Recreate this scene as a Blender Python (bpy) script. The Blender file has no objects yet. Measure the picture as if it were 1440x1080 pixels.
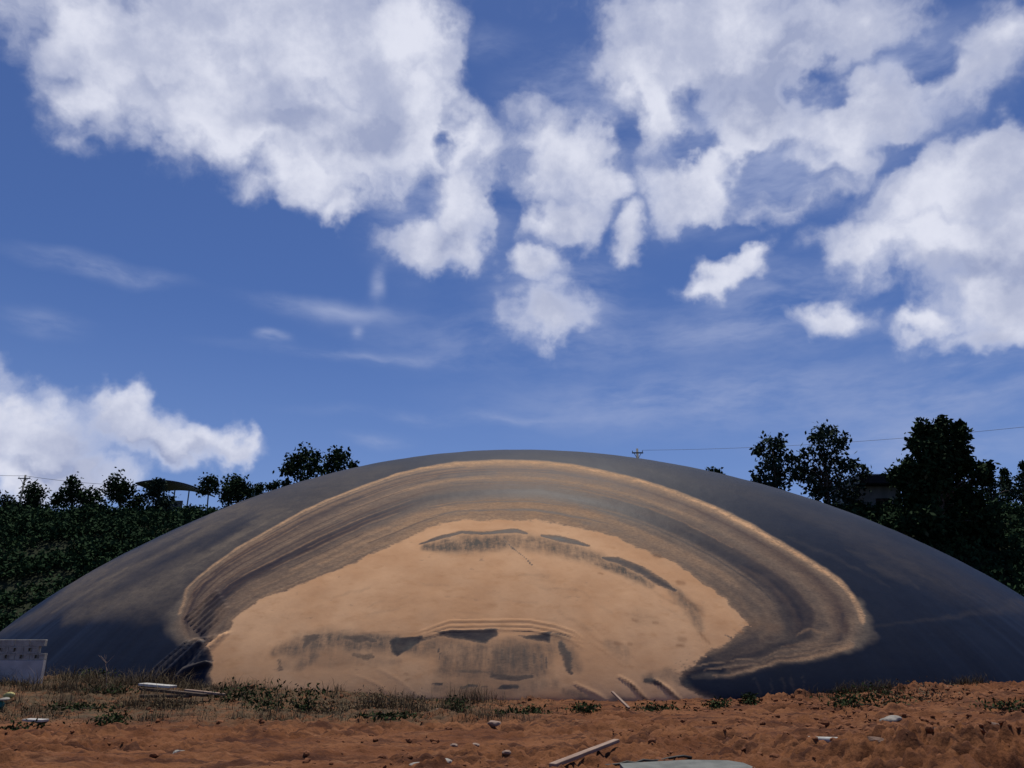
import bpy, bmesh, math, random
import numpy as np
from mathutils import Vector, Matrix

C = bpy.context.scene.collection
rad = math.radians

# ------------------------------------------------------------ camera
cam = bpy.data.cameras.new('camera'); cam_o = bpy.data.objects.new('camera', cam); C.objects.link(cam_o)
cam.sensor_width = 36.0; cam.lens = 36 * 1090 / 1440; cam.clip_start = .1; cam.clip_end = 5000
cam_o.location = (0, 0, 1.6); cam_o.rotation_euler = (rad(90 + 18.5), 0, 0)
bpy.context.scene.camera = cam_o

# ------------------------------------------------------------ light
SUN_EL, SUN_AZ = 74.0, 10.0            # sun high, ahead of the viewer, azimuth from +Y towards +X
sun = bpy.data.lights.new('sun', 'SUN'); sun.energy = 4.3; sun.angle = rad(.53); sun.color = (1, .93, .81)
sun_o = bpy.data.objects.new('sun', sun); C.objects.link(sun_o)
sun_o.rotation_euler = (-rad(90 - SUN_EL), 0, -rad(SUN_AZ)); sun_o.location = (0, 30, 60)
vs = bpy.context.scene.view_settings
vs.view_transform = 'Standard'; vs.look = 'None'; vs.exposure = 0.0; vs.gamma = 1; vs.use_curve_mapping = False
SKY_STRENGTH = .1

# surveyed data, metres
TREES={'ridge1':{'base':(-51.7,80.0,13.35),'cl':[(-52.43,80.0,15.48,0.88),(-51.44,80.0,14.96,0.66),(-51.75,80.0,14.3,0.88)]},'ridge2':{'base':(-49.14,80.0,13.35),'cl':[(-49.76,80.0,16.52,0.95),(-49.65,80.0,15.55,1.02),(-49.93,80.0,14.74,0.88),(-48.93,80.0,14.89,0.73)]},'ridge3':{'base':(-45.34,80.0,13.72),'cl':[(-45.91,80.0,17.26,0.66),(-45.49,80.0,16.59,0.73),(-46.34,80.0,16.0,0.88),(-45.12,80.0,15.77,0.73),(-47.01,80.0,15.62,0.44)]},'ridge4':{'base':(-43.07,80.0,13.72),'cl':[(-43.5,80.0,16.22,0.73),(-43.37,80.0,15.48,0.95)]},'ridge5':{'base':(-39.42,78.0,13.77),'cl':[(-39.91,78.0,16.87,0.93),(-40.4,78.0,16.29,0.57),(-39.19,78.0,16.43,0.64),(-39.81,78.0,15.78,0.86)]},'ridge6':{'base':(-38.61,80.0,13.72),'cl':[(-38.92,80.0,15.7,0.66),(-39.28,80.0,15.18,0.73)]},'shed_tree':{'base':(-35.77,79.0,13.21),'cl':[(-36.22,79.0,17.36,0.43),(-36.42,79.0,16.7,0.65),(-36.69,79.0,16.04,0.65),(-35.53,79.0,15.6,0.79),(-36.17,79.0,15.01,0.87)]},'ridge8':{'base':(-32.25,82.0,15.37),'cl':[(-32.98,82.0,17.58,0.68),(-32.07,82.0,17.58,0.68),(-32.57,82.0,17.96,0.6)]},'ridge9':{'base':(-27.63,78.0,13.77),'cl':[(-28.03,78.0,17.31,0.43),(-28.46,78.0,16.65,0.86),(-27.36,78.0,16.51,0.86),(-27.88,78.0,15.93,1.14),(-28.93,78.0,15.71,0.57),(-26.77,78.0,15.71,0.71)]},'ridge10':{'base':(-27.94,85.0,16.42),'cl':[(-28.1,85.0,17.92,0.47),(-28.13,85.0,17.45,0.47)]},'ridge11':{'base':(-26.48,85.0,16.66),'cl':[(-26.78,85.0,18.08,0.39),(-25.92,85.0,18.24,0.24)]},'twinA':{'base':(-17.95,66.0,12.68),'cl':[(-18.35,66.0,17.34,0.67),(-19.27,66.0,16.52,0.67),(-17.34,66.0,17.09,0.49),(-19.83,66.0,15.89,0.42),(-18.2,66.0,16.27,1.03),(-16.95,66.0,16.08,0.79),(-18.86,66.0,15.39,0.55),(-17.69,66.0,15.39,0.73),(-19.47,66.0,14.65,0.24)]},'twinB':{'base':(-15.45,67.0,13.59),'cl':[(-15.53,67.0,17.32,0.56),(-16.18,67.0,16.75,0.49),(-14.81,67.0,16.94,0.62),(-15.28,67.0,16.43,0.8),(-14.09,67.0,16.49,0.37),(-16.12,67.0,16.04,0.37)]},'rightC':{'base':(21.29,62.0,11.84),'cl':[(21.16,62.0,17.11,0.63),(22.21,62.0,17.11,0.63),(20.29,62.0,16.57,0.46),(22.81,62.0,16.21,0.4),(21.55,62.0,16.39,0.8),(21.64,62.0,15.56,0.57),(20.49,62.0,14.56,0.63),(21.48,62.0,14.67,0.68),(20.03,62.0,14.03,0.4),(22.05,62.0,14.09,0.68),(20.97,62.0,13.62,0.57)]},'rightD':{'base':(25.26,62.0,11.27),'cl':[(25.77,62.0,18.44,0.45),(25.12,62.0,17.89,0.62),(26.34,62.0,18.25,0.45),(26.81,62.0,17.41,0.62),(24.5,62.0,16.69,0.51),(25.49,62.0,17.11,0.85),(27.25,62.0,17.17,0.4),(24.99,62.0,15.91,0.51),(25.95,62.0,16.21,0.57),(24.07,62.0,15.02,0.57),(25.34,62.0,15.02,0.57),(26.57,62.0,15.61,0.62),(27.4,62.0,15.32,0.57),(28.14,62.0,15.61,0.4),(28.72,62.0,14.79,0.4),(26.8,62.0,14.32,0.91),(23.29,62.0,15.32,0.51),(23.74,62.0,16.21,0.34),(22.66,62.0,14.91,0.57),(24.82,62.0,14.56,0.68),(25.75,62.0,12.87,0.74),(24.53,62.0,13.16,0.62),(26.87,62.0,12.7,0.68),(25.29,62.0,13.74,0.85),(24.02,62.0,13.74,0.74),(27.73,62.0,13.51,0.68),(23.09,62.0,14.56,0.45)]},'smallS':{'base':(20.06,76.0,16.27),'cl':[(19.83,76.0,17.7,0.42),(20.52,76.0,17.48,0.35)]},'bigE':{'base':(31.44,58.0,6.76),'cl':[(32.07,58.0,17.52,0.47),(31.64,58.0,16.95,0.62),(33.5,58.0,17.86,0.36),(34.55,58.0,17.52,0.31),(33.42,58.0,17.07,0.57),(32.47,58.0,16.67,0.78),(34.33,58.0,16.67,0.47),(31.12,58.0,15.82,0.62),(33.85,58.0,15.82,0.78),(32.25,58.0,15.38,1.04),(34.22,58.0,14.82,0.73),(30.89,58.0,14.43,0.83),(29.96,58.0,13.72,0.73),(29.24,58.0,13.61,0.36),(28.88,58.0,13.72,0.21),(34.79,58.0,14.43,0.62),(35.2,58.0,13.72,0.62),(35.88,58.0,14.16,0.42),(35.89,58.0,13.39,0.31),(32.39,58.0,13.72,1.45),(33.89,58.0,13.06,1.25),(30.31,58.0,12.52,1.04),(32.04,58.0,11.71,1.66),(34.5,58.0,11.98,1.04),(30.71,58.0,10.12,1.35),(33.04,58.0,9.86,1.56),(34.68,58.0,10.12,1.04)]},'roofbush':{'base':(33.92,70.0,14.33),'cl':[(33.4,70.0,15.17,0.26),(34.47,70.0,15.37,0.32)]},'coniF':{'base':(45.41,72.0,11.85),'cl':[(46.53,72.0,17.05,0.2),(46.32,72.0,16.37,0.39),(46.09,72.0,15.56,0.59),(45.9,72.0,14.62,0.72),(45.72,72.0,13.69,0.85)]},'coniG':{'base':(46.07,70.0,11.88),'cl':[(46.96,70.0,17.09,0.26),(46.91,70.0,16.23,0.45),(46.79,70.0,15.31,0.64),(46.63,70.0,14.26,0.83)]},'bushH':{'base':(43.38,70.0,12.84),'cl':[(43.67,70.0,15.31,0.51),(43.05,70.0,14.78,0.58),(43.82,70.0,14.39,0.64),(45.71,70.0,14.78,0.51)]}}
CLOUD_PUFFS=[(-34.78,37.16,4.06,3.08,1.0,0.0),(-28.49,38.19,7.61,4.54,1.0,0.0),(-18.73,40.28,8.89,5.3,1.0,0.0),(-9.62,41.42,4.55,4.34,1.0,0.0),(-22.49,34.86,9.47,3.37,1.0,0.0),(-14.0,35.48,6.38,4.27,1.0,0.0),(-17.14,32.45,4.67,2.38,1.0,0.0),(-33.18,33.36,2.64,2.62,0.8,0.0),(-14.67,30.48,1.6,1.37,0.8,0.0),(-8.05,36.51,2.98,4.34,1.0,0.0),(-7.04,28.46,3.34,1.93,1.0,0.0),(-4.31,31.35,2.56,3.28,1.0,0.0),(-4.32,35.75,3.01,2.44,0.75,0.0),(-26.74,45.3,14.25,4.3,1.0,0.0),(-4.11,28.33,1.81,1.54,0.8,0.0),(4.89,34.28,3.78,3.46,1.0,0.0),(4.17,30.6,3.08,2.28,1.0,0.0),(7.21,32.21,2.03,1.99,0.8,0.0),(1.75,27.35,2.18,1.65,0.9,0.0),(2.74,23.61,2.72,2.35,0.85,0.0),(9.52,29.17,1.33,1.81,0.85,0.0),(14.92,31.92,4.08,2.9,1.1,0.0),(16.67,33.24,1.57,1.9,0.9,0.0),(11.71,40.11,2.88,3.45,0.9,0.0),(12.35,37.07,1.96,2.83,0.8,0.0),(18.21,40.81,7.01,4.85,1.0,0.0),(23.1,38.58,5.09,4.77,0.9,0.0),(28.24,39.54,4.45,3.27,0.9,0.0),(20.39,35.71,5.24,2.72,0.85,0.0),(28.18,34.06,5.95,2.99,0.95,0.0),(24.8,32.54,4.24,1.78,0.75,0.0),(16.65,25.27,3.02,1.38,1.0,0.0),(18.6,26.03,1.59,1.16,0.8,0.0),(23.53,31.15,3.82,1.82,0.55,0.0),(24.42,45.45,10.93,3.19,1.0,0.0),(2.48,36.28,2.5,2.44,0.6,0.0),(20.79,30.69,2.92,1.87,0.5,0.0),(33.65,28.08,6.22,3.27,1.0,0.0),(36.16,29.58,4.76,1.57,1.0,0.0),(27.3,26.36,3.53,2.01,1.0,0.0),(32.2,25.27,6.34,2.52,1.0,0.0),(36.29,24.43,4.78,4.35,1.0,0.0),(35.11,20.69,4.84,2.82,0.9,0.0),(33.87,18.47,3.56,1.15,0.7,0.0),(30.12,19.89,2.54,1.21,0.7,0.0),(24.23,21.51,2.32,1.58,0.9,0.0),(38.76,35.74,2.68,2.2,0.75,0.0),(35.92,34.22,2.57,1.54,0.6,0.0),(32.24,34.52,2.65,1.22,0.5,0.0),(-31.93,12.21,5.39,2.57,1.0,0.0),(-27.12,14.92,2.12,1.7,1.0,0.0),(-26.51,13.8,3.31,1.79,1.0,0.0),(-23.69,13.04,3.86,1.66,1.0,0.0),(-20.39,12.85,1.87,1.14,1.0,0.0),(-32.74,10.1,4.86,1.62,1.0,0.0),(-28.83,10.74,3.22,1.46,1.0,0.0),(-34.2,13.9,1.76,1.29,0.8,0.0),(-36.54,12.44,4.27,3.46,1.0,0.0)]
CLOUD_WISPS=[(19.43,32.83,12.62,6.06,0.62,0),(31.42,35.2,8.43,4.49,0.55,0),(5.02,38.08,5.92,5.26,0.5,0),(-5.98,31.28,7.14,6.54,0.5,0),(21.83,22.71,9.83,4.27,0.5,0),(4.02,24.73,6.78,5.19,0.45,0),(33.66,17.37,7.13,3.69,0.5,0),(-30.61,23.92,5.98,0.95,0.42,-12),(-14.04,23.52,7.14,1.0,0.4,-5),(-10.89,25.67,0.72,1.73,0.45,10),(-18.31,21.05,1.71,0.69,0.6,0),(-12.31,22.23,0.62,1.02,0.4,0),(-8.89,20.11,13.52,0.72,0.35,4),(2.26,21.64,16.78,3.14,0.33,0),(15.07,16.88,21.38,3.51,0.38,0),(29.15,15.35,10.21,2.62,0.42,-6),(15.47,21.44,10.16,2.0,0.35,-5),(-33.29,19.73,3.14,1.24,0.3,-10),(-10.17,14.09,3.1,0.72,0.3,0),(28.71,12.6,12.04,2.61,0.4,0),(-1.09,15.87,15.75,0.63,0.3,2),(-1.95,42.25,2.89,1.38,0.35,30)]
CLOUD_SHADES=[(-19.22,35.45,5.28,2.07,0.9,0.0),(-28.96,35.43,3.16,2.1,0.5,0.0),(-12.19,35.21,3.46,2.88,0.6,0.0),(20.62,37.27,4.72,3.13,1.0,0.0),(31.74,22.83,5.92,1.91,0.9,0.0),(-24.73,12.32,6.21,0.91,0.5,0.0),(-32.09,10.84,3.57,0.66,0.5,0.0),(-4.73,29.32,2.06,1.02,0.4,0.0),(23.32,39.85,3.21,2.14,0.6,0.0),(3.55,29.36,2.58,1.02,0.3,0.0)]
CLOUD_GAPS=[(25.85,37.0,2.75,2.14,0.75,0.0),(21.74,31.68,4.58,2.4,1.1,0.0),(15.44,35.21,2.44,1.13,0.8,0.0),(-1.93,40.92,1.94,5.6,0.6,0.0),(9.07,35.24,1.3,2.67,0.35,0.0),(32.57,35.95,3.07,2.4,0.5,0.0),(16.67,28.12,3.0,1.17,0.6,0.0),(-0.48,31.42,1.43,3.03,0.7,0.0),(30.59,31.18,2.27,1.18,0.6,0.0),(-6.15,35.43,1.5,1.27,0.6,0.0),(13.21,33.42,1.49,2.9,0.35,0.0),(16.24,37.06,1.45,3.24,0.35,0.0),(-37.85,36.5,1.66,2.22,0.4,0.0)]
# mud marks drawn on the front elevation of the cover: kind, channel, points (x, z[, half width]), value, opacity, softness, raggedness
MARKS=[
("p",[("F",0.46,0.9)],[(-21.15,2.04),(-20.23,2.43),(-19.48,2.83),(-19.26,3.22),(-19.14,3.63),(-19.34,4.1),(-18.98,4.43),(-18.29,4.77),(-17.54,5.06),(-16.78,5.31),(-16.11,5.59),(-15.57,5.9),(-15.06,6.22),(-14.58,6.56),(-14.15,6.93),(-13.77,7.32),(-13.31,7.67),(-12.62,7.89),(-12.04,8.16),(-11.4,8.4),(-10.73,8.59),(-10.14,8.85),(-9.51,9.07),(-8.71,9.11),(-8.01,9.21),(-7.34,9.35),(-6.56,9.25),(-5.84,9.21),(-5.15,9.19),(-5.6,8.61),(-6.07,8.1),(-6.53,7.65),(-7.02,7.31),(-7.5,6.99),(-7.99,6.69),(-8.46,6.4),(-8.84,6.06),(-9.22,5.73),(-9.6,5.42),(-9.98,5.11),(-10.35,4.81),(-10.71,4.44),(-11.06,4.07),(-11.42,3.72),(-11.58,2.99),(-11.84,2.6),(-12.41,2.56),(-12.99,2.52),(-13.69,2.62),(-14.44,2.72),(-15.25,2.83),(-16.14,2.95),(-17.16,3.09),(-17.73,2.88),(-18.33,2.68),(-18.98,2.47),(-19.9,2.26)],0.7,3),
("p",[("F",0.1,0.6)],[(-12.62,7.89),(-12.04,8.16),(-11.4,8.4),(-10.73,8.59),(-10.14,8.85),(-9.51,9.07),(-8.71,9.11),(-8.01,9.21),(-7.34,9.35),(-6.63,9.39),(-5.95,9.46),(-5.29,9.55),(-4.64,9.66),(-3.99,9.79),(-3.23,9.79),(-2.47,9.81),(-1.73,9.85),(-0.99,9.91),(-0.25,10.0),(0.5,10.11),(0.48,9.4),(-0.24,9.31),(-0.95,9.24),(-1.66,9.17),(-2.36,9.12),(-3.07,9.08),(-3.79,9.05),(-4.36,8.75),(-4.92,8.47),(-5.47,8.21),(-6.02,7.97),(-6.57,7.73),(-7.11,7.52),(-7.67,7.32),(-8.22,7.13),(-8.77,6.94),(-9.52,7.09),(-10.33,7.27),(-11.28,7.5)],0.5,2),
("p",[("F",0.12,0.9)],[(0.5,10.11),(1.18,9.98),(1.86,9.88),(2.53,9.79),(3.19,9.72),(3.87,9.66),(4.54,9.61),(5.23,9.58),(5.93,9.56),(6.53,9.36),(7.13,9.18),(7.74,9.01),(8.36,8.86),(8.98,8.72),(9.62,8.59),(10.27,8.47),(10.79,8.2),(11.34,7.94),(11.88,7.7),(12.44,7.47),(13.0,7.25),(13.57,7.04),(14.17,6.84),(14.78,6.64),(15.26,6.34),(15.75,6.05),(16.25,5.78),(16.78,5.51),(17.31,5.24),(17.78,4.94),(18.26,4.64),(18.77,4.35),(19.3,4.06),(19.84,3.78),(20.43,3.5),(21.06,3.23),(19.65,2.55),(18.8,2.66),(18.02,2.76),(17.28,2.87),(16.58,2.97),(15.91,3.08),(15.51,3.31),(15.1,3.54),(14.7,3.77),(14.3,4.01),(13.91,4.26),(13.57,4.57),(13.21,4.88),(12.87,5.21),(12.53,5.55),(12.19,5.89),(11.62,6.14),(11.05,6.4),(10.48,6.66),(9.91,6.93),(9.29,7.09),(8.68,7.26),(8.07,7.43),(7.46,7.61),(6.84,7.8),(6.29,7.98),(5.73,8.17),(5.17,8.36),(4.6,8.57),(4.03,8.79),(3.35,9.0),(2.66,9.22),(1.96,9.47),(1.24,9.76)],0.9,2),
("s",[("F",0.15,0.6)],[(9.96,1.92,0.046),(10.39,1.96,0.051),(10.82,2.0,0.057),(11.26,2.04,0.062),(11.7,2.07,0.069),(12.16,2.11,0.075),(12.59,2.16,0.077),(13.02,2.21,0.078),(13.46,2.26,0.079),(13.91,2.31,0.08),(14.38,2.37,0.083),(14.87,2.42,0.087),(15.37,2.48,0.088),(15.88,2.53,0.1),(16.42,2.59,0.112),(16.98,2.65,0.124),(17.58,2.72,0.141),(18.22,2.79,0.156),(19.3,2.93,0.189),(20.7,3.09,0.29)],1.0,2),
("s",[("F",0.1,0.6)],[(-12.29,5.08,0.056),(-11.82,5.52,0.19),(-11.3,5.91,0.192),(-10.73,6.26,0.061)],1.2,2),
("s",[("F",0.05,0.6)],[(-15.54,4.27,0.097),(-15.16,4.59,0.207),(-14.81,4.92,0.332),(-14.41,5.22,0.337),(-14.03,5.53,0.346),(-13.6,5.83,0.228),(-13.17,6.13,0.108)],1.2,2),
("s",[("F",0.75,0.6)],[(-13.75,5.11,0.108),(-13.4,5.36,0.235),(-13.07,5.61,0.366),(-12.69,5.83,0.363),(-12.32,6.06,0.367),(-11.92,6.27,0.237),(-11.51,6.48,0.111)],1.2,2),
("s",[("F",0.1,0.6)],[(-13.78,4.47,0.075),(-13.4,4.71,0.131),(-13.03,4.95,0.191),(-12.67,5.19,0.249),(-12.29,5.42,0.247),(-11.9,5.65,0.25),(-11.52,5.88,0.252),(-11.12,6.11,0.192),(-10.72,6.34,0.137),(-10.31,6.58,0.076)],1.2,2),
("s",[("F",0.1,0.6)],[(-12.29,4.15,0.057),(-12.04,4.36,0.094),(-11.78,4.57,0.134),(-11.52,4.78,0.171),(-11.26,5.0,0.207),(-10.99,5.21,0.21),(-10.73,5.43,0.213),(-10.45,5.64,0.213),(-10.19,5.87,0.216),(-9.9,6.08,0.18),(-9.61,6.31,0.146),(-9.32,6.53,0.107),(-9.03,6.77,0.067)],1.2,2),
("s",[("F",0.75,0.6)],[(-12.58,4.27,0.054),(-12.3,4.46,0.088),(-12.02,4.66,0.119),(-11.73,4.86,0.153),(-11.45,5.07,0.187),(-11.16,5.26,0.187),(-10.87,5.46,0.19),(-10.58,5.66,0.189),(-10.29,5.86,0.192),(-9.98,6.06,0.161),(-9.67,6.27,0.127),(-9.35,6.47,0.093),(-9.04,6.69,0.062)],1.2,2),
("s",[("F",0.75,0.6)],[(-16.42,3.23,0.071),(-16.07,3.49,0.131),(-15.74,3.76,0.19),(-15.41,4.03,0.249),(-15.07,4.29,0.247),(-14.72,4.56,0.25),(-14.38,4.83,0.253),(-14.02,5.09,0.197),(-13.66,5.36,0.138),(-13.3,5.63,0.08)],1.2,2),
("s",[("F",0.75,0.6)],[(-12.39,4.12,0.023),(-12.12,4.34,0.04),(-11.85,4.57,0.06),(-11.58,4.81,0.077),(-11.3,5.03,0.077),(-11.02,5.25,0.08),(-10.74,5.48,0.08),(-10.43,5.7,0.063),(-10.13,5.93,0.043),(-9.82,6.16,0.023)],1.2,2),
("s",[("F",0.2,0.6)],[(-13.84,3.59,0.069),(-13.58,3.79,0.123),(-13.32,3.99,0.18),(-13.05,4.2,0.233),(-12.78,4.39,0.235),(-12.51,4.58,0.235),(-12.24,4.78,0.237),(-11.94,4.96,0.18),(-11.64,5.15,0.127),(-11.35,5.34,0.071)],1.2,2),
("s",[("F",0.1,0.6)],[(-15.47,3.82,0.069),(-15.18,4.01,0.123),(-14.89,4.19,0.176),(-14.6,4.38,0.228),(-14.14,4.64,0.222),(-13.68,4.9,0.224),(-13.35,5.06,0.17),(-13.03,5.22,0.117),(-12.7,5.39,0.065)],1.2,2),
("s",[("F",0.2,0.6)],[(-16.77,3.99,0.099),(-16.38,4.25,0.209),(-16.0,4.52,0.322),(-15.6,4.76,0.314),(-15.2,5.01,0.31),(-14.75,5.23,0.196),(-14.31,5.45,0.089)],1.2,2),
("s",[("F",0.1,0.6)],[(-14.22,4.21,0.036),(-13.89,4.44,0.069),(-13.57,4.68,0.097),(-13.25,4.92,0.129),(-12.92,5.14,0.132),(-12.59,5.37,0.132),(-12.25,5.61,0.131),(-11.89,5.83,0.102),(-11.53,6.06,0.07),(-11.18,6.3,0.042)],1.2,2),
("s",[("F",0.6,0.6)],[(-17.17,3.36,0.085),(-16.78,3.61,0.177),(-16.38,3.87,0.271),(-15.97,4.09,0.268),(-15.56,4.32,0.261),(-15.11,4.53,0.165),(-14.67,4.74,0.075)],1.2,2),
("s",[("F",0.75,0.6)],[(-17.9,2.7,0.054),(-17.51,3.0,0.115),(-17.14,3.31,0.184),(-16.74,3.6,0.182),(-16.34,3.89,0.18),(-15.9,4.17,0.115),(-15.47,4.45,0.051)],1.2,2),
("s",[("F",0.1,0.6)],[(-12.3,4.9,0.079),(-12.04,5.13,0.176),(-11.78,5.37,0.272),(-11.5,5.58,0.277),(-11.21,5.79,0.279),(-10.9,5.99,0.183),(-10.58,6.18,0.084)],1.2,2),
("s",[("F",0.2,0.6)],[(-13.14,4.81,0.048),(-12.86,5.05,0.087),(-12.59,5.3,0.126),(-12.32,5.56,0.165),(-12.04,5.8,0.168),(-11.76,6.05,0.171),(-11.48,6.3,0.174),(-11.17,6.55,0.138),(-10.86,6.81,0.099),(-10.57,7.07,0.057)],1.2,2),
("s",[("F",0.05,0.6)],[(-12.23,4.82,0.079),(-11.81,5.21,0.263),(-11.37,5.56,0.267),(-10.85,5.87,0.08)],1.2,2),
("s",[("F",0.15,0.45)],[(12.95,5.0,0.082),(13.28,4.85,0.178),(13.61,4.69,0.279),(13.88,4.48,0.282),(14.15,4.26,0.277),(14.46,4.08,0.178),(14.78,3.9,0.084)],1.3,3),
("s",[("F",0.04,0.45)],[(9.42,7.17,0.04),(9.77,6.95,0.072),(10.11,6.74,0.101),(10.45,6.54,0.134),(10.78,6.33,0.131),(11.12,6.13,0.131),(11.45,5.93,0.132),(11.77,5.69,0.1),(12.08,5.45,0.07),(12.4,5.22,0.037)],1.3,3),
("s",[("F",0.04,0.45)],[(12.66,4.38,0.04),(13.05,4.18,0.13),(13.43,3.99,0.135),(13.82,3.77,0.036)],1.3,3),
("s",[("F",0.15,0.45)],[(15.03,4.51,0.042),(15.42,4.31,0.087),(15.81,4.1,0.138),(16.17,3.87,0.135),(16.54,3.64,0.139),(16.93,3.43,0.094),(17.34,3.22,0.044)],1.3,3),
("s",[("F",0.15,0.45)],[(15.1,4.52,0.073),(15.43,4.33,0.161),(15.77,4.14,0.248),(16.13,3.98,0.257),(16.51,3.82,0.26),(16.86,3.62,0.169),(17.2,3.43,0.08)],1.3,3),
("s",[("F",0.2,0.45)],[(10.49,5.43,0.071),(10.87,5.21,0.155),(11.26,4.99,0.236),(11.65,4.8,0.236),(12.04,4.61,0.238),(12.43,4.39,0.153),(12.82,4.17,0.072)],1.3,3),
("s",[("F",0.02,0.45)],[(9.66,7.37,0.077),(10.0,7.16,0.127),(10.33,6.95,0.184),(10.67,6.75,0.237),(10.99,6.55,0.235),(11.32,6.35,0.229),(11.65,6.16,0.229),(12.0,5.98,0.175),(12.35,5.81,0.119),(12.71,5.63,0.069)],1.3,3),
("s",[("F",0.02,0.45)],[(11.3,4.78,0.067),(11.82,4.5,0.232),(12.31,4.18,0.226),(12.82,3.89,0.067)],1.3,3),
("s",[("F",0.04,0.45)],[(12.48,4.81,0.062),(12.97,4.51,0.205),(13.46,4.22,0.201),(14.1,4.09,0.06)],1.3,3),
("s",[("F",0.02,0.45)],[(10.89,6.51,0.062),(11.35,6.17,0.205),(11.85,5.91,0.205),(12.36,5.65,0.058)],1.3,3),
("s",[("F",0.2,0.45)],[(14.23,5.26,0.076),(14.76,4.96,0.261),(15.29,4.64,0.255),(15.83,4.31,0.078)],1.3,3),
("s",[("F",0.2,0.45)],[(13.4,4.44,0.076),(13.91,4.12,0.243),(14.54,3.94,0.253),(14.78,3.75,0.171),(15.01,3.56,0.079)],1.3,3),
("s",[("F",0.02,0.45)],[(8.43,6.83,0.081),(8.74,6.64,0.169),(9.05,6.45,0.262),(9.33,6.21,0.257),(9.61,5.98,0.247),(10.34,5.79,0.073)],1.3,3),
("s",[("F",0.15,0.45)],[(12.34,4.35,0.047),(12.81,4.09,0.151),(13.33,3.9,0.154),(13.75,3.54,0.044)],1.3,3),
("s",[("F",0.3,0.5)],[(-18.64,2.74,0.677),(-18.11,2.88,0.67),(-17.63,3.02,0.67),(-17.15,3.15,0.685),(-16.71,3.29,0.699),(-16.27,3.42,0.725),(-15.91,3.61,0.749),(-15.55,3.8,0.761),(-15.2,3.99,0.774),(-14.85,4.18,0.791),(-14.51,4.37,0.815),(-14.22,4.56,0.787),(-13.93,4.76,0.76),(-13.65,4.96,0.734),(-13.37,5.17,0.712),(-13.1,5.38,0.686),(-12.82,5.59,0.664),(-12.55,5.81,0.646),(-12.27,6.03,0.626),(-11.96,6.24,0.587),(-11.65,6.46,0.554),(-11.35,6.69,0.521),(-11.04,6.92,0.491),(-10.74,7.16,0.462),(-10.44,7.42,0.432)],1.0,2),
("s",[("F",0.62,0.5)],[(-16.52,2.58,0.385),(-16.04,2.65,0.401),(-15.58,2.73,0.421),(-15.14,2.8,0.438),(-14.7,2.87,0.458),(-14.29,2.95,0.507),(-14.0,3.13,0.524),(-13.71,3.31,0.526),(-13.42,3.5,0.525),(-13.14,3.68,0.528),(-12.86,3.87,0.527),(-12.58,4.06,0.526),(-12.3,4.25,0.529),(-12.0,4.48,0.499),(-11.69,4.7,0.466),(-11.39,4.93,0.432),(-11.09,5.16,0.402),(-10.79,5.4,0.369)],1.0,2),
("s",[("F",0.1,0.5)],[(-15.42,3.39,0.266),(-15.11,3.57,0.299),(-14.81,3.76,0.327),(-14.51,3.95,0.36),(-14.21,4.14,0.388),(-13.9,4.33,0.421),(-13.63,4.54,0.425),(-13.36,4.74,0.428),(-13.09,4.95,0.431),(-12.82,5.16,0.437),(-12.56,5.38,0.444),(-12.29,5.6,0.448),(-11.93,5.82,0.404),(-11.57,6.05,0.366),(-11.22,6.28,0.328),(-10.86,6.52,0.288)],1.0,2),
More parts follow.
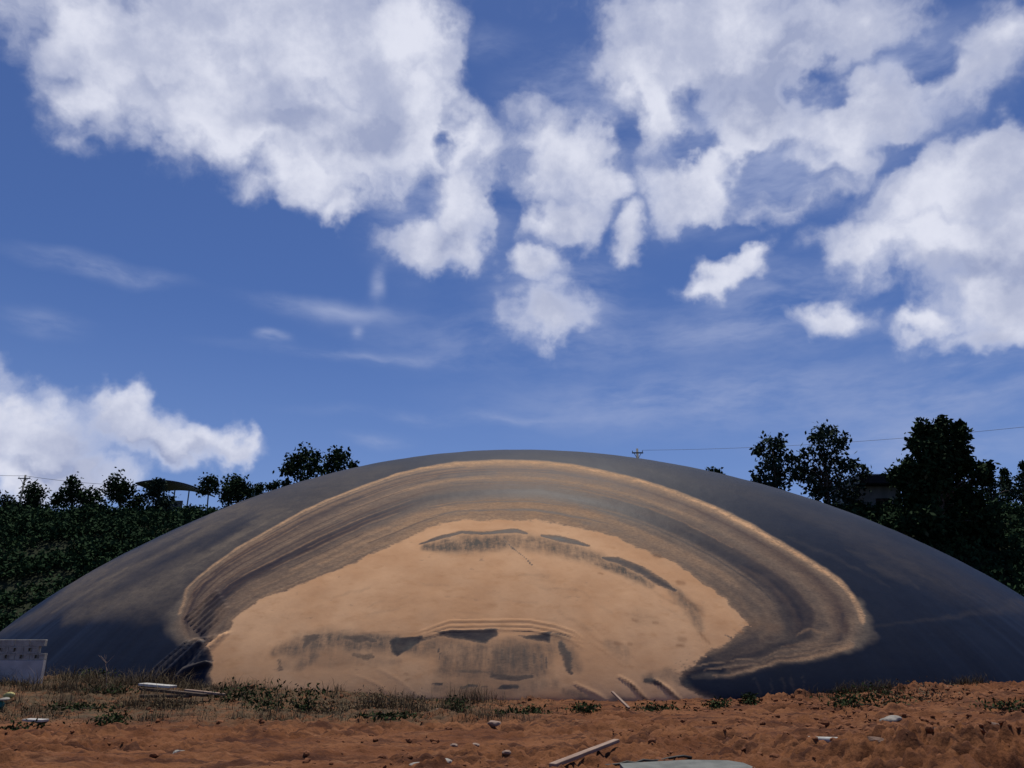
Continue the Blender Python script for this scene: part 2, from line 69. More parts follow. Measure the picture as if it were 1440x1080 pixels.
("p",[("F",0.32,0.95)],[(-10.16,1.64),(-10.5,1.68),(-10.83,1.76),(-11.15,1.97),(-11.33,2.24),(-11.46,2.53),(-11.53,2.81),(-11.58,3.1),(-11.65,3.41),(-11.47,3.84),(-11.17,4.21),(-10.84,4.57),(-10.48,4.92),(-10.09,5.25),(-9.68,5.59),(-9.27,5.93),(-8.86,6.28),(-8.42,6.62),(-7.95,6.95),(-7.45,7.25),(-6.93,7.56),(-6.41,7.86),(-5.85,8.15),(-5.29,8.46),(-4.68,8.69),(-4.06,8.91),(-3.39,9.03),(-2.71,9.15),(-2.02,9.21),(-1.33,9.24),(-0.63,9.29),(0.16,9.26),(0.94,9.24),(1.72,9.16),(2.48,9.01),(3.22,8.84),(3.94,8.62),(4.63,8.39),(5.31,8.14),(5.95,7.85),(6.58,7.57),(7.17,7.25),(7.74,6.92),(8.27,6.57),(8.76,6.2),(9.23,5.81),(9.67,5.43),(10.11,5.06),(10.55,4.7),(10.97,4.34),(11.38,3.99),(11.71,3.58),(11.85,3.09),(11.84,2.54),(11.65,1.97),(11.18,1.62),(10.63,1.43),(10.1,1.3),(9.59,1.21),(9.09,1.13),(8.6,1.08),(8.12,1.0),(7.64,0.89),(7.18,0.79),(6.72,0.71),(6.08,1.32),(6.24,1.39),(6.41,1.45),(6.58,1.52),(6.75,1.6),(6.9,1.71),(7.06,1.82),(7.22,1.93),(7.37,2.05),(7.5,2.19),(7.63,2.34),(7.46,2.62),(7.21,2.84),(7.0,3.1),(6.78,3.36),(6.52,3.59),(6.25,3.82),(5.98,4.07),(5.7,4.3),(5.36,4.46),(5.01,4.63),(4.68,4.81),(4.34,5.0),(3.98,5.17),(3.61,5.34),(3.24,5.49),(2.83,5.59),(2.43,5.69),(2.02,5.79),(1.6,5.85),(1.18,5.92),(0.76,5.99),(0.33,5.99),(-0.1,5.99),(-0.53,5.99),(-1.02,5.97),(-1.52,5.95),(-2.01,5.94),(-2.48,5.84),(-2.94,5.71),(-3.34,5.46),(-3.74,5.22),(-4.14,5.01),(-4.57,4.85),(-4.97,4.65),(-5.35,4.44),(-5.72,4.22),(-6.1,4.02),(-6.5,3.85),(-6.9,3.69),(-7.28,3.51),(-7.66,3.34),(-8.06,3.19),(-8.47,3.05),(-8.79,2.82),(-9.07,2.57),(-9.29,2.27),(-9.31,2.17),(-9.32,2.08),(-9.36,2.0),(-9.43,1.94),(-9.49,1.88),(-9.56,1.82),(-9.63,1.76),(-9.7,1.7)],0.25,1),
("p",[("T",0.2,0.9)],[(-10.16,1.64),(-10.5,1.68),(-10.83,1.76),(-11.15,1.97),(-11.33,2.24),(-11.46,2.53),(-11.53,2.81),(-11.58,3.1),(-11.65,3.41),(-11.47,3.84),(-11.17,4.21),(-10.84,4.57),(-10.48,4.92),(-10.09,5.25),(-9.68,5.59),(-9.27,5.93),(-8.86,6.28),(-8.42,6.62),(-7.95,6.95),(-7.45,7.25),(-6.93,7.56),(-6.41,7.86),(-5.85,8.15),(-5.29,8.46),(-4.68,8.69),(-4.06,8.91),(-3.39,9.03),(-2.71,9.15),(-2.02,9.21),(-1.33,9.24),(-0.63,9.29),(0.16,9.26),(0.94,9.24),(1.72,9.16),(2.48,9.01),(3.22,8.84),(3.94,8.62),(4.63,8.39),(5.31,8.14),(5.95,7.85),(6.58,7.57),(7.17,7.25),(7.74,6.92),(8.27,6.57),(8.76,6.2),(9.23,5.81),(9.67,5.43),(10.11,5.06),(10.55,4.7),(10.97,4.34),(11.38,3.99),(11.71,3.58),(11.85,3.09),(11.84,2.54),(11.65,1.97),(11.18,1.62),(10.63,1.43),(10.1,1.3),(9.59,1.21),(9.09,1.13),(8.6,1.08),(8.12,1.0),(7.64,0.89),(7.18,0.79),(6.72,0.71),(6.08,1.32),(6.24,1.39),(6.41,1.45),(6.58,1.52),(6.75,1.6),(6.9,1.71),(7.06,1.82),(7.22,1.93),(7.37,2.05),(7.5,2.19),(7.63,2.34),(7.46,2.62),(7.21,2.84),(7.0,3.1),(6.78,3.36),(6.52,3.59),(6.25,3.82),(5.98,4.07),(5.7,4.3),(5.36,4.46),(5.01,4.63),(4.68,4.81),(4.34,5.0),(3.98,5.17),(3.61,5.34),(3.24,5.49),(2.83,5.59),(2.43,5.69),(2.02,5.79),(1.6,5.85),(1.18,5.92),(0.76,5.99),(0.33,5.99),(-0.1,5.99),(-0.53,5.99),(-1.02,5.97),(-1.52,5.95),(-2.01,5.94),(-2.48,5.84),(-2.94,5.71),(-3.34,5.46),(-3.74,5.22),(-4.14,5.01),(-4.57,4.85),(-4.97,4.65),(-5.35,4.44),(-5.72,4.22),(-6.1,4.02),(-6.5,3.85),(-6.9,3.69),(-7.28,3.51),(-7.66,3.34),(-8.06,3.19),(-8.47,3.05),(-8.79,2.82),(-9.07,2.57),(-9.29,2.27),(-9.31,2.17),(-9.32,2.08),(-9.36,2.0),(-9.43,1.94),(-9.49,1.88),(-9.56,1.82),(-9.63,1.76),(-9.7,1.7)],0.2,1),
("s",[("F",0.501,0.8),("T",0.334,0.8),("R",0.051,0.6)],[(-10.14,1.64,0.02),(-10.77,1.76,0.033),(-11.23,2.22,0.062),(-11.41,2.78,0.082),(-11.51,3.34,0.098),(-11.03,4.13,0.108),(-10.34,4.83,0.119),(-10.34,4.83,0.02)],1.0,1.0),
("s",[("F",0.517,0.8),("T",0.581,0.8),("R",0.086,0.6)],[(-10.69,4.48,0.056),(-9.94,5.14,0.124),(-9.12,5.79,0.133),(-8.27,6.47,0.146),(-7.3,7.07,0.15),(-6.28,7.67,0.156),(-5.18,8.24,0.162),(-3.97,8.69,0.155),(-2.66,8.93,0.15),(-1.3,9.02,0.15),(-1.3,9.02,0.02)],1.0,1.0),
("s",[("F",0.608,0.8),("T",0.707,0.8),("R",0.086,0.6)],[(-1.98,8.98,0.075),(-0.63,9.06,0.15),(0.9,9.02,0.151),(2.39,8.8,0.15),(3.82,8.44,0.152),(5.15,7.98,0.16),(6.4,7.43,0.163),(7.54,6.81,0.174),(8.55,6.11,0.181),(9.45,5.36,0.184),(10.31,4.65,0.195),(10.31,4.65,0.02)],1.0,1.0),
("s",[("F",0.493,0.8),("T",0.348,0.8),("R",0.056,0.6)],[(9.88,5.0,0.094),(10.72,4.3,0.198),(11.44,3.56,0.209),(11.61,2.54,0.178),(10.99,1.65,0.111),(10.46,1.46,0.048)],1.0,1.0),
("s",[("F",0.551,0.8),("T",0.355,0.8),("R",0.046,0.6)],[(10.99,1.65,0.055),(9.96,1.33,0.091),(8.98,1.15,0.073),(8.04,1.03,0.053),(7.13,0.82,0.037),(6.69,0.74,0.02)],1.0,1.0),
("s",[("F",0.402,0.8),("T",0.271,0.8),("R",0.127,0.6)],[(-10.12,1.64,0.02),(-10.71,1.76,0.032),(-11.13,2.21,0.058),(-11.3,2.74,0.081),(-11.39,3.29,0.097),(-10.91,4.06,0.108),(-10.21,4.74,0.118),(-10.21,4.74,0.02)],1.0,1.0),
("s",[("F",0.327,0.8),("T",0.381,0.8),("R",0.489,0.6)],[(-10.57,4.41,0.052),(-9.81,5.04,0.123),(-8.99,5.68,0.129),(-8.14,6.33,0.142),(-7.19,6.92,0.146),(-6.17,7.5,0.149),(-5.09,8.05,0.156),(-3.9,8.5,0.147),(-2.62,8.74,0.142),(-1.28,8.82,0.142),(0.13,8.84,0.142),(1.6,8.76,0.144),(3.03,8.47,0.146),(3.03,8.47,0.02)],1.0,1.0),
("s",[("F",0.29,0.8),("T",0.326,0.8),("R",0.338,0.6)],[(2.32,8.63,0.072),(3.71,8.28,0.146),(5.02,7.84,0.153),(6.24,7.31,0.159),(7.36,6.71,0.167),(8.36,6.03,0.176),(8.36,6.03,0.02)],1.0,1.0),
("s",[("F",0.337,0.8),("T",0.235,0.8),("R",0.164,0.6)],[(7.87,6.38,0.088),(8.81,5.67,0.18),(9.68,4.95,0.186),(10.5,4.26,0.197),(11.22,3.53,0.211),(11.4,2.55,0.177),(10.82,1.68,0.106),(9.82,1.36,0.09),(9.34,1.26,0.041)],1.0,1.0),
("s",[("F",0.301,0.8),("T",0.178,0.8),("R",0.461,0.6)],[(9.82,1.36,0.047),(8.88,1.18,0.073),(7.97,1.05,0.053),(7.09,0.85,0.037),(6.66,0.77,0.02)],1.0,1.0),
("s",[("F",0.098,0.8),("T",0.051,0.8),("R",0.263,0.6)],[(-10.1,1.65,0.02),(-10.65,1.77,0.032),(-11.05,2.19,0.062),(-11.19,2.7,0.081),(-11.27,3.23,0.1),(-10.79,4.0,0.104),(-10.08,4.65,0.114),(-9.28,5.25,0.123),(-8.45,5.88,0.133),(-7.55,6.49,0.14),(-6.57,7.06,0.141),(-5.53,7.59,0.148),(-4.42,8.1,0.145),(-4.42,8.1,0.02)],1.0,1.0),
("s",[("F",0.124,0.8),("T",0.139,0.8),("R",0.54,0.6)],[(-5.0,7.87,0.075),(-3.84,8.32,0.14),(-2.57,8.56,0.136),(-1.27,8.64,0.136),(0.11,8.66,0.136),(1.55,8.58,0.138),(2.94,8.3,0.14),(4.26,7.93,0.146),(5.5,7.45,0.15),(6.65,6.9,0.158),(7.69,6.29,0.167),(7.69,6.29,0.02)],1.0,1.0),
("s",[("F",0.146,0.8),("T",0.089,0.8),("R",0.472,0.6)],[(7.19,6.61,0.082),(8.17,5.95,0.172),(9.05,5.25,0.176),(9.88,4.56,0.19),(10.68,3.89,0.2),(11.15,3.05,0.201),(11.06,2.03,0.167),(11.06,2.03,0.02)],1.0,1.0),
("s",[("F",0.115,0.8),("T",0.048,0.8),("R",0.061,0.6)],[(11.19,2.55,0.074),(10.64,1.7,0.106),(9.69,1.39,0.091),(8.78,1.21,0.073),(7.9,1.08,0.053),(7.04,0.88,0.038),(6.63,0.8,0.02)],1.0,1.0),
("s",[("F",0.086,0.8),("T",0.035,0.8),("R",0.396,0.6)],[(-10.08,1.65,0.02),(-10.59,1.77,0.032),(-10.96,2.18,0.062),(-11.08,2.67,0.081),(-11.16,3.18,0.096),(-10.67,3.93,0.104),(-10.33,4.26,0.052)],1.0,1.0),
("s",[("F",0.139,0.8),("T",0.18,0.8),("R",0.213,0.6)],[(-10.67,3.93,0.051),(-9.96,4.56,0.11),(-9.16,5.15,0.122),(-8.32,5.75,0.129),(-7.43,6.35,0.136),(-6.47,6.9,0.139),(-5.44,7.43,0.141),(-4.35,7.93,0.138),(-3.16,8.27,0.131),(-1.89,8.44,0.132),(-0.61,8.5,0.132),(0.1,8.48,0.066)],1.0,1.0),
("s",[("F",0.277,0.8),("T",0.322,0.8),("R",0.38,0.6)],[(-0.61,8.5,0.064),(0.8,8.47,0.131),(2.18,8.29,0.134),(3.51,7.98,0.139),(4.76,7.57,0.143),(5.94,7.08,0.149),(7.02,6.51,0.161),(7.51,6.2,0.08)],1.0,1.0),
("s",[("F",0.249,0.8),("T",0.186,0.8),("R",0.288,0.6)],[(7.02,6.51,0.081),(7.98,5.87,0.168),(8.86,5.19,0.175),(9.68,4.52,0.186),(10.45,3.86,0.199),(10.93,3.04,0.196),(10.88,2.04,0.139),(10.01,1.54,0.094),(10.01,1.54,0.02)],1.0,1.0),
("s",[("F",0.248,0.8),("T",0.158,0.8),("R",0.173,0.6)],[(10.48,1.73,0.054),(9.56,1.41,0.09),(8.68,1.23,0.073),(7.83,1.1,0.053),(7.0,0.9,0.037),(6.6,0.82,0.02)],1.0,1.0),
("s",[("F",0.349,0.8),("T",0.205,0.8),("R",0.136,0.6)],[(-10.06,1.65,0.02),(-10.54,1.77,0.032),(-10.87,2.17,0.062),(-10.98,2.64,0.081),(-11.04,3.12,0.093),(-10.55,3.86,0.104),(-10.55,3.86,0.02)],1.0,1.0),
("s",[("F",0.313,0.8),("T",0.336,0.8),("R",0.178,0.6)],[(-10.85,3.52,0.048),(-10.22,4.18,0.103),(-9.44,4.76,0.114),(-8.62,5.34,0.123),(-7.77,5.92,0.13),(-6.85,6.48,0.131),(-5.87,7.03,0.132),(-4.83,7.54,0.139),(-3.72,7.99,0.128),(-2.5,8.22,0.124),(-1.23,8.3,0.126),(0.09,8.31,0.126),(0.09,8.31,0.02)],1.0,1.0),
("s",[("F",0.327,0.8),("T",0.315,0.8),("R",0.299,0.6)],[(-0.6,8.33,0.063),(0.77,8.3,0.127),(2.12,8.14,0.13),(3.41,7.83,0.133),(4.64,7.44,0.14),(5.79,6.97,0.148),(6.85,6.42,0.157),(7.8,5.79,0.166),(8.67,5.14,0.171),(9.47,4.48,0.182),(10.23,3.83,0.198),(10.72,3.03,0.196),(10.69,2.06,0.167),(10.69,2.06,0.02)],1.0,1.0),
("s",[("F",0.364,0.8),("T",0.209,0.8),("R",0.28,0.6)],[(10.78,2.56,0.071),(10.31,1.75,0.106),(9.43,1.44,0.09),(8.58,1.26,0.072),(7.76,1.12,0.053),(6.96,0.93,0.037),(6.57,0.85,0.02)],1.0,1.0),
("s",[("F",0.458,0.8),("T",0.296,0.8),("R",0.0,0.6)],[(-10.04,1.66,0.02),(-10.48,1.78,0.034),(-10.78,2.15,0.066),(-10.88,2.6,0.081),(-10.93,3.07,0.092),(-10.44,3.8,0.099),(-9.73,4.4,0.105),(-8.92,4.95,0.114),(-8.09,5.52,0.124),(-7.21,6.07,0.131),(-6.27,6.61,0.129),(-5.26,7.11,0.134),(-4.21,7.6,0.129),(-4.21,7.6,0.02)],1.0,1.0),
("s",[("F",0.603,0.8),("T",0.684,0.8),("R",0.192,0.6)],[(-4.75,7.38,0.066),(-3.66,7.83,0.127),(-2.46,8.06,0.123),(-1.22,8.13,0.123),(0.07,8.15,0.121),(1.4,8.09,0.125),(2.69,7.85,0.127),(3.93,7.51,0.133),(5.09,7.09,0.139),(6.17,6.59,0.149),(7.16,6.03,0.16),(7.16,6.03,0.02)],1.0,1.0),
("s",[("F",0.511,0.8),("T",0.317,0.8),("R",0.029,0.6)],[(6.69,6.33,0.077),(7.62,5.72,0.162),(8.48,5.09,0.169),(9.26,4.43,0.181),(10.02,3.8,0.193),(10.5,3.01,0.195),(10.51,2.08,0.139),(9.72,1.6,0.095),(8.89,1.37,0.081),(8.89,1.37,0.02)],1.0,1.0),
("s",[("F",0.398,0.8),("T",0.179,0.8),("R",0.0,0.6)],[(9.29,1.47,0.046),(8.48,1.29,0.072),(7.69,1.15,0.052),(6.92,0.96,0.037),(6.54,0.88,0.02)],1.0,1.0),
("s",[("F",0.352,0.8),("T",0.168,0.8),("R",0.101,0.6)],[(-10.01,1.66,0.02),(-10.42,1.78,0.034),(-10.69,2.14,0.062),(-10.77,2.57,0.08),(-10.82,3.02,0.095),(-10.33,3.73,0.098),(-9.61,4.31,0.104),(-8.8,4.85,0.113),(-7.97,5.4,0.12),(-7.1,5.94,0.127),(-6.17,6.47,0.126),(-6.17,6.47,0.02)],1.0,1.0),
("s",[("F",0.295,0.8),("T",0.283,0.8),("R",0.213,0.6)],[(-6.64,6.21,0.064),(-5.69,6.73,0.127),(-4.67,7.22,0.129),(-3.61,7.67,0.124),(-2.43,7.91,0.118),(-1.2,7.97,0.117),(0.06,7.99,0.12),(1.36,7.93,0.119),(2.61,7.7,0.126),(3.82,7.38,0.131),(4.96,6.98,0.135),(4.96,6.98,0.02)],1.0,1.0),
("s",[("F",0.38,0.8),("T",0.186,0.8),("R",0.075,0.6)],[(4.4,7.19,0.065),(5.51,6.76,0.14),(6.52,6.23,0.15),(7.44,5.64,0.159),(8.29,5.03,0.165),(9.06,4.39,0.179),(9.8,3.77,0.192),(10.28,3.0,0.194),(10.32,2.09,0.139),(9.57,1.63,0.095),(8.77,1.4,0.082),(8.0,1.24,0.061),(7.25,1.07,0.045),(6.51,0.9,0.03),(6.51,0.9,0.02)],1.0,1.0),
("s",[("F",0.368,0.8),("T",0.192,0.8),("R",0.311,0.6)],[(-9.99,1.66,0.02),(-10.36,1.78,0.034),(-10.61,2.13,0.062),(-10.67,2.53,0.08),(-10.71,2.96,0.091),(-10.21,3.67,0.098),(-9.49,4.23,0.104),(-9.49,4.23,0.02)],1.0,1.0),
("s",[("F",0.353,0.8),("T",0.248,0.8),("R",0.357,0.6)],[(-9.88,3.97,0.047),(-9.09,4.49,0.108),(-8.28,5.02,0.112),(-7.43,5.55,0.124),(-6.54,6.08,0.123),(-5.6,6.59,0.124),(-4.6,7.06,0.126),(-3.55,7.52,0.12),(-2.39,7.76,0.116),(-1.19,7.82,0.114),(0.05,7.84,0.116),(1.31,7.79,0.118),(1.31,7.79,0.02)],1.0,1.0),
("s",[("F",0.316,0.8),("T",0.201,0.8),("R",0.3,0.6)],[(0.68,7.83,0.058),(1.93,7.69,0.118),(3.13,7.42,0.125),(4.28,7.07,0.131),(5.37,6.65,0.139),(6.37,6.14,0.149),(7.27,5.57,0.157),(8.11,4.98,0.162),(8.87,4.35,0.176),(9.59,3.74,0.189),(9.59,3.74,0.02)],1.0,1.0),
("s",[("F",0.373,0.8),("T",0.194,0.8),("R",0.189,0.6)],[(9.23,4.04,0.089),(9.87,3.39,0.194),(10.17,2.57,0.172),(9.81,1.83,0.11),(9.04,1.53,0.089),(8.28,1.34,0.072),(7.56,1.19,0.052),(6.84,1.01,0.037),(6.48,0.93,0.02)],1.0,1.0),
("s",[("F",0.327,0.8),("T",0.193,0.8),("R",0.0,0.6)],[(-9.97,1.66,0.02),(-10.3,1.78,0.037),(-10.52,2.11,0.066),(-10.57,2.5,0.077),(-10.6,2.91,0.091),(-10.4,3.29,0.048)],1.0,1.0),
("s",[("F",0.235,0.8),("T",0.131,0.8),("R",0.185,0.6)],[(-10.6,2.91,0.047),(-10.11,3.6,0.097),(-9.38,4.15,0.1),(-8.57,4.66,0.109),(-7.75,5.17,0.116),(-6.89,5.69,0.12),(-5.99,6.2,0.121),(-5.02,6.66,0.123),(-4.53,6.92,0.06)],1.0,1.0),
("s",[("F",0.209,0.8),("T",0.132,0.8),("R",0.37,0.6)],[(-5.02,6.66,0.063),(-4.02,7.14,0.119),(-2.94,7.5,0.112),(-1.77,7.64,0.113),(-0.58,7.7,0.113),(0.65,7.68,0.114),(1.87,7.54,0.117),(3.05,7.29,0.121),(4.17,6.95,0.128),(4.17,6.95,0.02)],1.0,1.0),
("s",[("F",0.078,0.8),("T",0.001,0.8),("R",0.19,0.6)],[(3.62,7.13,0.062),(4.71,6.76,0.131),(5.72,6.3,0.14),(6.66,5.78,0.152),(7.51,5.21,0.16),(8.3,4.62,0.166),(9.03,4.01,0.18),(9.66,3.37,0.19),(9.98,2.57,0.171),(9.64,1.86,0.11),(8.9,1.56,0.088),(8.54,1.46,0.04)],1.0,1.0),
("s",[("F",0.225,0.8),("T",0.111,0.8),("R",0.306,0.6)],[(8.9,1.56,0.046),(8.19,1.36,0.072),(7.49,1.22,0.052),(6.79,1.04,0.037),(6.45,0.96,0.02)],1.0,1.0),
("s",[("F",0.09,0.8),("T",0.026,0.8),("R",0.212,0.6)],[(-9.95,1.67,0.02),(-10.24,1.79,0.034),(-10.43,2.1,0.062),(-10.47,2.47,0.08),(-10.5,2.86,0.091),(-10.0,3.54,0.094),(-9.27,4.07,0.099),(-8.47,4.56,0.105),(-7.64,5.06,0.112),(-6.79,5.56,0.117),(-5.9,6.07,0.12),(-4.94,6.52,0.122),(-3.96,7.0,0.116),(-3.96,7.0,0.02)],1.0,1.0),
("s",[("F",0.207,0.8),("T",0.128,0.8),("R",0.176,0.6)],[(-4.46,6.77,0.062),(-3.45,7.23,0.114),(-2.33,7.46,0.11),(-1.16,7.52,0.11),(0.03,7.54,0.11),(1.22,7.5,0.112),(2.39,7.29,0.118),(3.52,7.01,0.123),(4.06,6.84,0.061)],1.0,1.0),
("s",[("F",0.095,0.8),("T",0.03,0.8),("R",0.081,0.6)],[(3.52,7.01,0.06),(4.59,6.66,0.13),(5.58,6.21,0.139),(6.5,5.7,0.149),(7.34,5.15,0.156),(8.11,4.58,0.165),(8.82,3.98,0.176),(9.45,3.35,0.189),(9.77,2.57,0.171),(9.48,1.88,0.11),(8.78,1.58,0.089),(8.09,1.39,0.071),(8.09,1.39,0.02)],1.0,1.0),
("s",[("F",0.019,0.8),("T",0.0,0.8),("R",0.179,0.6)],[(8.43,1.48,0.041),(7.76,1.31,0.061),(7.08,1.14,0.045),(6.43,0.99,0.031),(6.43,0.99,0.02)],1.0,1.0),
("s",[("F",0.0,0.8),("T",0.0,0.8),("R",0.243,0.6)],[(-9.93,1.67,0.02),(-10.18,1.79,0.037),(-10.35,2.09,0.062),(-10.37,2.43,0.076),(-10.39,2.81,0.087),(-9.89,3.48,0.093),(-9.16,4.0,0.099),(-8.36,4.47,0.105),(-8.36,4.47,0.02)],1.0,1.0),
("s",[("F",0.0,0.8),("T",0.0,0.8),("R",0.258,0.6)],[(-8.76,4.22,0.052),(-7.96,4.72,0.106),(-7.11,5.19,0.116),(-6.26,5.69,0.117),(-5.35,6.18,0.116),(-4.87,6.39,0.059)],1.0,1.0),
("s",[("F",0.0,0.8),("T",0.0,0.8),("R",0.32,0.6)],[(-5.35,6.18,0.057),(-4.39,6.63,0.118),(-3.4,7.09,0.111),(-2.3,7.32,0.107),(-1.15,7.38,0.107),(0.01,7.4,0.107),(1.18,7.36,0.109),(2.32,7.16,0.113),(3.42,6.89,0.12),(4.46,6.55,0.127),(5.44,6.12,0.136),(6.34,5.62,0.147),(6.76,5.36,0.073)],1.0,1.0),
("s",[("F",0.004,0.8),("T",0.0,0.8),("R",0.083,0.6)],[(6.34,5.62,0.074),(7.17,5.09,0.155),(7.93,4.53,0.161),(8.62,3.94,0.175),(9.23,3.33,0.185),(9.58,2.58,0.171),(9.31,1.91,0.114),(8.65,1.61,0.089),(7.99,1.42,0.071),(7.35,1.26,0.052),(6.71,1.09,0.037),(6.4,1.01,0.02)],1.0,1.0),
("s",[("F",0.07,0.8),("T",0.037,0.8),("R",0.125,0.6)],[(-9.91,1.67,0.02),(-10.12,1.79,0.037),(-10.26,2.07,0.066),(-10.27,2.4,0.08),(-10.28,2.76,0.09),(-9.79,3.42,0.093),(-9.05,3.92,0.098),(-8.25,4.38,0.101),(-7.44,4.85,0.11),(-7.44,4.85,0.02)],1.0,1.0),
("s",[("F",0.027,0.8),("T",0.0,0.8),("R",0.302,0.6)],[(-7.85,4.62,0.053),(-7.01,5.08,0.112),(-6.17,5.57,0.114),(-5.27,6.05,0.113),(-4.32,6.49,0.115),(-3.36,6.95,0.11),(-2.27,7.19,0.106),(-1.13,7.24,0.106),(0.0,7.26,0.106),(1.14,7.22,0.108),(2.25,7.03,0.112),(2.79,6.92,0.057)],1.0,1.0),
("s",[("F",0.0,0.8),("T",0.0,0.8),("R",0.111,0.6)],[(2.25,7.03,0.056),(3.32,6.77,0.117),(4.35,6.45,0.124),(5.3,6.02,0.135),(6.18,5.54,0.144),(6.99,5.03,0.151),(7.74,4.49,0.16),(8.43,3.91,0.174),(8.43,3.91,0.02)],1.0,1.0),
("s",[("F",0.14,0.8),("T",0.094,0.8),("R",0.225,0.6)],[(8.09,4.19,0.084),(8.76,3.63,0.181),(9.23,2.95,0.183),(9.41,2.18,0.145),(8.83,1.77,0.096),(8.2,1.54,0.08),(7.58,1.36,0.061),(6.97,1.2,0.045),(6.37,1.04,0.031),(6.37,1.04,0.02)],1.0,1.0),
("s",[("F",0.052,0.8),("T",0.025,0.8),("R",0.077,0.6)],[(-9.89,1.68,0.02),(-10.07,1.79,0.041),(-10.18,2.06,0.066),(-10.17,2.37,0.076),(-10.18,2.71,0.086),(-9.68,3.35,0.09),(-9.34,3.63,0.046)],1.0,1.0),
("s",[("F",0.147,0.8),("T",0.114,0.8),("R",0.073,0.6)],[(-9.68,3.35,0.045),(-8.95,3.84,0.097),(-8.15,4.29,0.103),(-7.34,4.74,0.107),(-6.5,5.2,0.112),(-5.64,5.69,0.112),(-4.72,6.12,0.112),(-4.72,6.12,0.02)],1.0,1.0),
("s",[("F",0.145,0.8),("T",0.139,0.8),("R",0.08,0.6)],[(-5.2,5.92,0.056),(-4.26,6.35,0.114),(-3.31,6.82,0.105),(-2.24,7.05,0.103),(-1.12,7.1,0.103),(-0.01,7.12,0.103),(1.1,7.09,0.107),(2.18,6.91,0.109),(3.22,6.65,0.114),(4.23,6.34,0.12),(4.7,6.15,0.063)],1.0,1.0),
("s",[("F",0.051,0.8),("T",0.03,0.8),("R",0.092,0.6)],[(4.23,6.34,0.059),(5.16,5.93,0.132),(6.02,5.47,0.141),(6.82,4.97,0.15),(7.56,4.44,0.159),(8.22,3.88,0.171),(8.82,3.28,0.182),(9.19,2.58,0.17),(8.98,1.96,0.125),(8.69,1.8,0.048)],1.0,1.0),
("s",[("F",0.314,0.8),("T",0.232,0.8),("R",0.081,0.6)],[(8.98,1.96,0.053),(8.38,1.67,0.089),(7.79,1.47,0.071),(7.21,1.31,0.052),(6.63,1.14,0.037),(6.34,1.07,0.02)],1.0,1.0),
("s",[("F",0.199,0.8),("T",0.123,0.8),("R",0.0,0.6)],[(-9.87,1.68,0.02),(-10.01,1.8,0.041),(-10.09,2.05,0.066),(-10.08,2.34,0.076),(-10.08,2.66,0.086),(-9.58,3.29,0.09),(-9.58,3.29,0.02)],1.0,1.0),
("s",[("F",0.232,0.8),("T",0.258,0.8),("R",0.018,0.6)],[(-9.87,3.0,0.043),(-9.24,3.56,0.091),(-8.44,3.97,0.098),(-7.65,4.42,0.101),(-6.82,4.85,0.11),(-5.99,5.33,0.11),(-5.12,5.79,0.111),(-4.2,6.21,0.113),(-3.27,6.69,0.104),(-2.21,6.92,0.102),(-1.11,6.97,0.102),(-0.56,6.99,0.05)],1.0,1.0),
("s",[("F",0.315,0.8),("T",0.338,0.8),("R",0.0,0.6)],[(-1.11,6.97,0.05),(-0.02,6.98,0.101),(1.06,6.96,0.104),(2.11,6.78,0.108),(3.13,6.54,0.113),(4.11,6.24,0.119),(5.02,5.84,0.128),(5.87,5.39,0.139),(6.65,4.91,0.147),(7.38,4.4,0.159),(8.03,3.84,0.169),(8.35,3.57,0.089)],1.0,1.0),
("s",[("F",0.211,0.8),("T",0.129,0.8),("R",0.0,0.6)],[(8.03,3.84,0.086),(8.6,3.26,0.181),(8.99,2.59,0.169),(8.81,1.98,0.115),(8.26,1.7,0.088),(7.69,1.49,0.07),(7.14,1.33,0.052),(6.58,1.17,0.037),(6.31,1.1,0.02)],1.0,1.0),
("s",[("F",0.407,0.8),("T",0.294,0.8),("R",0.21,0.6)],[(-9.85,1.68,0.02),(-9.95,1.8,0.045),(-10.0,2.03,0.066),(-9.98,2.3,0.079),(-9.98,2.61,0.085),(-9.47,3.23,0.091),(-8.74,3.69,0.093),(-7.95,4.11,0.099),(-7.14,4.54,0.103),(-6.72,4.74,0.053)],1.0,1.0),
("s",[("F",0.269,0.8),("T",0.475,0.8),("R",0.22,0.6)],[(-7.14,4.54,0.053),(-6.31,4.97,0.11),(-5.48,5.45,0.108),(-4.58,5.85,0.108),(-3.68,6.32,0.104),(-2.71,6.69,0.099),(-1.64,6.81,0.099),(-0.56,6.86,0.1),(0.5,6.85,0.101),(1.54,6.75,0.103),(2.55,6.56,0.109),(3.52,6.29,0.115),(3.52,6.29,0.02)],1.0,1.0),
("s",[("F",0.338,0.8),("T",0.302,0.8),("R",0.0,0.6)],[(3.04,6.43,0.055),(4.0,6.14,0.117),(4.88,5.76,0.127),(5.71,5.32,0.138),(6.49,4.85,0.146),(7.2,4.35,0.155),(7.83,3.81,0.169),(8.4,3.24,0.178),(8.79,2.59,0.169),(8.65,2.01,0.139),(8.65,2.01,0.02)],1.0,1.0),
("s",[("F",0.302,0.8),("T",0.18,0.8),("R",0.085,0.6)],[(8.87,2.22,0.056),(8.39,1.85,0.097),(7.86,1.62,0.078),(7.33,1.43,0.06),(6.8,1.27,0.045),(6.28,1.13,0.031),(6.28,1.13,0.02)],1.0,1.0),
("s",[("F",0.499,0.8),("T",0.355,0.8),("R",0.158,0.6)],[(-9.83,1.69,0.02),(-9.9,1.8,0.046),(-9.92,2.02,0.066),(-9.88,2.27,0.079),(-9.87,2.56,0.085),(-9.37,3.17,0.088),(-8.64,3.62,0.093),(-7.85,4.02,0.096),(-7.45,4.23,0.051)],1.0,1.0),
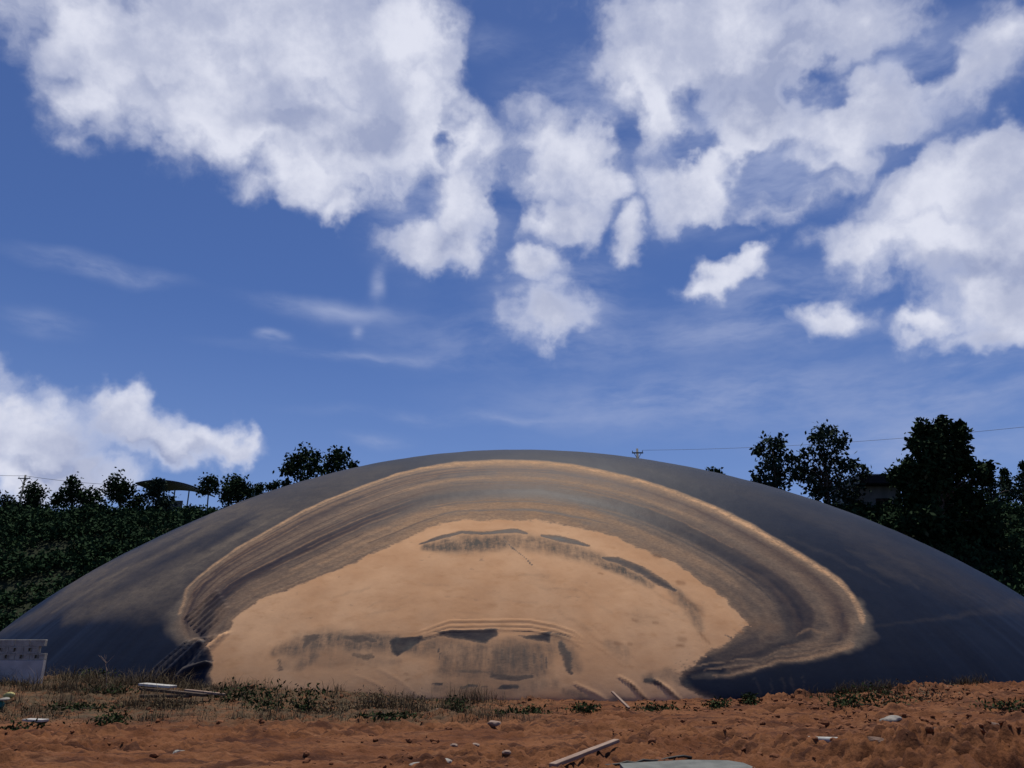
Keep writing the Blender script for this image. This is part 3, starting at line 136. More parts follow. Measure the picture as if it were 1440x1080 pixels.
("s",[("F",0.641,0.8),("T",0.762,0.8),("R",0.236,0.6)],[(-7.85,4.02,0.048),(-7.04,4.44,0.104),(-6.22,4.86,0.107),(-5.41,5.33,0.105),(-4.52,5.73,0.107),(-3.63,6.19,0.104),(-2.68,6.56,0.098),(-1.62,6.68,0.097),(-0.55,6.73,0.099),(-0.55,6.73,0.02)],1.0,1.0),
("s",[("F",0.638,0.8),("T",0.85,0.8),("R",0.315,0.6)],[(-1.09,6.71,0.048),(-0.04,6.72,0.099),(0.98,6.7,0.099),(1.98,6.54,0.103),(2.95,6.32,0.109),(3.88,6.05,0.117),(3.88,6.05,0.02)],1.0,1.0),
("s",[("F",0.299,0.8),("T",0.21,0.8),("R",0.208,0.6)],[(3.42,6.19,0.056),(4.33,5.87,0.12),(5.17,5.47,0.133),(5.94,5.02,0.139),(6.7,4.58,0.146),(7.34,4.04,0.16),(7.95,3.52,0.172),(8.4,2.9,0.176),(8.69,2.24,0.149),(8.24,1.88,0.095),(7.74,1.65,0.079),(7.25,1.46,0.06),(6.74,1.3,0.044),(6.25,1.15,0.031),(6.25,1.15,0.02)],1.0,1.0),
("s",[("F",0.485,0.8),("T",0.389,0.8),("R",0.297,0.6)],[(-9.8,1.69,0.02),(-9.84,1.81,0.049),(-9.84,2.01,0.069),(-9.78,2.24,0.075),(-9.77,2.51,0.082),(-9.27,3.11,0.084),(-8.54,3.54,0.092),(-7.75,3.93,0.095),(-6.95,4.33,0.101),(-6.14,4.75,0.104),(-5.33,5.21,0.104),(-4.45,5.6,0.104),(-4.02,5.83,0.054)],1.0,1.0),
("s",[("F",0.65,0.8),("T",0.9,0.8),("R",0.231,0.6)],[(-4.45,5.6,0.052),(-3.58,6.07,0.103),(-2.64,6.44,0.095),(-1.6,6.56,0.096),(-0.55,6.6,0.096),(0.45,6.59,0.097),(1.43,6.51,0.1),(1.43,6.51,0.02)],1.0,1.0),
("s",[("F",0.697,0.8),("T",0.731,0.8),("R",0.18,0.6)],[(0.94,6.58,0.048),(1.91,6.42,0.102),(2.86,6.21,0.108),(3.77,5.95,0.115),(4.62,5.58,0.124),(5.41,5.17,0.134),(6.16,4.74,0.142),(6.84,4.27,0.153),(7.45,3.75,0.164),(7.75,3.49,0.085)],1.0,1.0),
("s",[("F",0.486,0.8),("T",0.313,0.8),("R",0.079,0.6)],[(7.45,3.75,0.083),(7.99,3.2,0.173),(8.41,2.6,0.168),(8.32,2.06,0.12),(7.87,1.78,0.087),(7.4,1.57,0.069),(6.93,1.4,0.051),(6.46,1.25,0.037),(6.22,1.18,0.02)],1.0,1.0),
("s",[("F",0.482,0.8),("T",0.339,0.8),("R",0.128,0.6)],[(-9.79,1.69,0.02),(-9.79,1.81,0.05),(-9.75,1.99,0.069),(-9.69,2.21,0.075),(-9.68,2.46,0.081),(-9.17,3.05,0.087),(-8.44,3.47,0.091),(-7.66,3.85,0.094),(-6.85,4.24,0.1),(-6.45,4.42,0.05)],1.0,1.0),
("s",[("F",0.764,0.8),("T",0.9,0.8),("R",0.144,0.6)],[(-6.85,4.24,0.049),(-6.05,4.64,0.105),(-5.25,5.09,0.103),(-4.39,5.48,0.104),(-3.53,5.94,0.102),(-2.61,6.31,0.094),(-1.59,6.43,0.095),(-0.55,6.47,0.094),(-0.06,6.47,0.047)],1.0,1.0),
("s",[("F",0.542,0.8),("T",0.625,0.8),("R",0.147,0.6)],[(-0.55,6.47,0.047),(0.42,6.47,0.095),(1.38,6.39,0.099),(2.32,6.22,0.103),(3.22,5.98,0.109),(4.09,5.69,0.118),(4.88,5.31,0.127),(5.63,4.88,0.137),(6.36,4.49,0.142),(6.96,3.97,0.156),(7.55,3.47,0.167),(7.79,3.18,0.087)],1.0,1.0),
("s",[("F",0.336,0.8),("T",0.186,0.8),("R",0.053,0.6)],[(7.55,3.47,0.083),(8.0,2.88,0.172),(8.33,2.27,0.152),(7.95,1.94,0.097),(7.52,1.7,0.078),(7.08,1.5,0.06),(6.64,1.35,0.045),(6.19,1.21,0.031),(6.19,1.21,0.02)],1.0,1.0),
("s",[("F",0.442,0.8),("T",0.281,0.8),("R",0.174,0.6)],[(-9.76,1.69,0.02),(-9.73,1.81,0.049),(-9.67,1.98,0.069),(-9.6,2.18,0.075),(-9.58,2.41,0.081),(-9.08,3.0,0.085),(-9.08,3.0,0.02)],1.0,1.0),
("s",[("F",0.47,0.8),("T",0.545,0.8),("R",0.071,0.6)],[(-9.37,2.73,0.042),(-8.75,3.23,0.086),(-7.95,3.57,0.09),(-7.17,3.96,0.095),(-6.36,4.32,0.102),(-5.58,4.76,0.101),(-4.77,5.19,0.1),(-3.9,5.58,0.102),(-3.06,6.06,0.096),(-2.08,6.29,0.093),(-1.05,6.33,0.093),(-1.05,6.33,0.02)],1.0,1.0),
("s",[("F",0.633,0.8),("T",0.877,0.8),("R",0.335,0.6)],[(-1.57,6.31,0.046),(-0.54,6.35,0.093),(0.4,6.34,0.094),(1.33,6.27,0.096),(2.24,6.11,0.1),(2.68,6.0,0.052)],1.0,1.0),
("s",[("F",0.531,0.8),("T",0.568,0.8),("R",0.198,0.6)],[(2.24,6.11,0.05),(3.12,5.88,0.108),(3.96,5.6,0.117),(4.74,5.23,0.126),(5.47,4.82,0.136),(6.2,4.44,0.144),(6.78,3.93,0.155),(6.78,3.93,0.02)],1.0,1.0),
("s",[("F",0.351,0.8),("T",0.206,0.8),("R",0.088,0.6)],[(6.49,4.19,0.074),(7.07,3.69,0.16),(7.59,3.16,0.171),(8.03,2.61,0.166),(7.99,2.11,0.124),(7.61,1.84,0.088),(7.2,1.63,0.069),(6.79,1.45,0.052),(6.37,1.31,0.037),(6.16,1.24,0.02)],1.0,1.0),
("s",[("F",0.452,0.8),("T",0.343,0.8),("R",0.108,0.6)],[(-9.75,1.7,0.02),(-9.67,1.81,0.052),(-9.59,1.97,0.069),(-9.5,2.14,0.078),(-9.48,2.36,0.083),(-8.98,2.94,0.083),(-8.25,3.33,0.087),(-7.46,3.68,0.093),(-6.68,4.04,0.097),(-5.88,4.43,0.101),(-5.5,4.65,0.05)],1.0,1.0),
("s",[("F",0.415,0.8),("T",0.706,0.8),("R",0.281,0.6)],[(-5.88,4.43,0.05),(-5.11,4.87,0.1),(-4.26,5.24,0.102),(-3.44,5.7,0.097),(-2.55,6.07,0.093),(-1.55,6.19,0.092),(-0.54,6.23,0.092),(0.37,6.22,0.093),(1.28,6.15,0.096),(2.17,6.0,0.1),(2.6,5.89,0.051)],1.0,1.0),
("s",[("F",0.424,0.8),("T",0.418,0.8),("R",0.165,0.6)],[(2.17,6.0,0.05),(3.03,5.78,0.107),(3.85,5.52,0.115),(4.61,5.15,0.125),(5.32,4.76,0.133),(6.03,4.39,0.143),(6.6,3.89,0.152),(7.17,3.42,0.163),(7.6,2.86,0.172),(7.98,2.31,0.157),(7.98,2.31,0.02)],1.0,1.0),
("s",[("F",0.435,0.8),("T",0.279,0.8),("R",0.182,0.6)],[(7.84,2.61,0.079),(7.83,2.14,0.127),(7.47,1.87,0.087),(7.1,1.65,0.069),(6.72,1.47,0.051),(6.33,1.33,0.037),(6.13,1.27,0.02)],1.0,1.0),
("s",[("F",0.557,0.8),("T",0.462,0.8),("R",0.051,0.6)],[(-9.72,1.7,0.02),(-9.62,1.82,0.049),(-9.5,1.95,0.065),(-9.41,2.11,0.077),(-9.38,2.31,0.08),(-8.88,2.88,0.083),(-8.15,3.26,0.087),(-7.37,3.6,0.092),(-6.59,3.95,0.096),(-5.8,4.32,0.101),(-5.04,4.76,0.097),(-4.2,5.12,0.099),(-4.2,5.12,0.02)],1.0,1.0),
("s",[("F",0.626,0.8),("T",0.893,0.8),("R",0.154,0.6)],[(-4.63,4.96,0.048),(-3.79,5.34,0.099),(-2.98,5.82,0.093),(-2.03,6.06,0.089),(-1.03,6.09,0.089),(-0.09,6.1,0.09),(0.79,6.1,0.093),(1.66,5.96,0.097),(2.51,5.79,0.103),(2.51,5.79,0.02)],1.0,1.0),
("s",[("F",0.427,0.8),("T",0.521,0.8),("R",0.209,0.6)],[(2.09,5.89,0.049),(2.93,5.68,0.105),(3.73,5.43,0.114),(4.47,5.08,0.123),(5.17,4.69,0.132),(5.87,4.35,0.139),(6.15,4.11,0.073)],1.0,1.0),
("s",[("F",0.295,0.8),("T",0.196,0.8),("R",0.053,0.6)],[(5.87,4.35,0.071),(6.42,3.86,0.151),(6.97,3.39,0.162),(7.41,2.85,0.169),(7.81,2.32,0.152),(7.51,2.02,0.1),(7.17,1.79,0.078),(6.83,1.57,0.059),(6.47,1.43,0.044),(6.11,1.29,0.031),(6.11,1.29,0.02)],1.0,1.0),
("s",[("F",0.223,0.8),("T",0.2,0.8),("R",0.206,0.6)],[(-9.7,1.7,0.02),(-9.56,1.82,0.048),(-9.43,1.94,0.067),(-9.32,2.08,0.074),(-9.29,2.27,0.08),(-8.79,2.82,0.082),(-8.06,3.19,0.084),(-7.28,3.51,0.091),(-6.5,3.85,0.095),(-5.72,4.22,0.098),(-4.97,4.65,0.097),(-4.57,4.85,0.048)],1.0,1.0),
("s",[("F",0.55,0.8),("T",0.838,0.8),("R",0.109,0.6)],[(-4.97,4.65,0.05),(-4.14,5.01,0.099),(-3.34,5.46,0.095),(-2.48,5.84,0.09),(-1.52,5.95,0.089),(-0.53,5.99,0.089),(0.33,5.99,0.091),(0.76,5.99,0.044)],1.0,1.0),
("s",[("F",0.381,0.8),("T",0.643,0.8),("R",0.099,0.6)],[(0.33,5.99,0.046),(1.18,5.92,0.092),(2.02,5.79,0.098),(2.83,5.59,0.105),(3.61,5.34,0.113),(3.98,5.17,0.059)],1.0,1.0),
("s",[("F",0.559,0.8),("T",0.441,0.8),("R",0.171,0.6)],[(3.61,5.34,0.056),(4.34,5.0,0.122),(5.01,4.63,0.129),(5.7,4.3,0.139),(6.25,3.82,0.15),(6.78,3.36,0.161),(7.21,2.84,0.168),(7.63,2.34,0.155),(7.37,2.05,0.101),(7.06,1.82,0.079),(6.75,1.6,0.06),(6.41,1.45,0.044),(6.08,1.32,0.03),(6.08,1.32,0.02)],1.0,1.0),
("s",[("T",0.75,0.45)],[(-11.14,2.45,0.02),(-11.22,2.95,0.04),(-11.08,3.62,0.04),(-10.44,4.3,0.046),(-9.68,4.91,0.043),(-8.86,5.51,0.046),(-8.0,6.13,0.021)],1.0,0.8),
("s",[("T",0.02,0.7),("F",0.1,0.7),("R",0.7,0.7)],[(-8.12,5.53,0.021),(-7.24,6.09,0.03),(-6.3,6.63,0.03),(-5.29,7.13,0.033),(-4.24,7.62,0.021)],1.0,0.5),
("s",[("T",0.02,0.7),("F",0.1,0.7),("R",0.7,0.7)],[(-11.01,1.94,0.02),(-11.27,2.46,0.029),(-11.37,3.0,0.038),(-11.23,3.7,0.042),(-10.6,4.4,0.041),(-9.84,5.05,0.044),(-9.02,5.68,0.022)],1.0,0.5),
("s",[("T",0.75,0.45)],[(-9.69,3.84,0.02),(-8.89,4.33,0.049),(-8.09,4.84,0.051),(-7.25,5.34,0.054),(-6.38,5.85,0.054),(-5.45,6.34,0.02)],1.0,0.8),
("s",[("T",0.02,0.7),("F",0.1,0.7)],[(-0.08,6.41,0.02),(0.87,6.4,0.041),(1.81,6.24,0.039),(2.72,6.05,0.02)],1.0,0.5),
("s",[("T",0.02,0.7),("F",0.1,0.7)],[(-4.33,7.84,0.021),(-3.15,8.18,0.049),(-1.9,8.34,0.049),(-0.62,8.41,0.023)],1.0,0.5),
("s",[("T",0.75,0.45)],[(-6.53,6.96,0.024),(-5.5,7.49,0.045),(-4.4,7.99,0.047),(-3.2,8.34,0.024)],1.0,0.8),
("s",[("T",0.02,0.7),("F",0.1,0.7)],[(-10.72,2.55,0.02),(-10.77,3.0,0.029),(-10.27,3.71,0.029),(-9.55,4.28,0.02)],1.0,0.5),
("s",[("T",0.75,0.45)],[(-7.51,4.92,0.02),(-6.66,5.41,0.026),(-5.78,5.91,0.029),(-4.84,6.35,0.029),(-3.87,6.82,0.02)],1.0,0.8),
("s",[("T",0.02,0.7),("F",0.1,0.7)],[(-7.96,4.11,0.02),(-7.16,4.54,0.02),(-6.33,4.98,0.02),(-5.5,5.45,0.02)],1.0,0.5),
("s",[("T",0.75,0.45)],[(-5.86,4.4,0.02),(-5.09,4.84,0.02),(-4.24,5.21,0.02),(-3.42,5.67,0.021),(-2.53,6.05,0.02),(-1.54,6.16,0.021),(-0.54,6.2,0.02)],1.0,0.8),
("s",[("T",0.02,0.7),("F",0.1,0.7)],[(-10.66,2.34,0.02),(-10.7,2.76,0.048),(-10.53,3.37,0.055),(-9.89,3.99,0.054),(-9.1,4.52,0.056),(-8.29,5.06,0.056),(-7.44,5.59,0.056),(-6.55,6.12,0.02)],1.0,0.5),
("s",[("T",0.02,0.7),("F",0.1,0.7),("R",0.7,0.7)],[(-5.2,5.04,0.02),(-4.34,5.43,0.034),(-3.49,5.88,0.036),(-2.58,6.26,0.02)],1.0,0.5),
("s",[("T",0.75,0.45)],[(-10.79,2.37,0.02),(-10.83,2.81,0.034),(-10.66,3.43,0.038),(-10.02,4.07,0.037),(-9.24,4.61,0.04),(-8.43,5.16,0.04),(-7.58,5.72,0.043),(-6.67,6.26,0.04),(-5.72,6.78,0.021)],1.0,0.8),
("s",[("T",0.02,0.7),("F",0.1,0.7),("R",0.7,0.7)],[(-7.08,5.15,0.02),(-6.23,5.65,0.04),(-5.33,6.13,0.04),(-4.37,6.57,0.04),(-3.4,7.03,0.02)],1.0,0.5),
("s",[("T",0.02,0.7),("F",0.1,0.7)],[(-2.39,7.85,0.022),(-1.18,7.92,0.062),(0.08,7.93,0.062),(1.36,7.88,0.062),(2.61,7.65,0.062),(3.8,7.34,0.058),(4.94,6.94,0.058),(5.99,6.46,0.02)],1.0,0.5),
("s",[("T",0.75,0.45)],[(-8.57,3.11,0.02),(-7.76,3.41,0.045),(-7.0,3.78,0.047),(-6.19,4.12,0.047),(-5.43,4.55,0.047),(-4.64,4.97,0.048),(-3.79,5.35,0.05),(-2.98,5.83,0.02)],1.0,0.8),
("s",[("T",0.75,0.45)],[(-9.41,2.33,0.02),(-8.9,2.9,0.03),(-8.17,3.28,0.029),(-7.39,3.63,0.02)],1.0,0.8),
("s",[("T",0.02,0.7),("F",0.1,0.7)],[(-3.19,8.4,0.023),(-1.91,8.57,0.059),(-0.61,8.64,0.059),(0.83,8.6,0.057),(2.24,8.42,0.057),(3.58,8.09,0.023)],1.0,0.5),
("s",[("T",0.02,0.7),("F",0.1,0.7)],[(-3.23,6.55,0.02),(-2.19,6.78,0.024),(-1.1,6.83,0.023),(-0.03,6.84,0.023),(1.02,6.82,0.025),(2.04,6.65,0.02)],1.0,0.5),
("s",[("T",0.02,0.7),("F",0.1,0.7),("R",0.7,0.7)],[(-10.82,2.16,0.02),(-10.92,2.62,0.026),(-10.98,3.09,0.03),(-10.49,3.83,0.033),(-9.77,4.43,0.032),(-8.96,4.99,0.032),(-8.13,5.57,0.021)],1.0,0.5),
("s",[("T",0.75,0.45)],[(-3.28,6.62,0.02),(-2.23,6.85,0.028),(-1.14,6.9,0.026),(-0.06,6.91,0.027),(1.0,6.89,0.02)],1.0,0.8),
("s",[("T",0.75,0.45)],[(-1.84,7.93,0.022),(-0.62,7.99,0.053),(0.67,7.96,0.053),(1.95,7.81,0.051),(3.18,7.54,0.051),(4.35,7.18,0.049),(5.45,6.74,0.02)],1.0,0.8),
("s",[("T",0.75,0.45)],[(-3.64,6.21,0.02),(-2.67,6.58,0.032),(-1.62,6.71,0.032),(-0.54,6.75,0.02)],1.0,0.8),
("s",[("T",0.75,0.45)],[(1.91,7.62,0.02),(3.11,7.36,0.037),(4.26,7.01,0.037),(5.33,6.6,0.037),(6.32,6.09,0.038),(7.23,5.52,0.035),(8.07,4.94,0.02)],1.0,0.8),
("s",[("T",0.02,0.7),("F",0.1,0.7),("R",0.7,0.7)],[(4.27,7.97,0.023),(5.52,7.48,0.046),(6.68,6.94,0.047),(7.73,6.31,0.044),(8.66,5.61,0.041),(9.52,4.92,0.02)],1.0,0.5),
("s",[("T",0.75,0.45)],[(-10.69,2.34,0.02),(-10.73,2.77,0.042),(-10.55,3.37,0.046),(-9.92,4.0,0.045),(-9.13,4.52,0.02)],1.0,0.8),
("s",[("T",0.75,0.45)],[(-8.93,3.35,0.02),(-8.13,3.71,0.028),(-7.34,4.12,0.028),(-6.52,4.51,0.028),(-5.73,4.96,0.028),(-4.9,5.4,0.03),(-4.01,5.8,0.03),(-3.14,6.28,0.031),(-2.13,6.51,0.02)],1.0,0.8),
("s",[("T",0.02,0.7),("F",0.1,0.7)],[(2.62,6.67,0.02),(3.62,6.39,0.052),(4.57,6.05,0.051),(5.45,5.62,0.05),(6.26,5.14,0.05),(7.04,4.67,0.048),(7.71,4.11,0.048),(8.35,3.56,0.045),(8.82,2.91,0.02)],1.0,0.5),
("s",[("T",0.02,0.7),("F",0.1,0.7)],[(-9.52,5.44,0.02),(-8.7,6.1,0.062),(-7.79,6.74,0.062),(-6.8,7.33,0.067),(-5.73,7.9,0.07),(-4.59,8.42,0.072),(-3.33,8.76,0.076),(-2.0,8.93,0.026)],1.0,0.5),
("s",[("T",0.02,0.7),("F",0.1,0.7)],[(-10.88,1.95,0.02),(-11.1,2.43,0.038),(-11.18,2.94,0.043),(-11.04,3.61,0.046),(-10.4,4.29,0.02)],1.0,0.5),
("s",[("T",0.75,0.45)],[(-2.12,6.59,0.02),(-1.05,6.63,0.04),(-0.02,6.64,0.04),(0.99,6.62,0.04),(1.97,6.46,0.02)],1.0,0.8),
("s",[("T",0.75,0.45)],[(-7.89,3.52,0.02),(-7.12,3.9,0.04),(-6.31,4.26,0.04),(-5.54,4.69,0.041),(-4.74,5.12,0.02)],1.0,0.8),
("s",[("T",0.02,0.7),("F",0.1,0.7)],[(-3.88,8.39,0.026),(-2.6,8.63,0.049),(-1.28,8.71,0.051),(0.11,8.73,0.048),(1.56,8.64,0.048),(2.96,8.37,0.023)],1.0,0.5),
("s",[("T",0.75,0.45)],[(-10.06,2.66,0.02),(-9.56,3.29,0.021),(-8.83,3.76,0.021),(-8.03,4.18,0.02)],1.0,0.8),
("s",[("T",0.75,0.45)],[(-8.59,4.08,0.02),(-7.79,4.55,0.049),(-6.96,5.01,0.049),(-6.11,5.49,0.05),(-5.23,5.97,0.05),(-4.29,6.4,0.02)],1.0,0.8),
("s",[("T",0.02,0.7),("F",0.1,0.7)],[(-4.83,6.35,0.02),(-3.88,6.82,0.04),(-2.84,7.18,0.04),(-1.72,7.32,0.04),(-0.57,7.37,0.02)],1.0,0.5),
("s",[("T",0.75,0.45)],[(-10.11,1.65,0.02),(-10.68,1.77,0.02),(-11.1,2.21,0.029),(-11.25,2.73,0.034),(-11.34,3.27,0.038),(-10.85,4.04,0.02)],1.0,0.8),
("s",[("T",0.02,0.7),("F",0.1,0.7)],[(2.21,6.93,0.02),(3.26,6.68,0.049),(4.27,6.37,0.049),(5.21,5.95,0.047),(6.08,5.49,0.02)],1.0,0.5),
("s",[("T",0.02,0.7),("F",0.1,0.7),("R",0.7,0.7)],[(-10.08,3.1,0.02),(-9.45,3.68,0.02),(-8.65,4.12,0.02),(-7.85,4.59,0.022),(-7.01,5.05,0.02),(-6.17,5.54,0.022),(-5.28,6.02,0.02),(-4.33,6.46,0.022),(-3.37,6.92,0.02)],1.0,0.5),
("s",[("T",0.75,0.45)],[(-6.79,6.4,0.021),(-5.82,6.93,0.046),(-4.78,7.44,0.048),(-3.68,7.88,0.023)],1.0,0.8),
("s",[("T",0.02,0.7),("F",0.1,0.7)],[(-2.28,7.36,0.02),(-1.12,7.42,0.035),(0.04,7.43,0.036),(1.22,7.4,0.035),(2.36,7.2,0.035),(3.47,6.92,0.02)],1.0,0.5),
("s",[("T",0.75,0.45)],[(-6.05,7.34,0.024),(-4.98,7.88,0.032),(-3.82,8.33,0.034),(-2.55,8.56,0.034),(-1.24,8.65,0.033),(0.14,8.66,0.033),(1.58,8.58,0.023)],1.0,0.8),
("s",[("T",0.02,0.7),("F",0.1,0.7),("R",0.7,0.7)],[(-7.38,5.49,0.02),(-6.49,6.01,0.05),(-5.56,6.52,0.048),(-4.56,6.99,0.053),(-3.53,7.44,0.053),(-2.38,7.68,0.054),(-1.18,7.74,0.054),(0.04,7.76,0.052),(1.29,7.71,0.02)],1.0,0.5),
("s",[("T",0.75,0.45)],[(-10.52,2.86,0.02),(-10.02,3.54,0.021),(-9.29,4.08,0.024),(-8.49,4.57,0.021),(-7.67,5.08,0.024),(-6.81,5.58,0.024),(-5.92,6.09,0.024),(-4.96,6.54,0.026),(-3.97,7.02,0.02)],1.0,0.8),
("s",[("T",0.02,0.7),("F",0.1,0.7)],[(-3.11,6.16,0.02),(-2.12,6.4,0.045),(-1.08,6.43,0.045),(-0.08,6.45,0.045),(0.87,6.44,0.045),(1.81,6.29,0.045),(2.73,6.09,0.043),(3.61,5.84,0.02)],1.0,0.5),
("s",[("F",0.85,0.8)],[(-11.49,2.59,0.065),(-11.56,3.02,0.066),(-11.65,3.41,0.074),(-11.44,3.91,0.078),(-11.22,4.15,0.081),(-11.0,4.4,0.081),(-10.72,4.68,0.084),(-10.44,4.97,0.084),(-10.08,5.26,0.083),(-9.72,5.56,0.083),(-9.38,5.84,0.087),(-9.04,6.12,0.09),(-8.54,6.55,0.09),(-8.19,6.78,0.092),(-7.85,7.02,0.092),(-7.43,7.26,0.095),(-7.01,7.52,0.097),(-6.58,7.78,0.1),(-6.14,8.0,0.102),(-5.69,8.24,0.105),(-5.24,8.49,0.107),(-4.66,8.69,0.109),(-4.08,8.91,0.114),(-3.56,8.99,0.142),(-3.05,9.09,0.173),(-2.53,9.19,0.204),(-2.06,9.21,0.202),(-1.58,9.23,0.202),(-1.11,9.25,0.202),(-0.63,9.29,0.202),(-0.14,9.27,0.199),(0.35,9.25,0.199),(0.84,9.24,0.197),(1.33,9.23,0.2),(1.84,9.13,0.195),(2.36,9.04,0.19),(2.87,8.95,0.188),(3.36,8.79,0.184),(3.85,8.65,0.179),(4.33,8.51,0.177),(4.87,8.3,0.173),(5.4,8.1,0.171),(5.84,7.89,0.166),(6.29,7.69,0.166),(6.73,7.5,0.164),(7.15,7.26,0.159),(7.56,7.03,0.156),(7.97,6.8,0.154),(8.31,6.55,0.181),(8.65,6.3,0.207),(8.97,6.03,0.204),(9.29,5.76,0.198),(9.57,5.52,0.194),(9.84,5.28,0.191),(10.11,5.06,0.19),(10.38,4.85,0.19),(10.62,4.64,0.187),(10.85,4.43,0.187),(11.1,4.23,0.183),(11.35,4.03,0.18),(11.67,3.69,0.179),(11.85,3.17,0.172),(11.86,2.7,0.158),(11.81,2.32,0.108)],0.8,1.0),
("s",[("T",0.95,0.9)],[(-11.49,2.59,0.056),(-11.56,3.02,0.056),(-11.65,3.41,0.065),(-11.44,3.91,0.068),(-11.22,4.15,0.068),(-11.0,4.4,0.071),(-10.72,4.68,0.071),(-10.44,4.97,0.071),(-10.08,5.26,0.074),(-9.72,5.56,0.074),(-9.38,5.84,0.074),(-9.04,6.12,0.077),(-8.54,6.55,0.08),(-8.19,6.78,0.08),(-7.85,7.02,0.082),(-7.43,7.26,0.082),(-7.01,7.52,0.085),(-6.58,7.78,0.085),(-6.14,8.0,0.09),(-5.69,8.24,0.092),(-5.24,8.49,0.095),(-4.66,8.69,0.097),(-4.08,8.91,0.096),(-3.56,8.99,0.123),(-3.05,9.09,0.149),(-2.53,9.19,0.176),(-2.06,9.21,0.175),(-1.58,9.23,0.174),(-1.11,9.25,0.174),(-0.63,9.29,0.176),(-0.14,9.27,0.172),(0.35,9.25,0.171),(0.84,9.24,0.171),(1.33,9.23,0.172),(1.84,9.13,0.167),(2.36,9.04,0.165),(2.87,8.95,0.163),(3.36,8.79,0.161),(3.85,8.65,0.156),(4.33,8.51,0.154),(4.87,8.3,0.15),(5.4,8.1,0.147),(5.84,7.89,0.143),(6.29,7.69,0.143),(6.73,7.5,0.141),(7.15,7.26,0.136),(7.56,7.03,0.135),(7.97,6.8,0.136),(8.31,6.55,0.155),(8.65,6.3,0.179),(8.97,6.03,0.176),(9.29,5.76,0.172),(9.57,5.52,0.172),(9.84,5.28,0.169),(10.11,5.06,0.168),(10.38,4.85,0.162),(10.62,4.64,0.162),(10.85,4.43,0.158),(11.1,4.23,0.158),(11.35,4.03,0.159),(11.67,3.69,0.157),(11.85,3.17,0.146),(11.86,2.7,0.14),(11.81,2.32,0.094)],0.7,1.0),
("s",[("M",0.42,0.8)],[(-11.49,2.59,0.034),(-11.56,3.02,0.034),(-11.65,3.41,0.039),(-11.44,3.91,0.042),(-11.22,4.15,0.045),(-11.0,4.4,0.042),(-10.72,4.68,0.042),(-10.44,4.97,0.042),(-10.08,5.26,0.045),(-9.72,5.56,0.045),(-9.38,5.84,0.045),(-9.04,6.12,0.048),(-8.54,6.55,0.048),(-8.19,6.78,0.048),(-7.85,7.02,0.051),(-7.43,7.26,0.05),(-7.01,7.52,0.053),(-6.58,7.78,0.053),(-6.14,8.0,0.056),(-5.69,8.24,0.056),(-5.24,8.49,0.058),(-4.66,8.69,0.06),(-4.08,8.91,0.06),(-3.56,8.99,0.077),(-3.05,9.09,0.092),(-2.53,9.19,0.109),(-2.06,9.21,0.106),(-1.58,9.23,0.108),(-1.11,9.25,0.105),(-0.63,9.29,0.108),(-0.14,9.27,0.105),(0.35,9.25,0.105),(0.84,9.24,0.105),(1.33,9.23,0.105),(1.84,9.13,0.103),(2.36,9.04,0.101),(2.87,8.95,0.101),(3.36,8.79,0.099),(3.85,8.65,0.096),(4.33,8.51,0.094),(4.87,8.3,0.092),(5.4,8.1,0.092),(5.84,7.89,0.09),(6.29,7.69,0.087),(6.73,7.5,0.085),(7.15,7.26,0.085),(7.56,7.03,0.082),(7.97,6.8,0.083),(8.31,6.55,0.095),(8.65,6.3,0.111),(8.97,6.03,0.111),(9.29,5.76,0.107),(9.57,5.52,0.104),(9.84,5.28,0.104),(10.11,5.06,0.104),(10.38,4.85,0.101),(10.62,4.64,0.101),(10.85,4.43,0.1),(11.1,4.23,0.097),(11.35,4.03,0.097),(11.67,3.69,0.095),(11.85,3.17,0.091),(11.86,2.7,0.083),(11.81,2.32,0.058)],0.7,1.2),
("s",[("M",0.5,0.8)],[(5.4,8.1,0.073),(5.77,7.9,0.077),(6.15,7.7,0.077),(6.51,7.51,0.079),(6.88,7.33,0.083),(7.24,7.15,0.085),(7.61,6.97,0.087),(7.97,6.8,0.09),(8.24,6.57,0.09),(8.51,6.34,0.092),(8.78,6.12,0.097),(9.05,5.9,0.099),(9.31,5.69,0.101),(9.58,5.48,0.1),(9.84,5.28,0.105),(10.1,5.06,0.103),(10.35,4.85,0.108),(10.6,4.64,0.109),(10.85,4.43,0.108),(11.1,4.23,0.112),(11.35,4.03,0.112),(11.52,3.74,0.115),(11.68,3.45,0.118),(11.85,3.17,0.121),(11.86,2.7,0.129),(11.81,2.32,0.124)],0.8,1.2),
("s",[("F",0.8,0.8)],[(11.96,2.87,0.225),(11.84,2.32,0.332),(11.71,1.97,0.352),(11.28,1.66,0.245),(10.69,1.44,0.155)],1.0,2),
("s",[("M",0.34,0.75)],[(11.84,2.51,0.18),(11.67,2.04,0.19),(11.09,1.59,0.094),(10.59,1.46,0.092),(10.09,1.34,0.082),(9.6,1.23,0.071),(9.11,1.13,0.061),(8.64,1.07,0.052),(8.17,1.01,0.04),(7.81,0.91,0.039),(7.46,0.81,0.039),(6.83,0.71,0.03),(6.45,0.7,0.03),(6.08,0.69,0.03),(5.71,0.68,0.03)],1.0,3),
("s",[("F",0.7,0.6)],[(10.71,1.48,0.169),(10.3,1.4,0.156),(9.9,1.31,0.144),(9.51,1.23,0.132),(9.12,1.15,0.123),(8.65,1.09,0.104),(8.18,1.03,0.08),(7.76,0.93,0.078),(7.35,0.83,0.078),(6.95,0.73,0.079),(6.58,0.71,0.08),(6.21,0.68,0.08),(5.84,0.66,0.079),(5.48,0.64,0.079)],1.0,2),
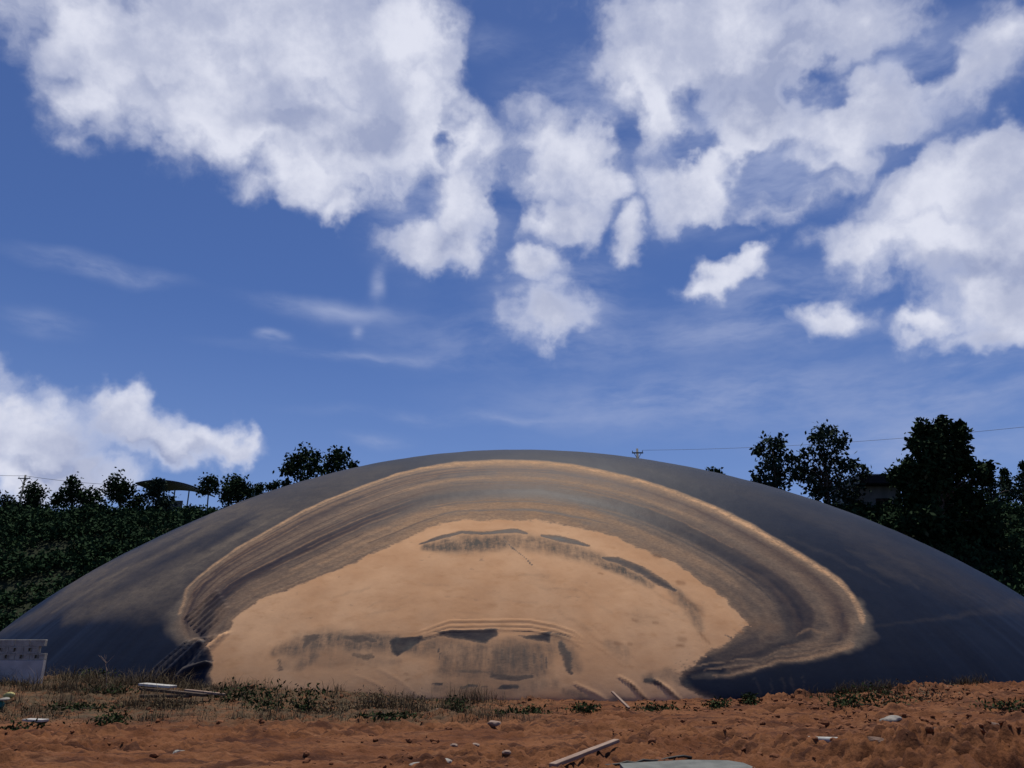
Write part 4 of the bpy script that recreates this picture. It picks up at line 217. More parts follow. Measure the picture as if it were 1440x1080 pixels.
("s",[("F",0.6,0.6)],[(8.13,1.59,0.084),(8.51,1.67,0.105),(8.9,1.75,0.136),(9.27,1.72,0.168),(9.63,1.7,0.181),(10.3,1.81,0.222)],1.0,3),
("s",[("F",0.5,0.6)],[(6.2,1.38,0.062),(6.6,1.43,0.07),(7.0,1.48,0.077),(7.4,1.53,0.09),(7.85,1.46,0.095),(8.29,1.38,0.091),(8.77,1.38,0.079),(9.25,1.38,0.068)],1.0,3),
("s",[("R",0.55,0.7)],[(7.65,2.18,0.183),(8.23,2.23,0.302),(8.58,2.05,0.162)],1.0,2),
("s",[("F",0.6,0.7)],[(7.77,2.32,0.287),(8.38,2.32,0.4),(8.65,2.03,0.223)],1.0,2),
("s",[("M",0.3,0.6)],[(7.78,2.36,0.249),(8.26,2.32,0.201)],1.0,2),
("s",[("M",0.0,0.8),("T",0.04,0.8),("W",0.0,0.8),("R",0.0,0.8),("F",0.12,0.8)],[(7.73,1.7,0.18),(7.31,1.55,0.218),(6.9,1.4,0.254),(6.52,1.26,0.262),(6.14,1.12,0.269),(5.79,0.95,0.209),(5.44,0.79,0.15)],1.2,2.0),
("s",[("M",0.0,0.7),("T",0.04,0.7),("W",0.0,0.7),("R",0.0,0.7),("F",0.2,0.7)],[(10.03,2.06,0.081),(9.5,1.86,0.109),(9.0,1.66,0.14),(8.63,1.56,0.148),(8.28,1.46,0.154),(7.93,1.36,0.159),(7.49,1.24,0.128),(7.05,1.11,0.097)],1.2,2.0),
("s",[("M",0.0,0.6),("T",0.04,0.6),("W",0.0,0.6),("R",0.0,0.6),("F",0.25,0.6)],[(9.09,2.56,0.286),(9.11,2.14,0.281),(8.68,1.79,0.158)],1.2,2.0),
("s",[("T",0.95,0.85),("F",0.6,0.8)],[(10.96,1.53,0.073),(10.52,1.42,0.07),(10.08,1.31,0.068),(9.6,1.24,0.065),(9.13,1.17,0.06),(8.71,1.12,0.052),(8.31,1.07,0.044),(7.89,0.96,0.042),(7.48,0.85,0.043),(6.84,0.73,0.03),(6.49,0.7,0.02),(6.15,0.67,0.02)],1.0,1.4),
("s",[("T",0.6,0.85),("F",0.6,0.8)],[(11.0,1.62,0.042),(10.57,1.54,0.04),(10.14,1.46,0.039),(9.66,1.39,0.036),(9.18,1.32,0.033),(8.77,1.26,0.029),(8.35,1.21,0.024),(7.93,1.1,0.024),(7.52,0.99,0.024),(6.89,0.93,0.02),(6.54,0.89,0.02),(6.21,0.85,0.02),(5.87,0.81,0.02)],1.0,1.4),
("s",[("T",0.5,0.85),("F",0.6,0.8)],[(11.04,1.7,0.037),(10.62,1.65,0.035),(10.2,1.59,0.033),(9.71,1.52,0.03),(9.23,1.44,0.028),(8.81,1.39,0.024),(8.4,1.34,0.021),(7.97,1.22,0.02),(7.55,1.11,0.02),(6.93,1.1,0.02),(6.6,1.06,0.02),(6.28,1.02,0.02),(5.95,0.97,0.02),(5.63,0.93,0.02)],1.0,1.4),
("s",[("T",0.6,0.7)],[(9.19,1.86,0.025),(9.77,2.03,0.047),(10.22,1.92,0.068),(9.85,1.66,0.039),(9.26,1.53,0.021)],1.0,2.5),
("s",[("T",0.5,0.7)],[(8.55,1.44,0.02),(8.95,1.54,0.029),(9.35,1.64,0.039),(9.79,1.65,0.033),(10.23,1.66,0.024)],1.0,2.5),
("s",[("F",0.8,0.8)],[(-11.59,3.02,0.217),(-11.63,2.6,0.361),(-11.43,2.16,0.321),(-10.94,1.77,0.196),(-10.25,1.66,0.133)],1.0,2),
("s",[("M",0.28,0.7)],[(-11.58,2.89,0.138),(-11.53,2.4,0.208),(-11.13,1.93,0.166),(-10.64,1.7,0.116)],1.0,2),
("s",[("R",0.35,0.5)],[(-11.46,2.28,0.179),(-10.99,1.86,0.175)],1.0,2),
("s",[("F",0.08,0.7)],[(-11.15,2.49,0.04),(-10.95,2.73,0.048),(-10.76,2.98,0.056),(-10.43,3.33,0.036)],1.0,0.3),
("s",[("F",0.75,0.55)],[(-11.03,2.42,0.036),(-10.83,2.66,0.038),(-10.64,2.9,0.04)],1.0,0.3),
("s",[("F",0.08,0.7)],[(-10.98,2.38,0.04),(-10.78,2.62,0.048),(-10.58,2.86,0.052),(-10.29,3.2,0.033)],1.0,0.3),
("s",[("F",0.75,0.55)],[(-10.86,2.31,0.032),(-10.66,2.54,0.034),(-10.46,2.78,0.04)],1.0,0.3),
("s",[("F",0.08,0.7)],[(-10.81,2.27,0.036),(-10.6,2.5,0.047),(-10.41,2.74,0.052),(-10.14,3.08,0.032)],1.0,0.3),
("s",[("F",0.75,0.55)],[(-10.69,2.2,0.035),(-10.49,2.43,0.034),(-10.29,2.67,0.04)],1.0,0.3),
("s",[("F",0.08,0.7)],[(-10.64,2.16,0.039),(-10.43,2.39,0.047),(-10.23,2.63,0.052),(-9.99,2.96,0.035)],1.0,0.3),
("s",[("F",0.75,0.55)],[(-10.52,2.09,0.032),(-10.32,2.32,0.037),(-10.12,2.55,0.039)],1.0,0.3),
("s",[("F",0.08,0.7)],[(-10.47,2.05,0.036),(-10.27,2.28,0.044),(-10.07,2.51,0.051),(-9.86,2.85,0.032)],1.0,0.3),
("s",[("F",0.75,0.55)],[(-10.35,1.98,0.031),(-10.16,2.21,0.034),(-9.96,2.44,0.039)],1.0,0.3),
("s",[("F",0.08,0.7)],[(-10.3,1.94,0.036),(-10.11,2.17,0.046),(-9.91,2.4,0.051),(-9.72,2.73,0.032)],1.0,0.3),
("s",[("F",0.75,0.55)],[(-10.19,1.87,0.031),(-9.99,2.1,0.033),(-9.8,2.33,0.039)],1.0,0.3),
("s",[("F",0.08,0.7)],[(-10.15,1.84,0.035),(-9.95,2.06,0.043),(-9.75,2.29,0.048),(-9.58,2.62,0.029)],1.0,0.3),
("s",[("F",0.75,0.55)],[(-10.04,1.77,0.028),(-9.84,1.99,0.033),(-9.64,2.22,0.038)],1.0,0.3),
("p",[("F",0.6,1.0)],[(-9.7,1.7),(-9.51,1.86),(-9.32,2.04),(-9.29,2.27),(-9.04,2.61),(-8.55,3.02),(-7.79,3.28),(-7.34,3.48),(-6.89,3.69),(-6.43,3.88),(-5.97,4.07),(-5.18,4.54),(-4.48,4.89),(-3.99,5.06),(-3.63,5.28),(-2.91,5.73),(-2.13,5.94),(-1.6,5.95),(-1.06,5.97),(-0.53,5.99),(0.13,5.99),(0.8,5.99),(1.46,5.88),(2.11,5.77),(2.75,5.61),(3.39,5.45),(3.85,5.23),(4.31,5.02),(4.74,4.78),(5.16,4.55),(5.74,4.29),(6.25,3.82),(6.75,3.4),(7.2,2.85),(7.49,2.59),(7.63,2.34),(7.47,2.14),(7.21,1.92),(6.71,1.57),(6.08,1.32),(5.34,0.84),(5.02,0.64),(4.99,0.37),(5.5,0.17),(5.99,-0.04),(5.84,-0.36),(5.41,-0.36),(4.99,-0.36),(4.57,-0.36),(4.14,-0.36),(3.73,-0.36),(3.31,-0.36),(2.89,-0.36),(2.48,-0.37),(2.06,-0.37),(1.65,-0.37),(1.24,-0.37),(0.82,-0.37),(0.41,-0.37),(0.0,-0.38),(-0.41,-0.38),(-0.84,-0.38),(-1.27,-0.37),(-1.7,-0.37),(-2.13,-0.37),(-2.57,-0.37),(-3.0,-0.37),(-3.44,-0.37),(-3.88,-0.37),(-4.32,-0.37),(-4.76,-0.37),(-5.21,-0.37),(-5.65,-0.37),(-6.1,-0.32),(-6.55,-0.26),(-7.0,-0.21),(-7.47,-0.15),(-7.94,-0.1),(-8.41,-0.04),(-9.18,0.32),(-9.47,0.68),(-9.51,1.06),(-9.91,1.53)],0.14,2.2),
("p",[("T",0.75,1.0)],[(-9.7,1.7),(-9.51,1.86),(-9.32,2.04),(-9.29,2.27),(-9.04,2.61),(-8.55,3.02),(-7.79,3.28),(-7.34,3.48),(-6.89,3.69),(-6.43,3.88),(-5.97,4.07),(-5.18,4.54),(-4.48,4.89),(-3.99,5.06),(-3.63,5.28),(-2.91,5.73),(-2.13,5.94),(-1.6,5.95),(-1.06,5.97),(-0.53,5.99),(0.13,5.99),(0.8,5.99),(1.46,5.88),(2.11,5.77),(2.75,5.61),(3.39,5.45),(3.85,5.23),(4.31,5.02),(4.74,4.78),(5.16,4.55),(5.74,4.29),(6.25,3.82),(6.75,3.4),(7.2,2.85),(7.49,2.59),(7.63,2.34),(7.47,2.14),(7.21,1.92),(6.71,1.57),(6.08,1.32),(5.34,0.84),(5.02,0.64),(4.99,0.37),(5.5,0.17),(5.99,-0.04),(5.84,-0.36),(5.41,-0.36),(4.99,-0.36),(4.57,-0.36),(4.14,-0.36),(3.73,-0.36),(3.31,-0.36),(2.89,-0.36),(2.48,-0.37),(2.06,-0.37),(1.65,-0.37),(1.24,-0.37),(0.82,-0.37),(0.41,-0.37),(0.0,-0.38),(-0.41,-0.38),(-0.84,-0.38),(-1.27,-0.37),(-1.7,-0.37),(-2.13,-0.37),(-2.57,-0.37),(-3.0,-0.37),(-3.44,-0.37),(-3.88,-0.37),(-4.32,-0.37),(-4.76,-0.37),(-5.21,-0.37),(-5.65,-0.37),(-6.1,-0.32),(-6.55,-0.26),(-7.0,-0.21),(-7.47,-0.15),(-7.94,-0.1),(-8.41,-0.04),(-9.18,0.32),(-9.47,0.68),(-9.51,1.06),(-9.91,1.53)],0.2,2.2),
("p",[("M",0.93,1.0)],[(-9.7,1.7),(-9.51,1.86),(-9.32,2.04),(-9.29,2.27),(-9.04,2.61),(-8.55,3.02),(-7.79,3.28),(-7.34,3.48),(-6.89,3.69),(-6.43,3.88),(-5.97,4.07),(-5.18,4.54),(-4.48,4.89),(-3.99,5.06),(-3.63,5.28),(-2.91,5.73),(-2.13,5.94),(-1.6,5.95),(-1.06,5.97),(-0.53,5.99),(0.13,5.99),(0.8,5.99),(1.46,5.88),(2.11,5.77),(2.75,5.61),(3.39,5.45),(3.85,5.23),(4.31,5.02),(4.74,4.78),(5.16,4.55),(5.74,4.29),(6.25,3.82),(6.75,3.4),(7.2,2.85),(7.49,2.59),(7.63,2.34),(7.47,2.14),(7.21,1.92),(6.71,1.57),(6.08,1.32),(5.34,0.84),(5.02,0.64),(4.99,0.37),(5.5,0.17),(5.99,-0.04),(5.84,-0.36),(5.41,-0.36),(4.99,-0.36),(4.57,-0.36),(4.14,-0.36),(3.73,-0.36),(3.31,-0.36),(2.89,-0.36),(2.48,-0.37),(2.06,-0.37),(1.65,-0.37),(1.24,-0.37),(0.82,-0.37),(0.41,-0.37),(0.0,-0.38),(-0.41,-0.38),(-0.84,-0.38),(-1.27,-0.37),(-1.7,-0.37),(-2.13,-0.37),(-2.57,-0.37),(-3.0,-0.37),(-3.44,-0.37),(-3.88,-0.37),(-4.32,-0.37),(-4.76,-0.37),(-5.21,-0.37),(-5.65,-0.37),(-6.1,-0.32),(-6.55,-0.26),(-7.0,-0.21),(-7.47,-0.15),(-7.94,-0.1),(-8.41,-0.04),(-9.18,0.32),(-9.47,0.68),(-9.51,1.06),(-9.91,1.53)],0.12,2.2),
("p",[("R",0.12,1.0)],[(-9.7,1.7),(-9.51,1.86),(-9.32,2.04),(-9.29,2.27),(-9.04,2.61),(-8.55,3.02),(-7.79,3.28),(-7.34,3.48),(-6.89,3.69),(-6.43,3.88),(-5.97,4.07),(-5.18,4.54),(-4.48,4.89),(-3.99,5.06),(-3.63,5.28),(-2.91,5.73),(-2.13,5.94),(-1.6,5.95),(-1.06,5.97),(-0.53,5.99),(0.13,5.99),(0.8,5.99),(1.46,5.88),(2.11,5.77),(2.75,5.61),(3.39,5.45),(3.85,5.23),(4.31,5.02),(4.74,4.78),(5.16,4.55),(5.74,4.29),(6.25,3.82),(6.75,3.4),(7.2,2.85),(7.49,2.59),(7.63,2.34),(7.47,2.14),(7.21,1.92),(6.71,1.57),(6.08,1.32),(5.34,0.84),(5.02,0.64),(4.99,0.37),(5.5,0.17),(5.99,-0.04),(5.84,-0.36),(5.41,-0.36),(4.99,-0.36),(4.57,-0.36),(4.14,-0.36),(3.73,-0.36),(3.31,-0.36),(2.89,-0.36),(2.48,-0.37),(2.06,-0.37),(1.65,-0.37),(1.24,-0.37),(0.82,-0.37),(0.41,-0.37),(0.0,-0.38),(-0.41,-0.38),(-0.84,-0.38),(-1.27,-0.37),(-1.7,-0.37),(-2.13,-0.37),(-2.57,-0.37),(-3.0,-0.37),(-3.44,-0.37),(-3.88,-0.37),(-4.32,-0.37),(-4.76,-0.37),(-5.21,-0.37),(-5.65,-0.37),(-6.1,-0.32),(-6.55,-0.26),(-7.0,-0.21),(-7.47,-0.15),(-7.94,-0.1),(-8.41,-0.04),(-9.18,0.32),(-9.47,0.68),(-9.51,1.06),(-9.91,1.53)],0.2,1),
("s",[("M",0.8,0.7)],[(6.8,1.91,0.074),(7.07,1.82,0.02)],1.0,1.5),
("s",[("M",0.0,0.35),("T",0.04,0.35),("W",0.0,0.35),("R",0.0,0.35),("F",0.3,0.35)],[(6.99,1.8,0.039),(6.64,1.9,0.02)],0.9,2.0),
("s",[("M",0.8,0.7)],[(5.5,1.15,0.068),(5.72,1.07,0.02)],1.0,1.5),
("s",[("M",0.0,0.35),("T",0.04,0.35),("W",0.0,0.35),("R",0.0,0.35),("F",0.3,0.35)],[(5.67,1.05,0.036),(5.4,1.11,0.02)],0.9,2.0),
("s",[("M",0.8,0.7)],[(7.43,2.27,0.079),(7.62,2.2,0.021)],1.0,1.5),
("s",[("M",0.0,0.35),("T",0.04,0.35),("W",0.0,0.35),("R",0.0,0.35),("F",0.3,0.35)],[(7.55,2.16,0.041),(7.29,2.27,0.02)],0.9,2.0),
("s",[("M",0.8,0.7)],[(5.78,1.32,0.069),(6.1,1.21,0.02)],1.0,1.5),
("s",[("M",0.0,0.35),("T",0.04,0.35),("W",0.0,0.35),("R",0.0,0.35),("F",0.3,0.35)],[(5.93,1.21,0.035),(5.55,1.31,0.02)],0.9,2.0),
("s",[("M",0.8,0.7)],[(7.39,2.25,0.077),(7.62,2.16,0.021)],1.0,1.5),
("s",[("M",0.0,0.35),("T",0.04,0.35),("W",0.0,0.35),("R",0.0,0.35),("F",0.3,0.35)],[(7.58,2.14,0.041),(7.2,2.22,0.02)],0.9,2.0),
("s",[("M",0.8,0.7)],[(6.77,1.89,0.074),(7.1,1.78,0.02)],1.0,1.5),
("s",[("M",0.0,0.35),("T",0.04,0.35),("W",0.0,0.35),("R",0.0,0.35),("F",0.3,0.35)],[(6.92,1.78,0.04),(6.66,1.9,0.02)],0.9,2.0),
("s",[("M",0.8,0.7)],[(7.09,2.08,0.075),(7.42,1.96,0.02)],1.0,1.5),
("s",[("M",0.0,0.35),("T",0.04,0.35),("W",0.0,0.35),("R",0.0,0.35),("F",0.3,0.35)],[(7.18,1.97,0.04),(6.87,2.1,0.02)],0.9,2.0),
("s",[("M",0.8,0.7)],[(5.35,1.06,0.067),(5.68,0.96,0.02)],1.0,1.5),
("s",[("M",0.0,0.35),("T",0.04,0.35),("W",0.0,0.35),("R",0.0,0.35),("F",0.3,0.35)],[(5.36,0.96,0.036),(5.11,1.08,0.02)],0.9,2.0),
("s",[("M",0.8,0.7)],[(6.74,1.87,0.074),(7.03,1.77,0.02)],1.0,1.5),
("s",[("M",0.0,0.35),("T",0.04,0.35),("W",0.0,0.35),("R",0.0,0.35),("F",0.3,0.35)],[(6.93,1.77,0.039),(6.7,1.85,0.02)],0.9,2.0),
("s",[("M",0.8,0.7)],[(5.23,1.0,0.066),(5.48,0.91,0.02)],1.0,1.5),
("s",[("M",0.0,0.35),("T",0.04,0.35),("W",0.0,0.35),("R",0.0,0.35),("F",0.3,0.35)],[(5.27,0.9,0.035),(4.97,1.03,0.02)],0.9,2.0),
("s",[("M",0.8,0.7)],[(6.14,1.53,0.07),(6.38,1.44,0.02)],1.0,1.5),
("s",[("M",0.0,0.35),("T",0.04,0.35),("W",0.0,0.35),("R",0.0,0.35),("F",0.3,0.35)],[(6.31,1.42,0.036),(5.94,1.54,0.02)],0.9,2.0),
("s",[("M",0.8,0.7)],[(7.39,2.24,0.078),(7.73,2.12,0.021)],1.0,1.5),
("s",[("M",0.0,0.35),("T",0.04,0.35),("W",0.0,0.35),("R",0.0,0.35),("F",0.3,0.35)],[(7.57,2.13,0.04),(7.25,2.24,0.02)],0.9,2.0),
("s",[("M",0.8,0.7)],[(6.8,1.91,0.075),(6.96,1.84,0.021)],1.0,1.5),
("s",[("M",0.0,0.35),("T",0.04,0.35),("W",0.0,0.35),("R",0.0,0.35),("F",0.3,0.35)],[(6.84,1.8,0.039),(6.52,1.89,0.02)],0.9,2.0),
("s",[("M",0.8,0.7)],[(5.28,1.02,0.067),(5.56,0.93,0.02)],1.0,1.5),
("s",[("M",0.0,0.35),("T",0.04,0.35),("W",0.0,0.35),("R",0.0,0.35),("F",0.3,0.35)],[(5.47,0.92,0.034),(5.2,0.99,0.02)],0.9,2.0),
("s",[("W",0.247,0.6)],[(-3.22,3.53,0.024),(-2.85,3.49,0.037),(-2.49,3.45,0.049),(-2.12,3.41,0.061)],1.2,2),
("s",[("W",0.216,0.6)],[(-1.8,2.57,0.023),(-1.44,2.53,0.034),(-1.08,2.49,0.045),(-0.73,2.46,0.056)],1.2,2),
("s",[("R",0.232,0.6)],[(2.73,2.18,0.023),(3.01,2.02,0.034),(3.28,1.87,0.046),(3.56,1.71,0.057)],1.2,2),
("s",[("W",0.177,0.6)],[(-2.14,3.08,0.024),(-1.77,3.04,0.035),(-1.41,3.01,0.047),(-1.05,2.97,0.058)],1.2,2),
("s",[("W",0.269,0.6)],[(4.71,3.26,0.026),(5.04,3.07,0.039),(5.35,2.87,0.054),(5.67,2.68,0.065)],1.2,2),
("s",[("W",0.226,0.6)],[(1.46,2.64,0.024),(1.74,2.48,0.032),(2.02,2.33,0.041),(2.29,2.17,0.049),(2.56,2.02,0.057)],1.2,2),
("s",[("R",0.176,0.6)],[(-1.51,2.31,0.022),(-0.9,2.25,0.055)],1.2,2),
("s",[("R",0.279,0.6)],[(-3.94,2.18,0.023),(-3.63,2.25,0.034),(-3.33,2.33,0.046),(-3.02,2.4,0.058)],1.2,2),
("s",[("W",0.142,0.6)],[(-0.04,3.58,0.025),(0.4,3.53,0.037),(0.83,3.49,0.049),(1.27,3.44,0.062)],1.2,2),
("s",[("W",0.181,0.6)],[(2.65,2.91,0.025),(2.95,2.74,0.042),(3.24,2.56,0.061)],1.2,2),
("s",[("R",0.216,0.6)],[(2.31,3.64,0.026),(2.65,3.44,0.038),(2.97,3.25,0.051),(3.3,3.05,0.063)],1.2,2),
("s",[("W",0.244,0.6)],[(-4.65,2.45,0.024),(-4.33,2.52,0.035),(-4.02,2.6,0.048),(-3.71,2.68,0.06)],1.2,2),
("s",[("W",0.286,0.6)],[(0.92,3.38,0.024),(1.31,3.34,0.036),(1.7,3.3,0.049),(2.09,3.26,0.061)],1.2,2),
("s",[("R",0.191,0.6)],[(-1.26,3.63,0.025),(-0.8,3.58,0.043),(-0.34,3.53,0.062)],1.2,2),
("s",[("W",0.144,0.6)],[(5.12,3.42,0.027),(5.42,3.23,0.037),(5.71,3.05,0.049),(6.0,2.87,0.057),(6.29,2.7,0.067)],1.2,2),
("s",[("R",0.195,0.6)],[(-3.25,2.59,0.023),(-2.9,2.56,0.034),(-2.56,2.52,0.045),(-2.22,2.49,0.056)],1.2,2),
("s",[("W",0.187,0.6)],[(-1.75,2.41,0.022),(-1.42,2.38,0.039),(-1.09,2.34,0.055)],1.2,2),
("s",[("W",0.155,0.6)],[(1.69,2.45,0.023),(1.96,2.3,0.034),(2.23,2.15,0.046),(2.5,2.0,0.057)],1.2,2),
("s",[("R",0.236,0.6)],[(-4.1,3.54,0.027),(-3.53,3.68,0.067)],1.2,2),
("s",[("R",0.26,0.6)],[(-2.06,2.2,0.022),(-1.73,2.17,0.03),(-1.4,2.14,0.038),(-1.08,2.11,0.046),(-0.75,2.08,0.054)],1.2,2),
("s",[("R",0.124,0.6)],[(3.05,3.4,0.026),(3.33,3.23,0.035),(3.61,3.07,0.045),(3.88,2.9,0.055),(4.15,2.74,0.062)],1.2,2),
("s",[("R",0.126,0.6)],[(-6.38,3.42,0.028),(-5.99,3.52,0.041),(-5.61,3.62,0.054),(-5.22,3.72,0.069)],1.2,2),
("s",[("R",0.164,0.6)],[(-2.16,2.86,0.023),(-1.74,2.81,0.035),(-1.32,2.77,0.046),(-0.9,2.73,0.057)],1.2,2),
("s",[("W",0.27,0.6)],[(-6.03,3.05,0.026),(-5.63,3.15,0.04),(-5.22,3.25,0.053),(-4.82,3.36,0.066)],1.2,2),
("s",[("W",0.169,0.6)],[(0.83,3.65,0.025),(1.38,3.6,0.063)],1.2,2),
("s",[("R",0.177,0.6)],[(-0.28,3.72,0.026),(0.08,3.68,0.037),(0.44,3.64,0.049),(0.79,3.6,0.063)],1.2,2),
("s",[("R",0.223,0.6)],[(2.95,2.98,0.025),(3.23,2.82,0.034),(3.5,2.66,0.043),(3.77,2.5,0.052),(4.04,2.34,0.061)],1.2,2),
("s",[("R",0.226,0.6)],[(4.38,4.0,0.029),(4.7,3.8,0.039),(5.01,3.61,0.048),(5.32,3.41,0.058),(5.62,3.22,0.068)],1.2,2),
("s",[("R",0.227,0.6)],[(5.74,3.47,0.027),(6.02,3.29,0.042),(6.3,3.12,0.055),(6.57,2.95,0.069)],1.2,2),
("s",[("W",0.249,0.6)],[(0.8,2.37,0.022),(1.4,2.31,0.056)],1.2,2),
("s",[("W",0.184,0.6)],[(-1.35,2.28,0.022),(-1.02,2.25,0.03),(-0.69,2.22,0.038),(-0.36,2.19,0.046),(-0.04,2.15,0.055)],1.2,2),
("s",[("R",0.283,0.6)],[(4.23,2.23,0.023),(4.5,2.08,0.033),(4.76,1.93,0.042),(5.03,1.78,0.051),(5.29,1.63,0.059)],1.2,2),
("s",[("R",0.199,0.6)],[(5.0,3.08,0.026),(5.36,2.85,0.046),(5.72,2.64,0.065)],1.2,2),
("s",[("R",0.289,0.6)],[(-4.24,2.63,0.024),(-3.9,2.71,0.036),(-3.56,2.79,0.049),(-3.23,2.88,0.061)],1.2,2),
("s",[("W",0.217,0.6)],[(1.72,3.51,0.025),(2.12,3.28,0.043),(2.51,3.05,0.062)],1.2,2),
("s",[("W",0.17,0.6)],[(4.85,2.8,0.026),(5.2,2.59,0.044),(5.54,2.38,0.063)],1.2,2),
("s",[("W",0.285,0.6)],[(0.26,3.84,0.026),(0.73,3.8,0.044),(1.19,3.75,0.063)],1.2,2),
("s",[("W",0.226,0.6)],[(0.06,2.95,0.023),(0.45,2.91,0.041),(0.83,2.87,0.058)],1.2,2),
("s",[("R",0.145,0.6)],[(-1.23,2.76,0.023),(-0.89,2.72,0.031),(-0.56,2.69,0.04),(-0.22,2.66,0.048),(0.11,2.62,0.057)],1.2,2),
("s",[("W",0.228,0.6)],[(-4.82,2.69,0.025),(-4.49,2.78,0.034),(-4.15,2.86,0.044),(-3.81,2.95,0.053),(-3.48,3.03,0.063)],1.2,2),
("s",[("R",0.32,0.6)],[(-4.11,5.0,0.155),(-3.71,5.22,0.156),(-3.31,5.44,0.158),(-2.9,5.67,0.16),(-2.5,5.7,0.157),(-2.11,5.74,0.157),(-1.72,5.77,0.157),(-1.32,5.81,0.157),(-0.93,5.85,0.157),(-0.53,5.89,0.158),(-0.15,5.85,0.161),(0.23,5.82,0.165),(0.6,5.78,0.168),(0.98,5.75,0.173),(1.35,5.72,0.177),(1.73,5.68,0.182),(2.1,5.65,0.187),(2.47,5.52,0.191),(2.84,5.39,0.195),(3.2,5.27,0.199),(3.57,5.15,0.202),(3.93,5.02,0.206),(4.28,4.9,0.213),(4.64,4.71,0.212),(5.0,4.52,0.211),(5.35,4.34,0.208),(5.7,4.16,0.208),(5.96,3.92,0.198),(6.21,3.69,0.189),(6.46,3.47,0.18),(6.71,3.25,0.172),(6.92,2.99,0.152),(7.12,2.73,0.129),(7.33,2.48,0.111)],1.0,1.0),
("s",[("W",1.0,0.95)],[(-3.1,4.84,0.144),(-2.41,4.89,0.315),(-1.97,4.93,0.36),(-1.53,4.97,0.401),(-1.02,4.98,0.371),(-0.51,5.0,0.342)],1.0,1.5),
("s",[("W",0.75,0.9)],[(-0.51,5.05,0.316),(0.0,5.05,0.344),(0.51,5.05,0.373),(0.93,4.98,0.371),(1.35,4.9,0.37),(1.77,4.83,0.37),(2.18,4.69,0.349),(2.58,4.55,0.329),(2.98,4.42,0.309),(3.3,4.29,0.261),(3.61,4.16,0.213),(3.92,4.03,0.165)],1.0,1.5),
("s",[("M",0.05,0.85)],[(-3.3,4.99,0.031),(-2.97,5.1,0.052),(-2.63,5.21,0.072),(-2.23,5.32,0.07),(-1.82,5.44,0.067),(-1.12,5.41,0.037)],0.9,0.4),
("s",[("R",0.5,0.7)],[(-2.59,5.27,0.031),(-2.21,5.4,0.04),(-1.83,5.53,0.048),(-1.12,5.5,0.049),(-0.74,5.54,0.039),(-0.37,5.58,0.031)],1.0,0.4),
("s",[("M",0.05,0.9)],[(-1.12,5.41,0.045),(-0.74,5.45,0.055),(-0.36,5.49,0.065),(0.18,5.52,0.09),(0.54,5.43,0.046)],0.9,0.4),
("s",[("M",0.03,0.92)],[(1.09,5.34,0.066),(1.77,5.2,0.1),(2.35,5.06,0.089),(2.77,4.95,0.029)],0.9,0.4),
("s",[("F",0.45,0.9)],[(1.09,5.34,0.066),(1.77,5.2,0.1),(2.27,5.07,0.066),(2.77,4.95,0.029)],0.9,0.4),
("s",[("M",0.02,0.95)],[(3.24,4.48,0.041),(3.73,4.4,0.125),(4.19,4.17,0.129),(4.64,3.93,0.141),(4.86,3.76,0.139),(5.23,3.53,0.139),(5.44,3.31,0.056)],0.8,0.5),
("s",[("F",0.3,0.9)],[(3.24,4.48,0.041),(3.73,4.4,0.125),(4.19,4.17,0.13),(4.53,3.96,0.134),(4.86,3.76,0.139),(5.15,3.53,0.096),(5.44,3.31,0.055)],0.8,0.5),
("s",[("W",0.9,0.9)],[(2.96,4.24,0.108),(3.44,4.11,0.164),(3.91,3.98,0.219),(4.29,3.73,0.192),(4.68,3.48,0.163)],1.0,1),
("s",[("W",0.75,0.9)],[(5.28,3.44,0.165),(5.66,3.0,0.272),(5.92,2.58,0.289),(6.03,2.09,0.152)],1.0,1.5),
("s",[("R",0.6,0.7)],[(5.43,3.24,0.053),(5.88,2.91,0.067),(6.06,2.68,0.059),(6.24,2.45,0.053)],1.0,0.5),
("s",[("R",0.9,0.8)],[(5.99,1.92,0.05),(6.14,1.7,0.065),(6.27,1.57,0.025)],1.0,0.5),
("s",[("R",0.95,0.8)],[(5.67,3.59,0.081),(5.84,3.56,0.081)],1.0,0.6),
("s",[("R",0.95,0.8)],[(5.05,4.58,0.088),(5.23,4.55,0.087)],1.0,0.6),
("s",[("R",0.95,0.8)],[(3.85,2.31,0.055),(3.98,2.28,0.055)],1.0,0.6),
("s",[("R",0.95,0.8)],[(4.54,2.24,0.046),(4.65,2.22,0.047)],1.0,0.6),
("s",[("R",0.95,0.8)],[(5.27,1.74,0.079),(5.46,1.72,0.078)],1.0,0.6),
("s",[("R",0.95,0.8)],[(5.18,1.55,0.066),(5.34,1.53,0.067)],1.0,0.6),
("s",[("R",0.95,0.8)],[(2.99,3.9,0.04),(3.08,3.87,0.039)],1.0,0.6),
("s",[("R",0.95,0.8)],[(3.19,1.59,0.065),(3.35,1.57,0.064)],1.0,0.6),
("s",[("R",0.95,0.8)],[(3.61,1.59,0.054),(3.74,1.57,0.054)],1.0,0.6),
("s",[("R",0.95,0.8)],[(-3.22,0.72,0.039),(-3.12,0.7,0.039)],1.0,0.6),
("s",[("R",0.95,0.8)],[(-3.15,0.54,0.031),(-3.07,0.52,0.031)],1.0,0.6),
("s",[("R",0.95,0.8)],[(7.29,1.96,0.049),(7.39,1.94,0.049)],1.0,0.6),
("s",[("M",0.0,0.7),("T",0.04,0.7),("W",0.0,0.7),("R",0.0,0.7),("F",0.3,0.7)],[(-0.36,5.2,0.028),(0.05,4.77,0.037),(0.45,4.44,0.031),(0.73,4.12,0.02)],0.9,0.3),
